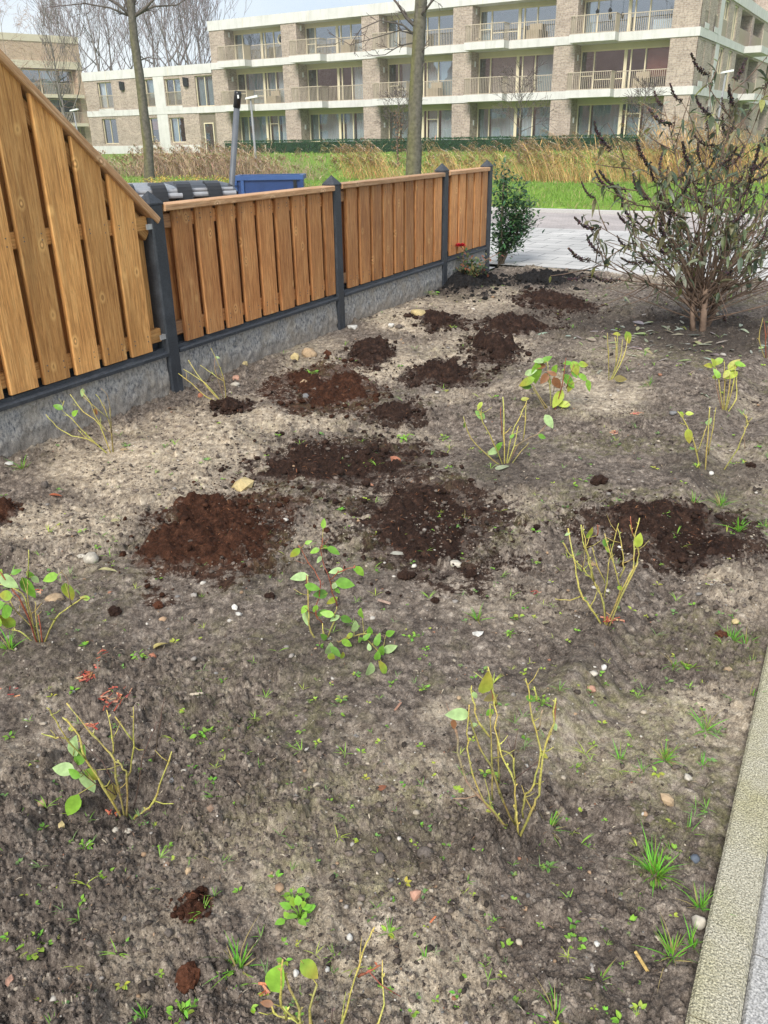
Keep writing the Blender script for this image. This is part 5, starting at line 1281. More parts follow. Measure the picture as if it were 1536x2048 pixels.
# big butterfly bush
def buddleja():
    rr = random.Random(44); b = soil(1392, 662); b.z -= 0.02; Y0 = b.y
    e = empty('butterfly_bush', b, 0, 'big leafy butterfly bush with drooping dark brown seed spikes on the right', 'bush')
    m = MB(); ends = []; nodes = []
    BR = (0.27, 0.19, 0.14); TW = (0.17, 0.12, 0.09)
    # leading shoots: photo tip and depth offset
    lead = [(1418, 150, 0.1), (1228, 300, -0.1), (1200, 455, -0.3), (1180, 520, -0.35), (1250, 380, 0.3), (1345, 250, 0.25), (1300, 330, -0.4), (1330, 210, 0.4), (1465, 210, -0.2), (1470, 160, 0.35), (1530, 175, 0.0), (1560, 260, -0.3), (1600, 320, 0.2), (1640, 430, -0.2),
            (1385, 330, -0.55), (1440, 330, -0.5), (1500, 380, -0.55), (1280, 450, 0.45), (1240, 560, -0.2), (1560, 480, -0.45), (1600, 560, 0.3), (1420, 260, 0.6), (1520, 290, 0.6), (1360, 420, 0.6), (1650, 250, 0.3), (1690, 350, 0.0), (1290, 400, 0.1), (1330, 470, -0.55), (1470, 460, 0.5), (1265, 500, 0.5), (1540, 400, 0.5), (1450, 540, -0.5)]
    # three short thick trunks
    forks = []
    for (x, y, dy, r) in ((1386, 575, 0.02, 0.021), (1412, 570, -0.03, 0.025), (1440, 590, 0.10, 0.018)):
        p1 = at(x, y, Y0 + dy) - b; p0 = Vector(((x - 1392) * 0.0022, dy, -0.02))
        mid = p0.lerp(p1, 0.5) + Vector((rr.uniform(-.02, .02), 0, 0)); bark_tube(m, [p0, mid, p1], [r * 1.25, r, r * 0.85], 9, BR); forks.append(p1)
    for k, (x, y, dy) in enumerate(lead):
        tip = at(x, y, Y0 + dy) - b; f = min(forks, key=lambda q: abs(q.x - tip.x * 0.25 - 0.02)).copy(); f = f.lerp(forks[k % 3], 0.35)
        f.z *= rr.uniform(0.55, 1.05)
        out = tip - f; pts = []
        for j in range(8):
            t = j / 7; p = f + Vector((out.x * t ** 1.15, out.y * t ** 1.1, out.z * t ** 0.92)); p += Vector((rr.gauss(0, .012), rr.gauss(0, .012), 0)) * min(1, j)
            pts.append(p)
        r = rr.uniform(0.008, 0.0135); rad = [max(0.0028, r * (1 - 0.8 * j / 7)) for j in range(8)]
        bark_tube(m, pts, rad, 6, BR, TW); ends.append((pts[-1], (pts[-1] - pts[-2]).normalized(), 1.0)); nodes += [(pts[j], (pts[j] - pts[j - 1]).normalized()) for j in range(2, 8)]
        for s in range(rr.randint(7, 11)):
            t = rr.uniform(0.25, 0.95) * 7; i = int(t); q = pts[i].lerp(pts[i + 1], t - i); d = (pts[i + 1] - pts[i]).normalized(); sd = d.orthogonal(); sd.rotate(Matrix.Rotation(rr.uniform(0, 6.28), 3, d))
            L = rr.uniform(0.18, 0.50); sub = [q]; dd = (d + sd * rr.uniform(0.5, 1.1)).normalized()
            for j in range(4):
                dd = (dd + Vector((rr.gauss(0, .12), rr.gauss(0, .12), 0.03))).normalized(); sub.append(sub[-1] + dd * L / 4)
            bark_tube(m, sub, [0.005, 0.0042, 0.0036, 0.003, 0.0022], 4, TW, TW); nodes += [(p, dd.copy()) for p in sub[1:]]
            if rr.random() < 0.55: ends.append((sub[-1], dd.copy(), rr.uniform(0.45, 0.8)))
    # fine low twigs in the foot of the bush
    for k in range(95):
        f = forks[k % 3] * rr.uniform(0.25, 0.95); a = rr.uniform(0, 6.28); d = Vector((math.cos(a), math.sin(a) * 0.8, rr.uniform(0.3, 1.5))).normalized(); pts = [f]
        for j in range(4):
            d = (d + Vector((rr.gauss(0, .15), rr.gauss(0, .15), 0.02))).normalized(); pts.append(pts[-1] + d * rr.uniform(0.12, 0.26))
        bark_tube(m, pts, [0.006, 0.005, 0.004, 0.003, 0.002], 4, BR, TW); nodes += [(p, d.copy()) for p in pts[2:]]
    m.build('branches', M['bark'], e, True, True)
    # leaves: long, hanging, grey green above and pale below
    m = MB(); pal = [(0.13, 0.17, 0.085), (0.18, 0.22, 0.095), (0.11, 0.145, 0.09), (0.24, 0.27, 0.17), (0.30, 0.31, 0.10), (0.085, 0.12, 0.075), (0.20, 0.19, 0.10), (0.34, 0.36, 0.27)]
    for k in range(2300):
        p, d = rr.choice(nodes)
        if p.z < 0.55 and rr.random() < 0.7: continue; p = p + Vector((rr.gauss(0, .018), rr.gauss(0, .018), rr.gauss(0, .02)))
        a = rr.uniform(0, 6.28); dr = Vector((math.cos(a), math.sin(a), rr.uniform(-1.4, 1.0)))
        L = 0.035 + 0.085 * rr.random() ** 1.3; c = rr.choice(pal); q = rr.uniform(0.75, 1.25)
        m.leaf(p, dr, (rr.uniform(-.4, .4), rr.uniform(-.4, .4), 1), L, L * rr.uniform(0.18, 0.42), tuple(x * q for x in c), 4, rr.uniform(-0.1, 0.9), rr.uniform(0.0, 0.8))
    m.build('leaves', M['leaf'], e, False, True)
    # seed spikes
    protos = []
    for q in range(5):
        mm = MB(); L = 0.26; bend = rr.uniform(0.2, 0.9)
        pts = [Vector((0, bend * L * t * t * 0.55, L * t * (1 - 0.25 * bend * t))) for t in (0, .25, .5, .75, 1)]
        mm.tube(pts, [0.004, 0.0035, 0.003, 0.002, 0.001], 4, True, [(0.05, 0.035, 0.03)] * 5)
        for j in range(170):
            t = rr.random() ** 0.9; i = min(3, int(t * 4)); p = pts[i].lerp(pts[i + 1], t * 4 - i); w = 0.022 * (1 - t) ** 0.5 * (0.6 + 0.4 * math.sin(t * 34)) + 0.003
            a = rr.uniform(0, 6.28); o = Vector((math.cos(a), math.sin(a), rr.uniform(-0.3, 0.6))) * w * rr.uniform(0.4, 1.0)
            cc = tuple(x * rr.uniform(0.6, 1.4) for x in rr.choice([(0.075, 0.055, 0.052), (0.11, 0.078, 0.070), (0.05, 0.038, 0.038)])); s = rr.uniform(0.0035, 0.0080)
            i0 = [mm.vert(p + o + Vector(v) * s, cc) for v in ((1, 0, 0), (-0.5, 0.87, 0), (-0.5, -0.87, 0), (0, 0, 1.4), (0, 0, -1.2))]
            for fa in ((0, 1, 3), (1, 2, 3), (2, 0, 3), (1, 0, 4), (2, 1, 4), (0, 2, 4)): mm.face([i0[w2] for w2 in fa])
        protos.append(mm)
    meshes = []
    rr.shuffle(ends); ends.sort(key=lambda x: -x[2]); ends = ends[:92]
    for k, (p, d, s) in enumerate(ends):
        if k < 5: o = protos[k].build('seed_spike', M['clod'], e, False, True); meshes.append(o.data)
        else:
            o = bpy.data.objects.new('seed_spike', meshes[k % 5]); COL.objects.link(o); o.parent = e
        o.location = p; side_ = Vector((d.x, d.y, 0)); side_ = side_.normalized() if side_.length > 0.05 else Vector((rr.uniform(-1, 1), rr.uniform(-1, 1), 0)); qd = (d + side_ * rr.uniform(0.1, 1.2) + Vector((rr.gauss(0, .35), rr.gauss(0, .35), rr.uniform(-0.9, 0.1)))).to_track_quat('Z', 'Y'); o.rotation_mode = 'QUATERNION'; o.rotation_quaternion = qd
        z = s * rr.uniform(0.7, 1.15); o.scale = (z ** 0.5 * 1.15, z ** 0.5 * 1.15, z)
    return b
BUD = buddleja()
# ------------------------------------------------------------------ street things
simple('bin_black', (0.010, 0.010, 0.011), (0.018, 0.018, 0.019), 20, 0.28, 0.05, 0.002, 0.5)
simple('bin_lid_sheen', (0.20, 0.21, 0.22), (0.27, 0.28, 0.29), 12, 0.22, 0.05, 0.002, 0.6)  # reflection on the wet lid, put into its colour as grey
simple('handle_grey', (0.26, 0.265, 0.28), (0.36, 0.365, 0.38), 20, 0.3)
simple('rubber', (0.012, 0.012, 0.012), (0.02, 0.02, 0.02), 30, 0.8)
simple('steel_grey', (0.10, 0.11, 0.125), (0.14, 0.15, 0.165), 10, 0.5, 0.05, 0.002, 0.4, 4, 0.0)
simple('skip_blue', (0.009, 0.032, 0.11), (0.014, 0.045, 0.15), 4, 0.4, 0.15, 0.004, 0.5)
simple('skip_blue_light', (0.022, 0.065, 0.19), (0.032, 0.085, 0.23), 4, 0.45, 0.1, 0.004, 0.5)
simple('lamp_metal', (0.24, 0.245, 0.25), (0.30, 0.305, 0.31), 10, 0.45)
def wheelie(label, pos, rz, lid):
    e = empty('wheelie_bin', pos, rz, label, 'wheelie bin', 'wheelie bins behind the fence'); e.scale = (1.05, 1.05, 1.05)
    m = MB(); lv = [(0.05, 0.20, 0.24), (0.5, 0.235, 0.275), (0.93, 0.265, 0.315), (1.0, 0.28, 0.335)]
    rings = []
    for (z, hx, hy) in lv:
        c = 0.05; rings.append([m.vert(p) for p in ((-hx + c, -hy, z), (hx - c, -hy, z), (hx, -hy + c, z), (hx, hy - c, z), (hx - c, hy, z), (-hx + c, hy, z), (-hx, hy - c, z), (-hx, -hy + c, z))])
    for a, b in zip(rings, rings[1:]):
        for j in range(8): m.face((a[j], a[(j + 1) % 8], b[(j + 1) % 8], b[j]))
    m.face(rings[0][::-1]); m.face(rings[-1]); m.build('bin_body', M['bin_black'], e)
    m = MB(); N = 9; rows = []
    for j in range(N):
        y = -0.30 + 0.66 * j / (N - 1); h = 1.012 + 0.085 * math.sin(math.pi * min(1, (j + 1) / N)) ** 0.7
        rows.append([m.vert((x, y, h - 0.025 * (abs(x) / 0.29) ** 4)) for x in (-0.295, -0.22, -0.1, 0.0, 0.1, 0.22, 0.295)] + [m.vert((0.30, y, 1.0)), m.vert((-0.30, y, 1.0))])
    for a, b in zip(rows, rows[1:]):
        for j in range(9): m.face((a[j], a[(j + 1) % 9], b[(j + 1) % 9], b[j]))
    m.face(rows[0]); m.face(rows[-1][::-1]); l = m.build('lid', M[lid], e)
    for x in (-0.15, 0.06):
        m = MB(); pts = [*[Vector((0, -0.30 - 0.145 * math.sin(q * 0.26), 0.99 + 0.105 * math.cos(q * 0.26))) for q in range(-1, 8)]]
        for a, b in zip(pts, pts[1:]):
            d = (b - a); m.obox(a.lerp(b, .5) + Vector((x + 0.045, 0, 0)), Vector((1, 0, 0)), d.normalized(), Vector((1, 0, 0)).cross(d.normalized()), 0.05, d.length / 2 + 0.004, 0.009)
        m.build('hinge_arm', M['bin_black'], l)
    m = MB(); m.tube([(-0.26, -0.40, 1.02), (0.26, -0.40, 1.02)], 0.018, 10); m.build('handle', M['handle_grey'], e)
    m = MB(); m.tube([(-0.26, -0.31, 1.045), (0.26, -0.31, 1.045)], 0.014, 10); m.build('hinge_rod', M['handle_grey'], l)
    for x in (-0.25, 0.25):
        m = MB(); m.prism([(-0.30, 0.90), (-0.41, 0.965), (-0.41, 1.005), (-0.30, 1.0)], 0, x - 0.012, x + 0.012); m.build('handle_bracket', M['bin_black'], e)
        m = MB(); m.tube([(x * 1.12 - 0.03, -0.24, 0.1), (x * 1.12 + 0.03, -0.24, 0.1)], 0.10, 16); m.build('wheel', M['rubber'], e)
p = at(300, 380, 6.75); wheelie('black wheelie bin with a shiny lid, its reflection coloured grey, half hidden by the sloping fence', (p.x - 0.12, p.y, 0.065), 0.42, 'bin_lid_sheen')
p = at(372, 388, 6.95); wheelie('black wheelie bin with a black lid behind the low fence', (p.x + 0.02, p.y + 0.05, 0.065), 0.38, 'bin_black')
# leaning pole with a black sleeve
p0 = at(461, 388, 7.1); p1 = at(476, 182, 7.1); pm = at(474, 207, 7.1); d = (p1 - p0).normalized(); pb = p0 - d * (p0.z / d.z)
e = empty('leaning_pole', pb, 0, 'grey steel pole leaning to the right behind the fence, with a black sleeve on top', 'pole')
m = MB(); m.tube([Vector((0, 0, -0.1)), pm - pb], 0.023, 14); m.build('pole_tube', M['steel_grey'], e, True)
m = MB(); m.tube([pm - pb - d * 0.03, p1 - pb - d * 0.015, p1 - pb], [0.028, 0.028, 0.023], 14); m.build('sleeve', M['bin_black'], e, True)
q = at(477, 185, 7.1) - pb; m = MB(); m.obox(q + Vector((0, -0.034, -0.03)), Vector((1, 0, 0)), Vector((0, 1, 0)), Vector((0, 0, 1)), 0.006, 0.003, 0.012); m.build('reflector', M['white_plastic'], e)
# blue steel skip on the street
a = at(467, 352, 14.5); c = at(606, 352, 14.5); L = (c - a).length; zt = a.z
e = empty('blue_skip', (a.x, a.y, 0.0), 0.0, 'open blue steel skip with a raised rim and ribs, standing behind the fence', 'skip')
m = MB(); W = 0.55; z0 = 0.12; th = 0.03
m.box(0.03, L - 0.03, 0.0, th, z0, zt - 0.07); m.box(0.03, L - 0.03, W - th, W, z0, zt - 0.07); m.box(0.03, 0.03 + th, th + .001, W - th - .001, z0, zt - 0.07); m.box(L - 0.03 - th, L - 0.03, th + .001, W - th - .001, z0, zt - 0.07); m.box(0.065, L - 0.065, th + .002, W - th - .002, z0, z0 + 0.03)
m.build('skip_body', M['skip_blue'], e)
m = MB(); o1 = 0.035
m.box(-0.005, L + 0.005, -o1, 0.045, zt - 0.068, zt); m.box(-0.005, L + 0.005, W - 0.045, W + o1, zt - 0.068, zt); m.box(-0.005, 0.075, 0.047, W - 0.047, zt - 0.068, zt - 0.002); m.box(L - 0.075, L + 0.005, 0.047, W - 0.047, zt - 0.068, zt - 0.002)
m.build('rim', M['skip_blue_light'], e)
for x in (0.0, L * 0.045 + 0.06, L - 0.16, L - 0.05):
    m = MB(); m.box(x, x + 0.05, -0.03, -0.002, z0, zt - 0.07); m.build('rib', M['skip_blue_light'] if x < 0.3 else M['bin_black'] if x < L - 0.1 else M['skip_blue'], e)
m = MB(); m.tube([(0.03, -0.05, zt - 0.14), (0.03, -0.05, zt - 0.10)], 0.03, 8); m.build('latch', M['skip_blue_light'], e)
for x in (0.12, L - 0.12):
    m = MB(); m.box(x - 0.06, x + 0.06, 0.1, W - 0.1, 0.0, z0 - 0.002); m.build('skid', M['bin_black'], e)
# lamp posts near the building
for (x0, y0, x1, y1, Yd, lab) in ((512, 305, 501, 198, 40.0, 'thin grey lamp post with a small flat head, left of the hedge'), (1426, 300, 1452, 146, 44.0, 'grey lamp post right of the building corner above the big bush'), (158, 275, 147, 222, 60.0, 'small distant lamp post before the far brown block')):
    b = at(x0, y0, Yd); t = at(x1, y1, Yd); b.z = tz(b) - 0.1; 
    e = empty('lamp_post', b, 0, lab, 'lamp post', 'lamp posts by the building'); h = t - b
    m = MB(); m.tube([Vector((0, 0, 0)), h * 0.3, h], [0.075, 0.06, 0.04], 8); m.build('post', M['lamp_metal'], e, True)
    m = MB(); m.prism([(h.x - 0.22, h.z - 0.02), (h.x + 0.32, h.z + 0.06), (h.x + 0.30, h.z + 0.15), (h.x - 0.2, h.z + 0.06)], 1, h.y - 0.12, h.y + 0.12); m.build('lamp_head', M['white_plastic'], e)
# ------------------------------------------------------------------ young planted shrubs, traced stem by stem
prnd = random.Random(77)
G1, G2, G3 = (0.17, 0.37, 0.045), (0.27, 0.50, 0.06), (0.46, 0.56, 0.08)       # greens of the leaves
YS, YO, RD, BRN = (0.53, 0.47, 0.13), (0.40, 0.34, 0.11), (0.36, 0.12, 0.07), (0.14, 0.09, 0.07)   # stems
LP = {'g': G1, 'l': G2, 'y': G3, 'd': (0.13, 0.28, 0.045), 'o': (0.24, 0.20, 0.06), 'b': (0.28, 0.13, 0.06), 'p': (0.40, 0.56, 0.24)}
def above(x, y, Y, lift=0.012):
    p = at(x, y, Y); g = sz(p.x, p.y) + lift
    return gp(x, y, g) if p.z < g else p
def young(label, org, sc, base, stems, leaves, r=0.0042, seed=0, spread=0.12, leaf_k=1.0):
    """org, sc: photo pixel = org + zoom / sc. base, stems and leaves are given in zoom pixels"""
    rr = random.Random(seed); P = lambda q: (org[0] + q[0] / sc, org[1] + q[1] / sc)
    bx, by = P(base); B = soil(bx, by); e = empty('young_shrub', B, 0, label, 'young shrub', 'young shrubs planted in the bed')
    m = MB(); px_m = (B - Vector((0, 0, HCAM))).length / FPX   # metres per photo pixel at the plant
    polys = []
    for s in stems:
        col = YS; pts = s
        if isinstance(s[0], str):
            col = {'y': YS, 'o': YO, 'r': RD, 'b': BRN, 'p': (0.33, 0.24, 0.15)}[s[0]]; pts = s[1:]
        n = len(pts); q = []; k0 = rr.uniform(-1, 1) * spread
        for i, z in enumerate(pts):
            X, Yp = P(z); f = max(0.0, (by - Yp)) * px_m
            q.append(above(X, Yp, B.y + k0 * f * 1.2) - B)
        d0 = (Vector(pts[0]) - Vector(base)).length
        if d0 < 60: q[0] = Vector((q[0].x * 0.6, 0.0, -0.03))
        # smooth the traced line
        sm = []
        for i in range(n - 1):
            a, b_, c, d = q[max(0, i - 1)], q[i], q[i + 1], q[min(n - 1, i + 2)]
            for t in (0, 0.33, 0.67): 
                t2, t3 = t * t, t * t * t
                sm.append(0.5 * ((2 * b_) + (c - a) * t + (2 * a - 5 * b_ + 4 * c - d) * t2 + (3 * b_ - a - 3 * c + d) * t3) + Vector((rr.gauss(0, 1), rr.gauss(0, 1), rr.gauss(0, 1))) * 0.0015)
        sm.append(q[-1]); N = len(sm); rb = r * 0.68 * (1.0 if d0 < 60 else 0.72) * rr.uniform(0.85, 1.1) * (0.6 if col == BRN else 1)
        rad = [rb * (1 - 0.45 * i / (N - 1)) * (1 + 0.3 * (i % 4 == 3)) * rr.uniform(0.85, 1.15) for i in range(N)]
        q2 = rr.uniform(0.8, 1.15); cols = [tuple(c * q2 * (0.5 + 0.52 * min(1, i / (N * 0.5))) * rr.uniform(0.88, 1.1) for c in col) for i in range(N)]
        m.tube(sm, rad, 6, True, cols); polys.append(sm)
        for i in range(3, N - 1, 4):    # short side spurs
            if rr.random() < 0.6:
                t = (sm[i + 1] - sm[i]).normalized(); sd = t.orthogonal(); sd.rotate(Matrix.Rotation(rr.uniform(0, 6.28), 3, t)); Ls = rr.uniform(0.008, 0.035)
                m.tube([sm[i], sm[i] + (t * 0.7 + sd) * Ls * 0.6, sm[i] + (t * 1.2 + sd * 1.2) * Ls], [rad[i] * 0.55, rad[i] * 0.45, rad[i] * 0.25], 5, True, [cols[i]] * 3)
        for i in range(2, N - 1, 3):    # buds
            p = sm[i]; a = rr.uniform(0, 6.28); m.leaf(p, (math.cos(a), math.sin(a), 1.2), (0, 0, 1), 0.009, 0.005, tuple(c * 1.2 for c in cols[i]), 2)
    m.build('stems', M['stem'], e, True, True)
    if leaves:
        m = MB(); allp = [p for s in polys for p in s]
        for lf_ in leaves:
            x, y, sz_ = lf_[:3]; kind = lf_[3] if len(lf_) > 3 else rr.choice('glg'); ang = lf_[4] if len(lf_) > 4 else None
            X, Yp = P((x, y)); c0 = above(X, Yp, B.y, 0.03) - B; near = min(allp, key=lambda p: (p.x - c0.x) ** 2 + (p.z - c0.z) ** 2 * 1.0)
            c0.y += (near.y - c0.y) * (1.0 if c0.z > 0.05 else 0.0) + rr.uniform(-0.02, 0.03); L = sz_ / sc * px_m * 1.0
            if ang is None:
                dv = Vector((c0.x - near.x, 0, c0.z - near.z)); 
                if dv.length < 0.012: dv = Vector((rr.uniform(-1, 1), 0, rr.uniform(-0.8, 0.5)))
                dv.normalize(); dv = dv + Vector((0, rr.uniform(-0.5, 0.3), rr.uniform(-0.5, 0.1)))
            else: dv = Vector((math.cos(R(ang)), rr.uniform(-0.3, 0.2), math.sin(R(ang))))
            dv.normalize(); base_ = c0 - dv * L * 0.5
            up = Vector((rr.uniform(-.5, .5), -0.75, rr.uniform(0.3, 1.0))); col = LP[kind]; q = rr.uniform(0.85, 1.15)
            edge = (0.42, 0.36, 0.06) if kind in 'ly' and rr.random() < 0.5 else tuple(c * 1.1 for c in col)
            m.leaf(base_, dv, up, L, L * rr.uniform(0.46, 0.62), tuple(c * q for c in col), 6, rr.uniform(0.0, 0.25), rr.uniform(0.05, 0.3), edge)
            if (base_ - near).length < 0.10: m.tube([near, base_], 0.0012, 3, False, [YS, YS])
        m.build('leaves', M['leaf'], e, True, True)
    return e
Z5, Z6, Z3, Z4 = (0, 1360), (800, 1300), (500, 980), (1000, 980)
young('bare yellow twig shrub with big round green leaves on its left side, lower left', Z5, 3, (750, 835), [
 ('y', (745, 835), (620, 640), (515, 475), (470, 330), (375, 225)), ('y', (515, 475), (410, 365), (335, 240), (280, 165)), ('y', (410, 360), (330, 345), (250, 320)),
 ('o', (748, 825), (710, 650), (680, 470), (620, 400), (520, 290), (400, 138)), ('y', (680, 440), (676, 350), (640, 180)), ('o', (760, 815), (765, 600), (740, 530), (690, 490)),
 ('y', (768, 590), (800, 400), (800, 160)), ('y', (800, 360), (690, 220)), ('y', (760, 830), (820, 820), (900, 760), (960, 640), (1030, 430)), ('b', (800, 780), (860, 470), (940, 250)), ('b', (920, 480), (960, 250), (990, 100)), ('b', (700, 690), (610, 500), (480, 350)), ('b', (690, 690), (500, 560), (320, 280))],
 [(445, 385, 130, 'p', 80), (490, 440, 110, 'g', 70), (380, 525, 135, 'p', 175), (525, 620, 165, 'p', -80), (455, 710, 160, 'l', -120), (550, 570, 90, 'l', -50), (470, 505, 80, 'g'), (665, 700, 110, 'o', -95)], 0.0046, 1)
young('tall bare yellow twig shrub with one leaf at its top left, lower centre', Z6, 3, (715, 1110), [
 ('p', (715, 1110), (600, 1020), (500, 910), (400, 790), (360, 670), (330, 480), (322, 430)), ('y', (640, 1060), (540, 950), (455, 800), (410, 640), (405, 500), (415, 330)), ('o', (690, 1040), (600, 860), (545, 700), (470, 570), (430, 430), (415, 400)),
 ('y', (692, 1050), (690, 900), (685, 780), (620, 660), (580, 520), (575, 330), (548, 220)), ('r', (570, 330), (548, 230)), ('y', (575, 330), (555, 200), (528, 100)), ('o', (555, 910), (550, 650), (540, 320)), ('o', (598, 800), (590, 600), (578, 420)), ('y', (540, 520), (480, 450), (450, 330), (430, 215)),
 ('y', (715, 1110), (790, 960), (830, 860), (860, 640), (920, 430), (935, 290)), ('r', (880, 560), (925, 430), (935, 295)), ('y', (735, 1000), (745, 880), (790, 840), (830, 700), (840, 570), (800, 430), (770, 250), (755, 170)), ('y', (690, 860), (680, 650), (600, 600)), ('b', (680, 640), (640, 500)), ('b', (680, 640), (710, 480)), ('b', (690, 780), (860, 640)), ('p', (830, 480), (855, 360)), ('y', (715, 1110), (698, 1000), (685, 930)), ('y', (820, 300), (805, 220))],
 [(335, 312, 130, 'p', 170), (510, 180, 140, 'y', 80), (555, 352, 80, 'o'), (440, 222, 50, 'p'), (790, 312, 60, 'd'), (925, 442, 45, 'p'), (552, 452, 60, 'g'), (450, 475, 40, 'p'), (330, 500, 55, 'b', -90), (870, 642, 45, 'y')], 0.0048, 2)
young('bushy young shrub with many round green leaves and red stems, centre', Z3, 3, (448, 890), [
 ('o', (450, 890), (500, 780), (520, 700)), ('r', (520, 700), (480, 560), (430, 400), (435, 285)), ('y', (440, 885), (435, 800)), ('r', (435, 800), (390, 740), (420, 600), (405, 520), (330, 400), (290, 333)), ('o', (420, 905), (365, 850), (350, 700), (345, 520)), ('r', (350, 600), (340, 510)),
 ('o', (460, 905), (560, 895), (650, 868), (740, 865)), ('p', (740, 865), (805, 880), (800, 930)), ('r', (480, 540), (560, 480), (640, 465)), ('o', (690, 890), (760, 960), (790, 1040))],
 [(435, 245, 60), (265, 395, 85, 'l'), (345, 340, 45), (385, 380, 60), (500, 390, 85), (450, 385, 45), (410, 440, 55, 'p'), (290, 555, 110, 'p', 180), (378, 570, 95), (355, 620, 65, 'l'), (515, 510, 90, 'p'), (570, 575, 115), (660, 490, 85), (420, 645, 95, 'd'), (510, 605, 65, 'p'), (490, 685, 85), (465, 720, 85), (325, 715, 60, 'l'), (390, 720, 55, 'l'), (335, 790, 95, 'p', -80), (430, 760, 75, 'd'), (510, 760, 65, 'p'), (520, 645, 45), (665, 750, 90), (578, 790, 80, 'd'), (630, 820, 95, 'p'), (595, 880, 55), (660, 900, 60, 'd'), (700, 880, 65), (718, 845, 65), (765, 910, 85), (840, 868, 70), (840, 930, 100, 'p'), (790, 970, 90), (715, 940, 45, 'p'), (440, 910, 65, 'd'), (480, 960, 95, 'p'), (515, 965, 85, 'd'), (580, 950, 80), (720, 1070, 100, 'p'), (795, 1050, 95), (765, 1030, 65), (490, 1000, 65), (555, 990, 60)], 0.0042, 3)
young('yellow stemmed twig shrub with one bright leaf in front of the peat hollow, right', Z4, 2.866, (612, 770), [
 ('y', (612, 768), (590, 650), (540, 520), (510, 420), (480, 300), (465, 200)), ('y', (600, 700), (560, 560), (500, 480), (420, 390), (360, 300)), ('y', (605, 745), (520, 670), (465, 600), (440, 480), (410, 330), (390, 220)), ('y', (465, 610), (400, 632), (315, 623)), ('y', (600, 620), (610, 540), (618, 420), (640, 350), (680, 190)), ('y', (610, 540), (560, 440), (530, 330)),
 ('y', (612, 768), (680, 610), (730, 510), (770, 420), (770, 300), (800, 160)), ('y', (690, 560), (650, 440), (600, 250)), ('y', (690, 510), (708, 420), (700, 340), (675, 220)), ('y', (650, 680), (700, 600), (760, 470), (792, 400), (785, 310), (745, 200)), ('r', (760, 270), (748, 150)), ('y', (540, 520), (495, 330), (478, 205)), ('r', (560, 260), (558, 200)), ('b', (470, 470), (465, 360)), ('o', (630, 730), (720, 560), (790, 420))],
 [(535, 282, 75, 'l', 70), (797, 292, 90, 'y', 85), (398, 275, 35, 'p'), (602, 300, 55, 'd'), (680, 545, 40, 'l'), (610, 330, 40)], 0.0046, 4)
young('sprawling bare yellow twig shrub with three small leaves beside the sloping fence', (0, 500), 3, (668, 1215), [
 (('o'), (668, 1215), (672, 1100), (640, 990), (600, 900), (575, 865)), ('y', (665, 1195), (560, 1150), (430, 1110), (340, 1060), (275, 985)), ('y', (655, 1195), (520, 1110), (430, 1010), (370, 960), (385, 905)), ('y', (660, 1190), (600, 1050), (500, 970), (420, 865)), ('y', (645, 1090), (590, 1030), (530, 900), (490, 850)), ('p', (668, 1100), (655, 900), (605, 830)), ('y', (650, 1010), (500, 880)), ('y', (672, 1150), (662, 980), (650, 890)), ('y', (600, 1180), (520, 1130), (470, 1080))],
 [(362, 928, 60, 'g'), (495, 855, 50, 'p'), (455, 972, 50, 'l'), (577, 968, 45, 'b', -90)], 0.0050, 5)
young('low bare yellow twig shrub at the foot of the first black post', (0, 500), 3, (1355, 908), [
 ('y', (1355, 905), (1240, 880), (1150, 800), (1070, 740)), ('y', (1350, 895), (1250, 830), (1180, 740), (1130, 660)), ('y', (1355, 895), (1345, 780), (1310, 680), (1265, 588)), ('y', (1345, 790), (1280, 745), (1200, 690)), ('y', (1340, 890), (1230, 800), (1100, 715)), ('p', (1350, 850), (1290, 720), (1295, 640))], [(1310, 640, 25, 'p')], 0.0050, 6)
young('leafy young shrub with hanging green leaves at the left edge', (0, 1000), 3, (225, 850), [
 ('o', (225, 850), (215, 700), (210, 610)), ('r', (222, 800), (140, 630), (60, 520), (0, 430)), ('y', (165, 470), (172, 300)), ('o', (215, 790), (170, 620), (165, 480)), ('y', (235, 810), (330, 720), (430, 630), (510, 582)), ('p', (430, 630), (400, 480), (370, 422)), ('y', (215, 810), (140, 800), (70, 780)), ('r', (240, 870), (230, 690)), ('o', (200, 770), (110, 680), (60, 600)), ('y', (210, 800), (180, 690), (130, 560), (-20, 500))],
 [(160, 542, 140, 'g', -70), (72, 465, 110, 'p'), (20, 585, 100, 'l'), (50, 645, 125, 'g'), (30, 742, 110, 'l'), (410, 555, 130, 'l', -85), (325, 432, 95, 'l'), (515, 580, 50), (220, 470, 55, 'p'), (95, 430, 55), (190, 445, 60), (-30, 640, 130, 'g'), (-25, 700, 110, 'l'), (10, 430, 50)], 0.0046, 7)
ZA = (900, 620)
young('spreading bare twig shrub above the fallen pale leaf, right of centre', ZA, 2.415, (262, 742), [
 ('o', (260, 740), (180, 700), (100, 620), (65, 515)), ('y', (268, 725), (210, 640), (160, 540), (130, 460)), ('y', (268, 722), (260, 600), (255, 420)), ('y', (272, 715), (300, 600), (340, 510), (370, 440)), ('p', (275, 705), (330, 650), (420, 600), (470, 550), (490, 530)), ('y', (352, 630), (365, 520), (365, 450)), ('o', (290, 730), (340, 690), (380, 640)), ('y', (160, 540), (150, 500), (150, 450)), ('r', (250, 600), (245, 470)), ('y', (270, 720), (310, 660), (330, 560))],
 [(145, 470, 45, 'y'), (150, 520, 60, 'g'), (480, 540, 75, 'p'), (372, 446, 40, 'y'), (210, 690, 70, 'p'), (235, 660, 55), (445, 612, 45, 'g'), (70, 555, 35, 'd'), (300, 610, 30)], 0.0052, 8)
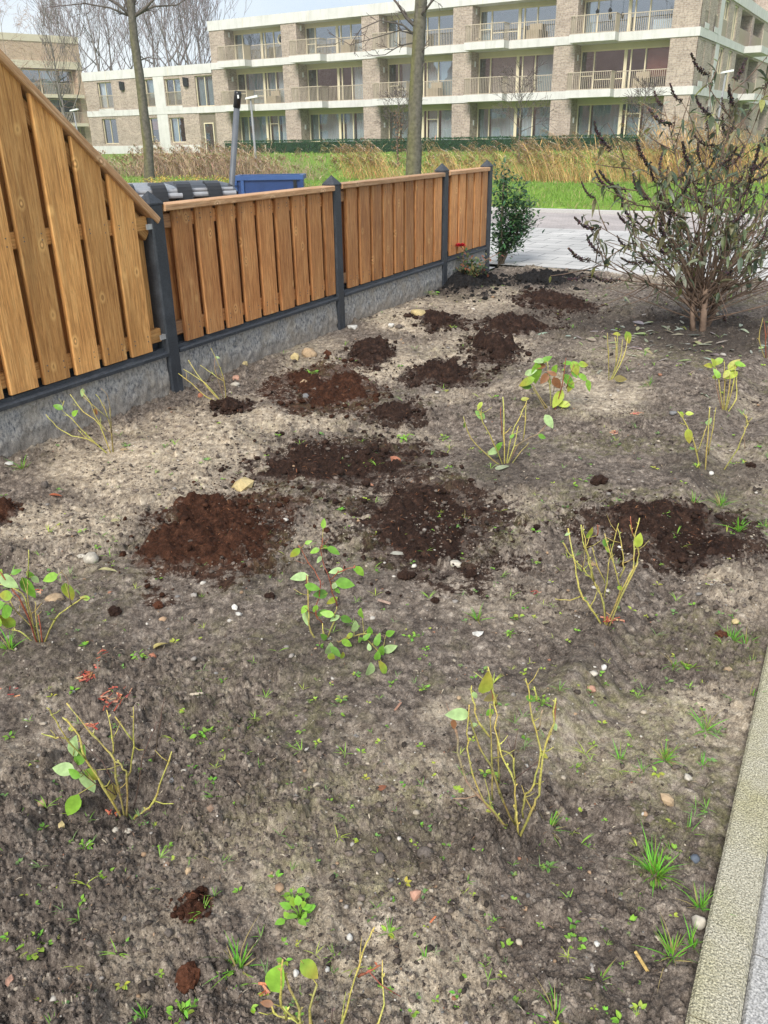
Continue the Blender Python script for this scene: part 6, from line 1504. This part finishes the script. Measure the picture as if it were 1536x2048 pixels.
young('leafy young shrub with pale withered flowers, right of the far peat heaps', ZA, 2.415, (500, 490), [
 ('o', (492, 490), (480, 350), (470, 250)), ('r', (502, 490), (540, 370), (560, 230)), ('o', (497, 482), (420, 400), (370, 320)), ('r', (560, 380), (600, 262)), ('o', (505, 485), (580, 440)), ('p', (500, 400), (505, 310)), ('o', (560, 370), (650, 330)), ('o', (475, 470), (400, 380))],
 [(420, 310, 120, 'l', -80), (365, 340, 85), (470, 242, 60), (505, 285, 55), (475, 340, 65, 'l'), (520, 430, 95, 'y'), (545, 455, 75, 'y'), (580, 350, 85), (605, 280, 70), (575, 260, 50), (640, 325, 65), (645, 265, 55), (675, 370, 60), (510, 345, 70, 'b'), (440, 275, 55, 'b'), (490, 300, 50, 'b'), (430, 245, 50, 'p'), (600, 310, 50), (390, 300, 60, 'p'), (585, 375, 60, 'l'), (370, 370, 50, 'd'), (455, 330, 60, 'b')], 0.0052, 9)
young('small yellow twig shrub with two leaves left of the big bush', ZA, 2.415, (771, 337), [('y', (770, 335), (800, 270), (810, 110)), ('y', (771, 332), (820, 240), (835, 140)), ('y', (774, 325), (840, 220), (860, 130)), ('o', (770, 330), (765, 200), (760, 110)), ('b', (790, 300), (850, 245), (905, 195)), ('y', (800, 270), (803, 180), (795, 130))], [(870, 142, 60, 'l', -70), (810, 116, 40, 'y'), (822, 330, 60, 'o', 0)], 0.0056, 10)
young('small yellow green shrub in front of the big bush at the right', ZA, 2.415, (1331, 487), [('y', (1330, 482), (1300, 350), (1285, 280)), ('y', (1330, 482), (1325, 350), (1325, 250)), ('y', (1334, 475), (1370, 350), (1380, 260)), ('y', (1331, 472), (1350, 380), (1350, 262)), ('p', (1325, 460), (1290, 380), (1280, 310)), ('y', (1336, 480), (1380, 430), (1385, 320))],
 [(1255, 272, 50, 'y'), (1370, 262, 65, 'y'), (1310, 262, 55, 'l'), (1275, 256, 55, 'y'), (1355, 312, 60, 'y'), (1285, 302, 50, 'l'), (1320, 300, 45, 'y'), (1390, 255, 50, 'l'), (1300, 330, 40, 'y')], 0.0056, 11)
young('sparse bare twigs with one yellow leaf at the right, below the small yellow green shrub', ZA, 2.415, (1225, 768), [('y', (1215, 765), (1190, 680), (1160, 590), (1100, 490)), ('y', (1240, 765), (1245, 620), (1255, 470)), ('y', (1248, 700), (1270, 560), (1285, 470)), ('y', (1195, 690), (1225, 600), (1240, 560)), ('b', (1170, 650), (1130, 540))],
 [(1145, 602, 70, 'y', -80), (1160, 502, 35, 'y'), (1120, 507, 35, 'l'), (1250, 537, 40, 'p')], 0.0052, 12)
young('single forked yellow twig standing right of the sparse bare twigs', ZA, 2.415, (1320, 768), [('y', (1320, 766), (1390, 670), (1420, 590), (1440, 540), (1415, 500)), ('p', (1420, 590), (1425, 670)), ('y', (1438, 545), (1460, 520)), ('y', (1430, 560), (1432, 505))], [], 0.0050, 13)
young('reddish yellow twigs of a young shrub cut by the right edge under the big bush', (1300, 480), 6.5, (1545, 1540), [('y', (1540, 1535), (1420, 1290), (1470, 1010)), ('r', (1540, 1535), (1500, 1240), (1480, 1050)), ('p', (1545, 1535), (1560, 1300), (1530, 1120)), ('r', (1510, 1280), (1535, 1130))], [(1440, 1390, 70, 'p', 20)], 0.0058, 14)
young('yellow twig shrub with two browned leaves cut by the bottom edge', (300, 1700), 2.56, (790, 1060), [('o', (790, 1060), (770, 900), (745, 780), (660, 580)), ('y', (780, 960), (755, 872), (660, 850), (600, 770)), ('y', (700, 860), (665, 760), (680, 560)), ('y', (765, 880), (680, 800)), ('o', (795, 1050), (810, 890), (855, 690)), ('y', (850, 1060), (985, 890), (1050, 650), (1105, 480), (1150, 395)), ('r', (1060, 650), (1120, 620), (1180, 590)), ('y', (900, 1060), (1170, 890), (1190, 565)), ('b', (940, 900), (930, 810))],
 [(640, 700, 150, 'l', 70), (810, 684, 110, 'l', -50), (600, 760, 60, 'b')], 0.0046, 15)

# ------------------------------------------------------------------ grass tufts and weeds
def tuft(label, px, py, size, n=26, seed=0, dry=0.15, name='grass_tuft', col=(0.17, 0.42, 0.04), flat=0.6):
    rr = random.Random(seed * 13 + int(px)); B = soil(px, py); mpp = (B - Vector((0, 0, HCAM))).length / FPX; S = size * mpp
    m = MB()
    for k in range(n):
        a = rr.uniform(0, 6.28); q = rr.uniform(0.05, 1.0) * flat; d = Vector((math.cos(a) * q, math.sin(a) * q, rr.uniform(0.45, 1.0))); L = S * rr.uniform(0.55, 1.2)
        c = (0.40, 0.32, 0.13) if rr.random() < dry else tuple(x * rr.uniform(0.75, 1.35) for x in col)
        o = Vector((math.cos(a), math.sin(a), 0)) * S * 0.10 * rr.random()
        m.leaf(o + Vector((0, 0, -0.004)), d, (rr.uniform(-.5, .5), rr.uniform(-.5, .5), 1), L * rr.uniform(0.6, 1.1), max(0.0018, S * 0.042), c, 5, rr.uniform(0.0, 1.0), 0.15)
    o = m.build(name, M['grass'], None, False, True); o.location = B
    return tag(o, label, 'grass tuft', 'grass tufts growing in the soil')
TUFTS = [(1310, 1752, 62, 60, 'largest grass tuft, low on the right between the path edging and the bed'), (1093, 1665, 48, 34, 'grass tuft right beside the foot of the tall bare twig shrub'), (1345, 1915, 52, 30, 'dark green grass tuft near the bottom right beside the orange wood splinter'), (1400, 1818, 48, 26, 'grass tuft against the path edging just above the pale round shell'),
 (1412, 1460, 50, 16, 'upright grass tuft near the path edging, above the edging crack'), (955, 1240, 40, 18, 'thin grass tuft in the middle, right of the leafy red stemmed shrub'), (1462, 1285, 36, 22, 'grass tuft behind a small peat clod at the right'), (1492, 1290, 34, 20, 'grass tuft just right of the small peat clod'), (1330, 1520, 40, 30, 'yellowish flat grass tuft below the wheel rut'), (1378, 1340, 34, 14, 'grass tuft above the big yellowish tuft at the right'), (1348, 1332, 38, 18, 'flat spreading grass tuft left of the upright one by the rut'),
 (478, 1938, 70, 20, 'long bladed grass tuft at the bottom beside the reddish peat lump'), (1240, 1520, 36, 12, 'slim grass tuft right of the tall bare twig shrub'), (1442, 1012, 34, 22, 'bright grass tuft behind the dark peat hollow'), (1385, 1008, 30, 12, 'narrow grass tuft at the far rim of the peat hollow'), (1478, 1062, 36, 20, 'grass tuft right of the peat hollow near the right edge'), (1298, 772, 26, 16, 'small dark grass tuft in front of the big bush'), (45, 938, 30, 20, 'bright weed tuft beside the white scrap at the left edge'),
 (1385, 1895, 46, 14, 'loose grass blades around the pale round shell'), (1200, 1960, 44, 12, 'sparse grass blades at the bottom, right of centre'), (1110, 2040, 60, 14, 'tall grass blades at the bottom edge'), (1505, 1395, 36, 14, 'grass tuft touching the path edging at the right edge'), (1290, 1385, 30, 8, 'single small grass tuft beside the rut'), (1285, 1545, 30, 18, 'pale feathery grass tuft left of the yellowish flat tuft'), (1530, 1060, 30, 10, 'grass blades at the right edge beyond the peat hollow'), (1405, 1530, 30, 10, 'small grass tuft near the edging crack'), (1505, 1330, 26, 8, 'tiny grass tuft at the right edge by the edging'), (20, 1300, 50, 20, 'pale green wispy tuft under the leafy shrub at the left edge'), (440, 1730, 30, 8, 'small grass tuft left of the bright leafy weed'), (595, 1705, 30, 8, 'small grass tuft above the bright leafy weed'), (850, 1915, 24, 6, 'tiny blades near the white pebble at the bottom'), (1378, 1665, 40, 8, 'two leaning grass blades above the largest tuft'), (930, 1040, 24, 10, 'small tuft at the rim of the dark peat patch'), (290, 2035, 34, 8, 'thin tuft at the bottom left beside the clover')]
for k, (x, y, s, n, lab) in enumerate(TUFTS): tuft(lab, x, y, s * 0.95, int(n * 1.5), k, (0.1, 0.22, 0.35)[k % 3], flat=(0.45, 0.7, 0.95)[(k * 2) % 3])
def weed(label, px, py, size, n=9, seed=0, col=G2, tall=0.25):
    rr = random.Random(seed * 7 + int(px)); B = soil(px, py); mpp = (B - Vector((0, 0, HCAM))).length / FPX; S = size * mpp; m = MB()
    for k in range(n):
        a = k * 2.4 + rr.uniform(-.3, .3); q = rr.uniform(0.25, 1.0); p = Vector((math.cos(a) * S * 0.36 * q + rr.gauss(0, .06) * S, math.sin(a) * S * 0.36 * q + rr.gauss(0, .06) * S, S * tall * rr.uniform(0.3, 1.4)))
        m.tube([(0, 0, -0.004), p * 0.5 + Vector((0, 0, S * 0.08)), p], max(0.0008, S * 0.018), 3, False, [tuple(c * 0.8 for c in col)] * 3)
        m.leaf(p, (math.cos(a) + rr.uniform(-.6, .6), math.sin(a) + rr.uniform(-.6, .6), rr.uniform(-0.3, 0.7)), (rr.uniform(-.5, .5), rr.uniform(-.5, .5), 1), S * rr.uniform(0.18, 0.40), S * rr.uniform(0.12, 0.26), tuple(c * rr.uniform(0.85, 1.2) for c in col), 4, 0.1, 0.1)
    o = m.build('weed', M['leaf'], None, True, True); o.location = B
    return tag(o, label, 'weed', 'broad leaved weeds in the soil')
for k, (x, y, s, n, lab) in enumerate([(600, 1835, 70, 12, 'bright round leaved weed in the lower middle'), (588, 1800, 46, 8, 'small round leaved weed joined to the bright one above it'), (365, 2030, 52, 12, 'clover like weed at the bottom left'), (1150, 1890, 44, 9, 'clover like weed at the lower right'), (75, 1895, 56, 10, 'light green weed in the bottom left corner'), (410, 1475, 46, 9, 'rosette weed right of the leafy twig shrub at the lower left'), (1085, 1410, 40, 9, 'weed with white green leaves right of the tall bare twig shrub'), (850, 1300, 22, 7, 'small seedling weed right of the bushy red stemmed shrub'), (825, 1280, 34, 8, 'seedling weed beside the trailing branch of the bushy shrub'), (280, 1316, 34, 9, 'weed beside the terracotta shard at the left'), (1065, 1130, 30, 9, 'bright weed in the middle right of the dark peat patch'), (810, 880, 36, 10, 'bright weed right of the long dark peat patch'), (890, 880, 24, 8, 'small weed among the far peat heaps'), (625, 750, 28, 9, 'pale weed on top of the stone shard heap'), (863, 592, 26, 9, 'pale green weed before the black compost heap'), (1020, 1270, 26, 8, 'weed in the soil left of the yellow stemmed shrub'), (1080, 1045, 20, 8, 'tiny weed between the two dark peat patches'), (1150, 1540, 30, 8, 'weed between the tall twig shrub and the rut'), (845, 1380, 26, 7, 'small weed above the tall twig shrub'), (1500, 1885, 24, 6, 'seedling beside the path edging'), (445, 1955, 30, 8, 'small leaved weed under the long bladed tuft')]):
    weed(lab, x, y, s * 0.9, int(n * 1.3), k)
def build_seedlings():
    m = MB(); rr = random.Random(6); g = np.random.default_rng(8); n = 0
    while n < 1050:
        r = math.exp(rr.uniform(math.log(1.0), math.log(9.5))); a = rr.uniform(R(-34), R(34)); x, y = r * math.sin(a), r * math.cos(a)
        if not in_bed(np.array([x]), np.array([y]))[0]: continue
        dn = float(fbm(np.array([x * 1.7]), np.array([y * 1.7]), 88, 3)[0]); b = (x - FB.x) * FN.x + (y - FB.y) * FN.y
        if dn + 0.075 * b < 0.54 + rr.uniform(-.08, .08): continue
        n += 1; z = sz(x, y) + 0.008; S = (0.005 + 0.012 * rr.random() ** 1.6) * (0.8 + 0.14 * r); c = rr.choice([G1, G2, G3, (0.20, 0.34, 0.10)])
        for k in range(rr.randint(3, 6)):
            aa = rr.uniform(0, 6.28)
            if (n * 7) % 10 < 4: m.leaf((x, y, z), (math.cos(aa) * 0.6, math.sin(aa) * 0.6, 0.8), (0, 0, 1), S * 2.2, S * 0.16, c, 3, 0.5)
            else: m.leaf((x + math.cos(aa) * S * 0.2, y + math.sin(aa) * S * 0.2, z), (math.cos(aa), math.sin(aa), rr.uniform(0.1, 0.7)), (0, 0, 1), S, S * 0.55, tuple(q * rr.uniform(0.8, 1.2) for q in c), 3, 0.15)
    o = m.build('seedlings', M['leaf'], None, False, True); tag(o, 'tiny green seedlings sprouting over the soil', kind='stuff')
build_seedlings()

# ------------------------------------------------------------------ stones, clods, leaves, chips
STC = {'pale': (0.46, 0.42, 0.35), 'white': (0.58, 0.56, 0.51), 'tan': (0.40, 0.29, 0.18), 'sand': (0.50, 0.40, 0.20), 'brick': (0.36, 0.15, 0.09), 'pink': (0.42, 0.24, 0.17), 'grey': (0.20, 0.20, 0.20), 'dark': (0.13, 0.11, 0.095), 'brown': (0.25, 0.17, 0.12), 'peat': (0.085, 0.034, 0.019), 'peatd': (0.032, 0.018, 0.013), 'blue': (0.11, 0.13, 0.16)}
def stone(label, px, py, w, h, colr, seed, name='stone', cat='stone', angular=False, group=None):
    rr = random.Random(seed); B = soil(px, py); mpp = (B - Vector((0, 0, HCAM))).length / FPX; W = w * mpp / 2; H = max(0.25 * W, h * mpp / 2 * 0.9)
    bm = bmesh.new(); bmesh.ops.create_icosphere(bm, subdivisions=1 if angular else (3 if 'peat' in colr else 2), radius=1.0)
    o1, o2 = rr.uniform(0, 50), rr.uniform(0, 50)
    planes = [Vector((rr.gauss(0, 1), rr.gauss(0, 1), rr.gauss(0, 1))).normalized() for _ in range(7)]
    for v in bm.verts:
        c = v.co.copy()
        for pl in planes:
            dd = c.dot(pl) - (0.72 if angular else 0.86)
            if dd > 0: c -= pl * dd
        nz = float(vnoise(np.array([c.x * 2.6 + o1 + c.z]), np.array([c.y * 2.6 + o2 - c.z * 0.7]), seed)[0]) - 0.5
        if 'peat' in colr: nz = nz * 1.3 + (rr.random() - 0.5) * 0.35
        c *= 1 + nz * 0.45; v.co = Vector((c.x * W, c.y * W * rr.uniform(0.80, 0.84), c.z * H))
    me = bpy.data.meshes.new(name); bm.to_mesh(me); bm.free(); n = len(me.vertices)
    base = np.array(STC[colr]); g = np.random.default_rng(seed); arr = np.ones((n, 4), np.float32); arr[:, :3] = base * g.uniform(0.8, 1.2, (n, 1))
    me.attributes.new('col', 'FLOAT_COLOR', 'POINT').data.foreach_set('color', arr.ravel()); me.materials.append(M['clod'] if 'peat' in colr or colr == 'dark' else M['stone'])
    if not angular and 'peat' not in colr: me.polygons.foreach_set('use_smooth', [True] * len(me.polygons))
    o = bpy.data.objects.new(name, me); COL.objects.link(o); o.location = (B.x, B.y, B.z + H * 0.35 + 0.006); o.rotation_euler = (rr.uniform(-.25, .25), rr.uniform(-.25, .25), rr.uniform(0, 6.28))
    return tag(o, label, cat, group or ('stones lying on the soil' if cat == 'stone' else None))
import bmesh
STONES = [(182, 1124, 32, 26, 'pale', 0, 'round pale stone right of the leafy shrub at the left edge'), (164, 1117, 18, 10, 'pale', 0, 'small flat pale stone touching the round pale one'), (112, 1204, 36, 22, 'tan', 0, 'tan stone beside the stem of the leafy shrub at the left edge'), (484, 977, 62, 26, 'sand', 1, 'yellow sandstone chunk above the reddish peat heap'), (791, 926, 26, 26, 'brick', 1, 'broken piece of red brick on the long dark peat patch'), (606, 771, 34, 18, 'tan', 1, 'flat tan stone shard sticking out of the peat heap by the fence'), (636, 762, 18, 8, 'pink', 1, 'small pinkish shard beside the flat tan shard'), (612, 796, 16, 12, 'grey', 0, 'small grey stone at the foot of the shard heap'),
 (1333, 1607, 34, 28, 'tan', 1, 'brown angular stone near the path edging, lower right'), (304, 1320, 22, 17, 'brick', 1, 'terracotta shard beside the yellow leaf at the left'), (1396, 1853, 24, 30, 'pale', 0, 'pale round shell with a dark hole by the path edging'), (705, 657, 26, 12, 'white', 1, 'crumpled white lump at the foot of the second post'), (782, 653, 16, 10, 'white', 0, 'white stone next to the dark stone below the low fence'), (798, 656, 16, 9, 'dark', 0, 'dark stone next to the white one below the low fence'), (486, 732, 26, 16, 'sand', 1, 'sandy stone under the low fence, middle of the first panel'), (590, 718, 28, 18, 'sand', 1, 'sandy clod stone left of the small peat heap at the second post'), (618, 712, 36, 22, 'tan', 0, 'larger tan clod beside the sandy one near the second post'), (472, 760, 20, 12, 'pink', 1, 'pinkish stone chip below the sandy stone at the fence'), (470, 772, 22, 10, 'pale', 0, 'flat pale stone below the pinkish chip'), (402, 796, 12, 14, 'brick', 0, 'small red stone beside the first post'),
 (838, 630, 36, 16, 'sand', 0, 'flat sandy stone in front of the black compost heap'), (470, 1218, 18, 12, 'white', 1, 'white flaky lump left of the bushy red stemmed shrub'), (478, 1232, 14, 10, 'white', 1, 'smaller white flake under the white flaky lump'), (86, 1613, 20, 16, 'tan', 0, 'tan stone at the left, beside the leafy twig shrub'), (257, 1668, 16, 12, 'pale', 0, 'pale stone under the leafy twig shrub'), (124, 1657, 18, 14, 'sand', 1, 'yellowish hollow stone left of the leafy twig shrub'), (345, 1568, 18, 12, 'grey', 0, 'grey stone right of the leafy twig shrub, lower one'), (369, 1549, 14, 12, 'pale', 0, 'pale stone right of the leafy twig shrub, upper one'), (378, 1748, 16, 20, 'tan', 1, 'tan angular stone above the small reddish peat crumble'), (335, 1735, 14, 12, 'brown', 0, 'brown stone left of the tan angular one'), (423, 1622, 18, 14, 'brown', 0, 'brown stone in the soil below the rosette weed'),
 (830, 1797, 26, 24, 'pink', 1, 'pinkish stone left of centre under the dark clods'), (850, 1715, 34, 30, 'dark', 0, 'big dark soil clod under the tall bare twig shrub'), (760, 1725, 26, 24, 'dark', 0, 'dark soil clod left of the big one'), (500, 1892, 20, 18, 'dark', 0, 'dark clod right of the long bladed tuft'), (338, 1872, 18, 16, 'dark', 0, 'dark clod in the soil above the reddish peat lump'), (700, 1881, 14, 16, 'white', 0, 'white oval pebble at the bottom'), (592, 1952, 13, 13, 'white', 0, 'white oval pebble behind the leaves at the bottom'), (655, 1945, 12, 12, 'white', 0, 'white pebble right of the bottom leaves'), (1207, 1340, 13, 13, 'white', 0, 'round white pebble left of the wheel rut'), (1186, 1352, 18, 12, 'pale', 0, 'pale oblong stone below the round white pebble'), (1183, 1382, 18, 14, 'pink', 0, 'orange brown stone below the pale oblong one'), (1389, 1724, 20, 16, 'blue', 0, 'blue grey flat stone right of the largest grass tuft'), (1281, 1632, 12, 10, 'white', 0, 'white pebble left of the brown angular stone'), (1375, 1560, 18, 12, 'pale', 0, 'pale flat stone above the brown angular stone'), (1455, 1345, 22, 16, 'tan', 1, 'tan stone by the path edging at the right'), (1470, 1248, 16, 10, 'sand', 0, 'yellowish stone at the right edge above the edging'), (910, 1133, 32, 16, 'pale', 0, 'pale half buried stone right of the curled dry leaf'), (1345, 830, 16, 10, 'grey', 0, 'grey stone among the weeds in the right middle'), (1422, 950, 12, 8, 'white', 0, 'white ring like pebble below the sparse twigs'), (232, 665 + 1000, 14, 10, 'pale', 0, 'pale pebble in front of the leafy twig shrub'), (90, 975, 18, 18, 'dark', 0, 'dark clod in the sandy soil at the left'), (18, 930, 22, 8, 'white', 1, 'white scrap lying at the left edge below the fence'), (918, 1400, 10, 8, 'tan', 0, 'tan pebble left of the tall bare twig shrub'), (955, 1272, 30, 12, 'white', 1, 'white downy scrap in the middle right'), (1192, 1893, 14, 10, 'white', 1, 'white scrap right of the clover like weed'), (20, 1970, 22, 16, 'pink', 1, 'pinkish shard in the bottom left corner')]
for k, s in enumerate(STONES): stone(s[6], s[0], s[1], s[2], s[3], s[4], 900 + k, angular=bool(s[5]))
for k, (x, y, w, h, c, lab) in enumerate([(378, 1963, 46, 40, 'peat', 'fibrous reddish peat lump near the bottom left'), (942, 1154, 24, 22, 'peatd', 'round dark peat lump right of the dark peat patch'), (1198, 966, 34, 22, 'peatd', 'dark peat lump alone in the right middle'), (1440, 1276, 24, 20, 'peat', 'peat lump in front of the grass tufts at the right'), (540, 1198, 22, 16, 'peatd', 'small dark peat lump left of the bushy red stemmed shrub'), (230, 1228, 28, 18, 'peatd', 'dark peat lump left of the middle'), (318, 1215, 24, 16, 'peat', 'peat lump beside the tan chip left of the middle'), (870, 1205, 18, 14, 'peatd', 'small peat lump below the round dark one'), (655, 712, 18, 16, 'peat', 'peat lump left of the small heap at the second post'), (1500, 935, 18, 12, 'peatd', 'dark peat lump at the right edge'), (808, 1158, 30, 22, 'peatd', 'dark lump at the lower rim of the dark peat patch')]):
    stone(lab, x, y, w, h, c, 1000 + k, 'peat_lump', 'peat lump', group='loose lumps of peat')
# fallen leaves
def fallen(label, px, py, size, ang, col, seed, wid=0.3, curl=0.2, group='pale fallen leaves under the big bush', cat='fallen leaf'):
    rr = random.Random(seed); B = soil(px, py); mpp = (B - Vector((0, 0, HCAM))).length / FPX; L = size * mpp; m = MB(); d = Vector((math.cos(ang), math.sin(ang), rr.uniform(-0.05, 0.25)))
    m.leaf(-d * L / 2, d, (rr.uniform(-.4, .4), rr.uniform(-.4, .4), 1), L, L * wid, col, 6, curl, rr.uniform(-0.2, 0.5), tuple(c * 0.9 for c in col))
    o = m.build('fallen_leaf', M['leaf'], None, True, True); o.location = (B.x, B.y, B.z + 0.020)
    return tag(o, label, cat, group)
for k, (x, y, s, a, c, w, lab) in enumerate([(1004, 940, 38, 0.5, (0.42, 0.47, 0.30), 0.32, 'pale green leaf below the spreading twig shrub'), (797, 1113, 34, 0.2, (0.55, 0.53, 0.44), 0.35, 'curled pale dry leaf on the dark peat patch'), (322, 1299, 30, 0.8, (0.62, 0.52, 0.20), 0.62, 'yellow fallen leaf beside the terracotta shard'), (217, 1147, 36, 0.05, (0.52, 0.48, 0.24), 0.28, 'narrow yellowish leaf right of the round pale stone'), (233, 1048, 20, 0.6, (0.50, 0.46, 0.24), 0.4, 'small yellowish leaf on the sandy patch at the left'), (1412, 690, 32, 0.1, (0.55, 0.58, 0.44), 0.36, 'broad pale leaf in front of the trunk of the big bush'), (1408, 794, 20, -0.9, (0.50, 0.54, 0.40), 0.4, 'pale leaf below the small yellow green shrub'), (870, 1012, 16, -0.7, (0.5, 0.45, 0.33), 0.3, 'thin dry leaf at the rim of the peat hole'), (765, 1587, 26, 0.9, (0.42, 0.16, 0.08), 0.5, 'reddish brown fallen leaf in the lower middle'), (112, 996, 24, 0.1, (0.55, 0.16, 0.08), 0.45, 'red scrap of leaf in the sandy soil at the left'), (250, 835 + 70, 18, 0.5, (0.48, 0.36, 0.20), 0.4, 'brown scrap of leaf below the twigs at the fence'), (345, 820, 22, 0.9, (0.36, 0.20, 0.12), 0.6, 'brown crumpled leaf at the foot of the first post')]):
    fallen(lab, x, y, s, a, c, 1100 + k, w, 0.25, None)
frnd = random.Random(15); n = 0
while n < 115:
    x, y = frnd.gauss(1340, 120), frnd.gauss(672, 34)
    if not (1080 < x < 1535 and 610 < y < 790) or abs(x - 1395) < 22 and y < 668: continue
    c = frnd.choice([(0.50, 0.53, 0.42), (0.42, 0.44, 0.36), (0.56, 0.54, 0.44), (0.36, 0.33, 0.26), (0.46, 0.40, 0.30), (0.40, 0.44, 0.22)])
    fallen('pale curled narrow leaf lying on the dark soil under the big bush', x, y, frnd.uniform(11, 27), frnd.uniform(0, 6.28), tuple(q * frnd.uniform(0.8, 1.1) for q in c), 1200 + n, frnd.uniform(0.18, 0.36), frnd.uniform(0.0, 0.5)); n += 1
# red wood chips and splinters
def chips(label, px, py, w, n, cols, seed, L=0.023, name='wood_chips', cat='wood chips'):
    rr = random.Random(seed); B = soil(px, py); mpp = (B - Vector((0, 0, HCAM))).length / FPX; m = MB()
    for k in range(n):
        a = rr.uniform(0, 6.28); ax = Vector((math.cos(a), math.sin(a), rr.uniform(-.35, .35))).normalized(); ay = ax.orthogonal().normalized(); az = ax.cross(ay)
        m.col = tuple(c * rr.uniform(0.75, 1.25) for c in rr.choice(cols)); l = L * rr.uniform(0.4, 1.1)
        m.obox((rr.gauss(0, w * mpp * 0.28), rr.gauss(0, w * mpp * 0.24), 0.012 + rr.uniform(0, 0.012)), ax, ay, az, l / 2, l * rr.uniform(0.06, 0.14), l * 0.05)
    o = m.build(name, M['stem'], None, False, True); o.location = B
    return tag(o, label, cat, 'red wood chips spilled on the soil' if n > 2 else None)
RC = [(0.42, 0.11, 0.06), (0.50, 0.20, 0.12), (0.30, 0.07, 0.045), (0.55, 0.28, 0.17)]
for k, (x, y, w, n, lab) in enumerate([(177, 1358, 40, 34, 'pile of red wood chips below the leafy shrub at the left edge'), (232, 1403, 52, 46, 'largest pile of red wood chips, above the leafy twig shrub'), (203, 1335, 22, 10, 'few red chips just above the upper chip pile'), (188, 1460, 26, 10, 'red chips among the twigs of the leafy twig shrub'), (38, 1393, 40, 6, 'scattered red chips at the left edge'), (228, 1636, 20, 5, 'red chips at the foot of the leafy twig shrub'), (1222, 1248, 36, 26, 'red chips at the foot of the yellow stemmed shrub'), (205, 1192 + 120, 14, 5, 'red chips near the round pale stone, lower left'), (1070, 1193, 14, 5, 'red chips left of the yellow stemmed shrub'), (80, 1192, 14, 5, 'red chips beside the stem of the leafy shrub'), (535, 1990, 20, 6, 'red chips by the twigs at the bottom edge'), (1272, 832, 24, 14, 'reddish chips in the bare soil at the right middle'), (1228, 872, 20, 8, 'reddish chips below the far leafy shrub'), (1010, 690 - 40, 34, 14, 'reddish chips between the two small far peat heaps')]):
    chips(lab, x, y, w, n, RC, 1400 + k)
for k, (x, y, L, c, lab) in enumerate([(1282, 1932, 0.042, (0.62, 0.36, 0.13), 'bright orange wood splinter at the bottom right'), (863, 1852, 0.030, (0.60, 0.20, 0.09), 'short red wood splinter at the bottom, right of centre'), (795, 1420, 0.075, (0.36, 0.24, 0.18), 'long brown twig piece left of the tall bare twig shrub'), (398, 1397, 0.05, (0.40, 0.36, 0.30), 'pale twig piece right of the largest chip pile'), (770, 1215, 0.06, (0.33, 0.22, 0.17), 'thin twig piece right of the bushy red stemmed shrub'), (1090, 1252, 0.05, (0.36, 0.20, 0.14), 'thin twig piece left of the yellow stemmed shrub')]):
    chips(lab, x, y, 4, 1, [c], 1500 + k, L, 'wood_splinter', 'wood splinter')
# ------------------------------------------------------------------ the terrace of red brick houses on this side of the street, mirrored in the windows
brick_mat('brick_red', (0.52, 0.20, 0.14), (0.44, 0.16, 0.11), (0.34, 0.13, 0.10), (0.50, 0.40, 0.34))
simple('roof_tile', (0.40, 0.21, 0.16), (0.50, 0.29, 0.22), 1.2, 0.7)
def terrace_house():
    e = empty('terraced_house', (0, 0, 0), URZ + math.pi, 'red brick terraced house with orange roof, mirrored in the building windows', 'house', 'terraced houses mirrored in the windows')
    W = 6.4; m = MB(); fn = F0
    wins = [(0.6, 2.9, 0.9, 2.5), (0.6, 2.4, 3.4, 4.9), (3.6, 5.6, 3.4, 4.9), (4.2, 5.3, 0.05, 2.3)]
    grid_wall(m, 0, W, 0, 5.6, wins, fn, 0.15); m.poly([(0, 9, 0), (W, 9, 0), (W, 9, 5.6), (0, 9, 5.6)])
    for x in (0, W): m.poly([(x, 0, 0), (x, 9, 0), (x, 9, 5.6), (x, 4.5, 10.2), (x, 0, 5.6)])
    m.build('wall', M['brick_red'], e)
    m = MB()
    m.prism([(-0.35, 5.35), (4.5, 10.25), (9.35, 5.35), (9.35, 5.5), (4.5, 10.4), (-0.35, 5.5)], 0, 0.003, W - 0.003); rf = m.build('roof', M['roof_tile'], e)
    m = MB(); m.box(0.9, 1.5, 4.2, 4.9, 9.7, 11.2); m.build('chimney', M['brick_red'], rf)
    for (a, b, c, d) in wins[:3]: window(e, fn, a, b, 0.10, c, d, [0.5], t=0.08)
    window(e, fn, *wins[3][:2], 0.10, *wins[3][2:], [], t=0.12)
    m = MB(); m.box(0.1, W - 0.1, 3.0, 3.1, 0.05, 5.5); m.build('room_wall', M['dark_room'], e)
    return e
h0 = terrace_house()
for k in range(12):
    h = h0 if k == 0 else copy_tree(h0)
    q = uv(-14.5 - k * 6.4 - (3.0 if k > 5 else 0), 3.4); h.location = (q.x, q.y, -0.02)
# ------------------------------------------------------------------ the damp winter air
t = bpy.data.materials.new('haze'); t.use_nodes = True; t.node_tree.nodes.clear()
ho = t.node_tree.nodes.new('ShaderNodeOutputMaterial'); hv = t.node_tree.nodes.new('ShaderNodeVolumePrincipled')
hv.inputs['Color'].default_value = (0.90, 0.93, 0.98, 1); hv.inputs['Density'].default_value = 0.0008; hv.inputs['Anisotropy'].default_value = 0.2
t.node_tree.links.new(hv.outputs[0], ho.inputs['Volume'])
m = MB(); m.box(-140, 120, -60, 190, -2.0, 34.0); o = m.build('haze', t); tag(o, 'pale damp air thinning the far trees and buildings', kind='stuff')
SC.cycles.volume_bounces = 1
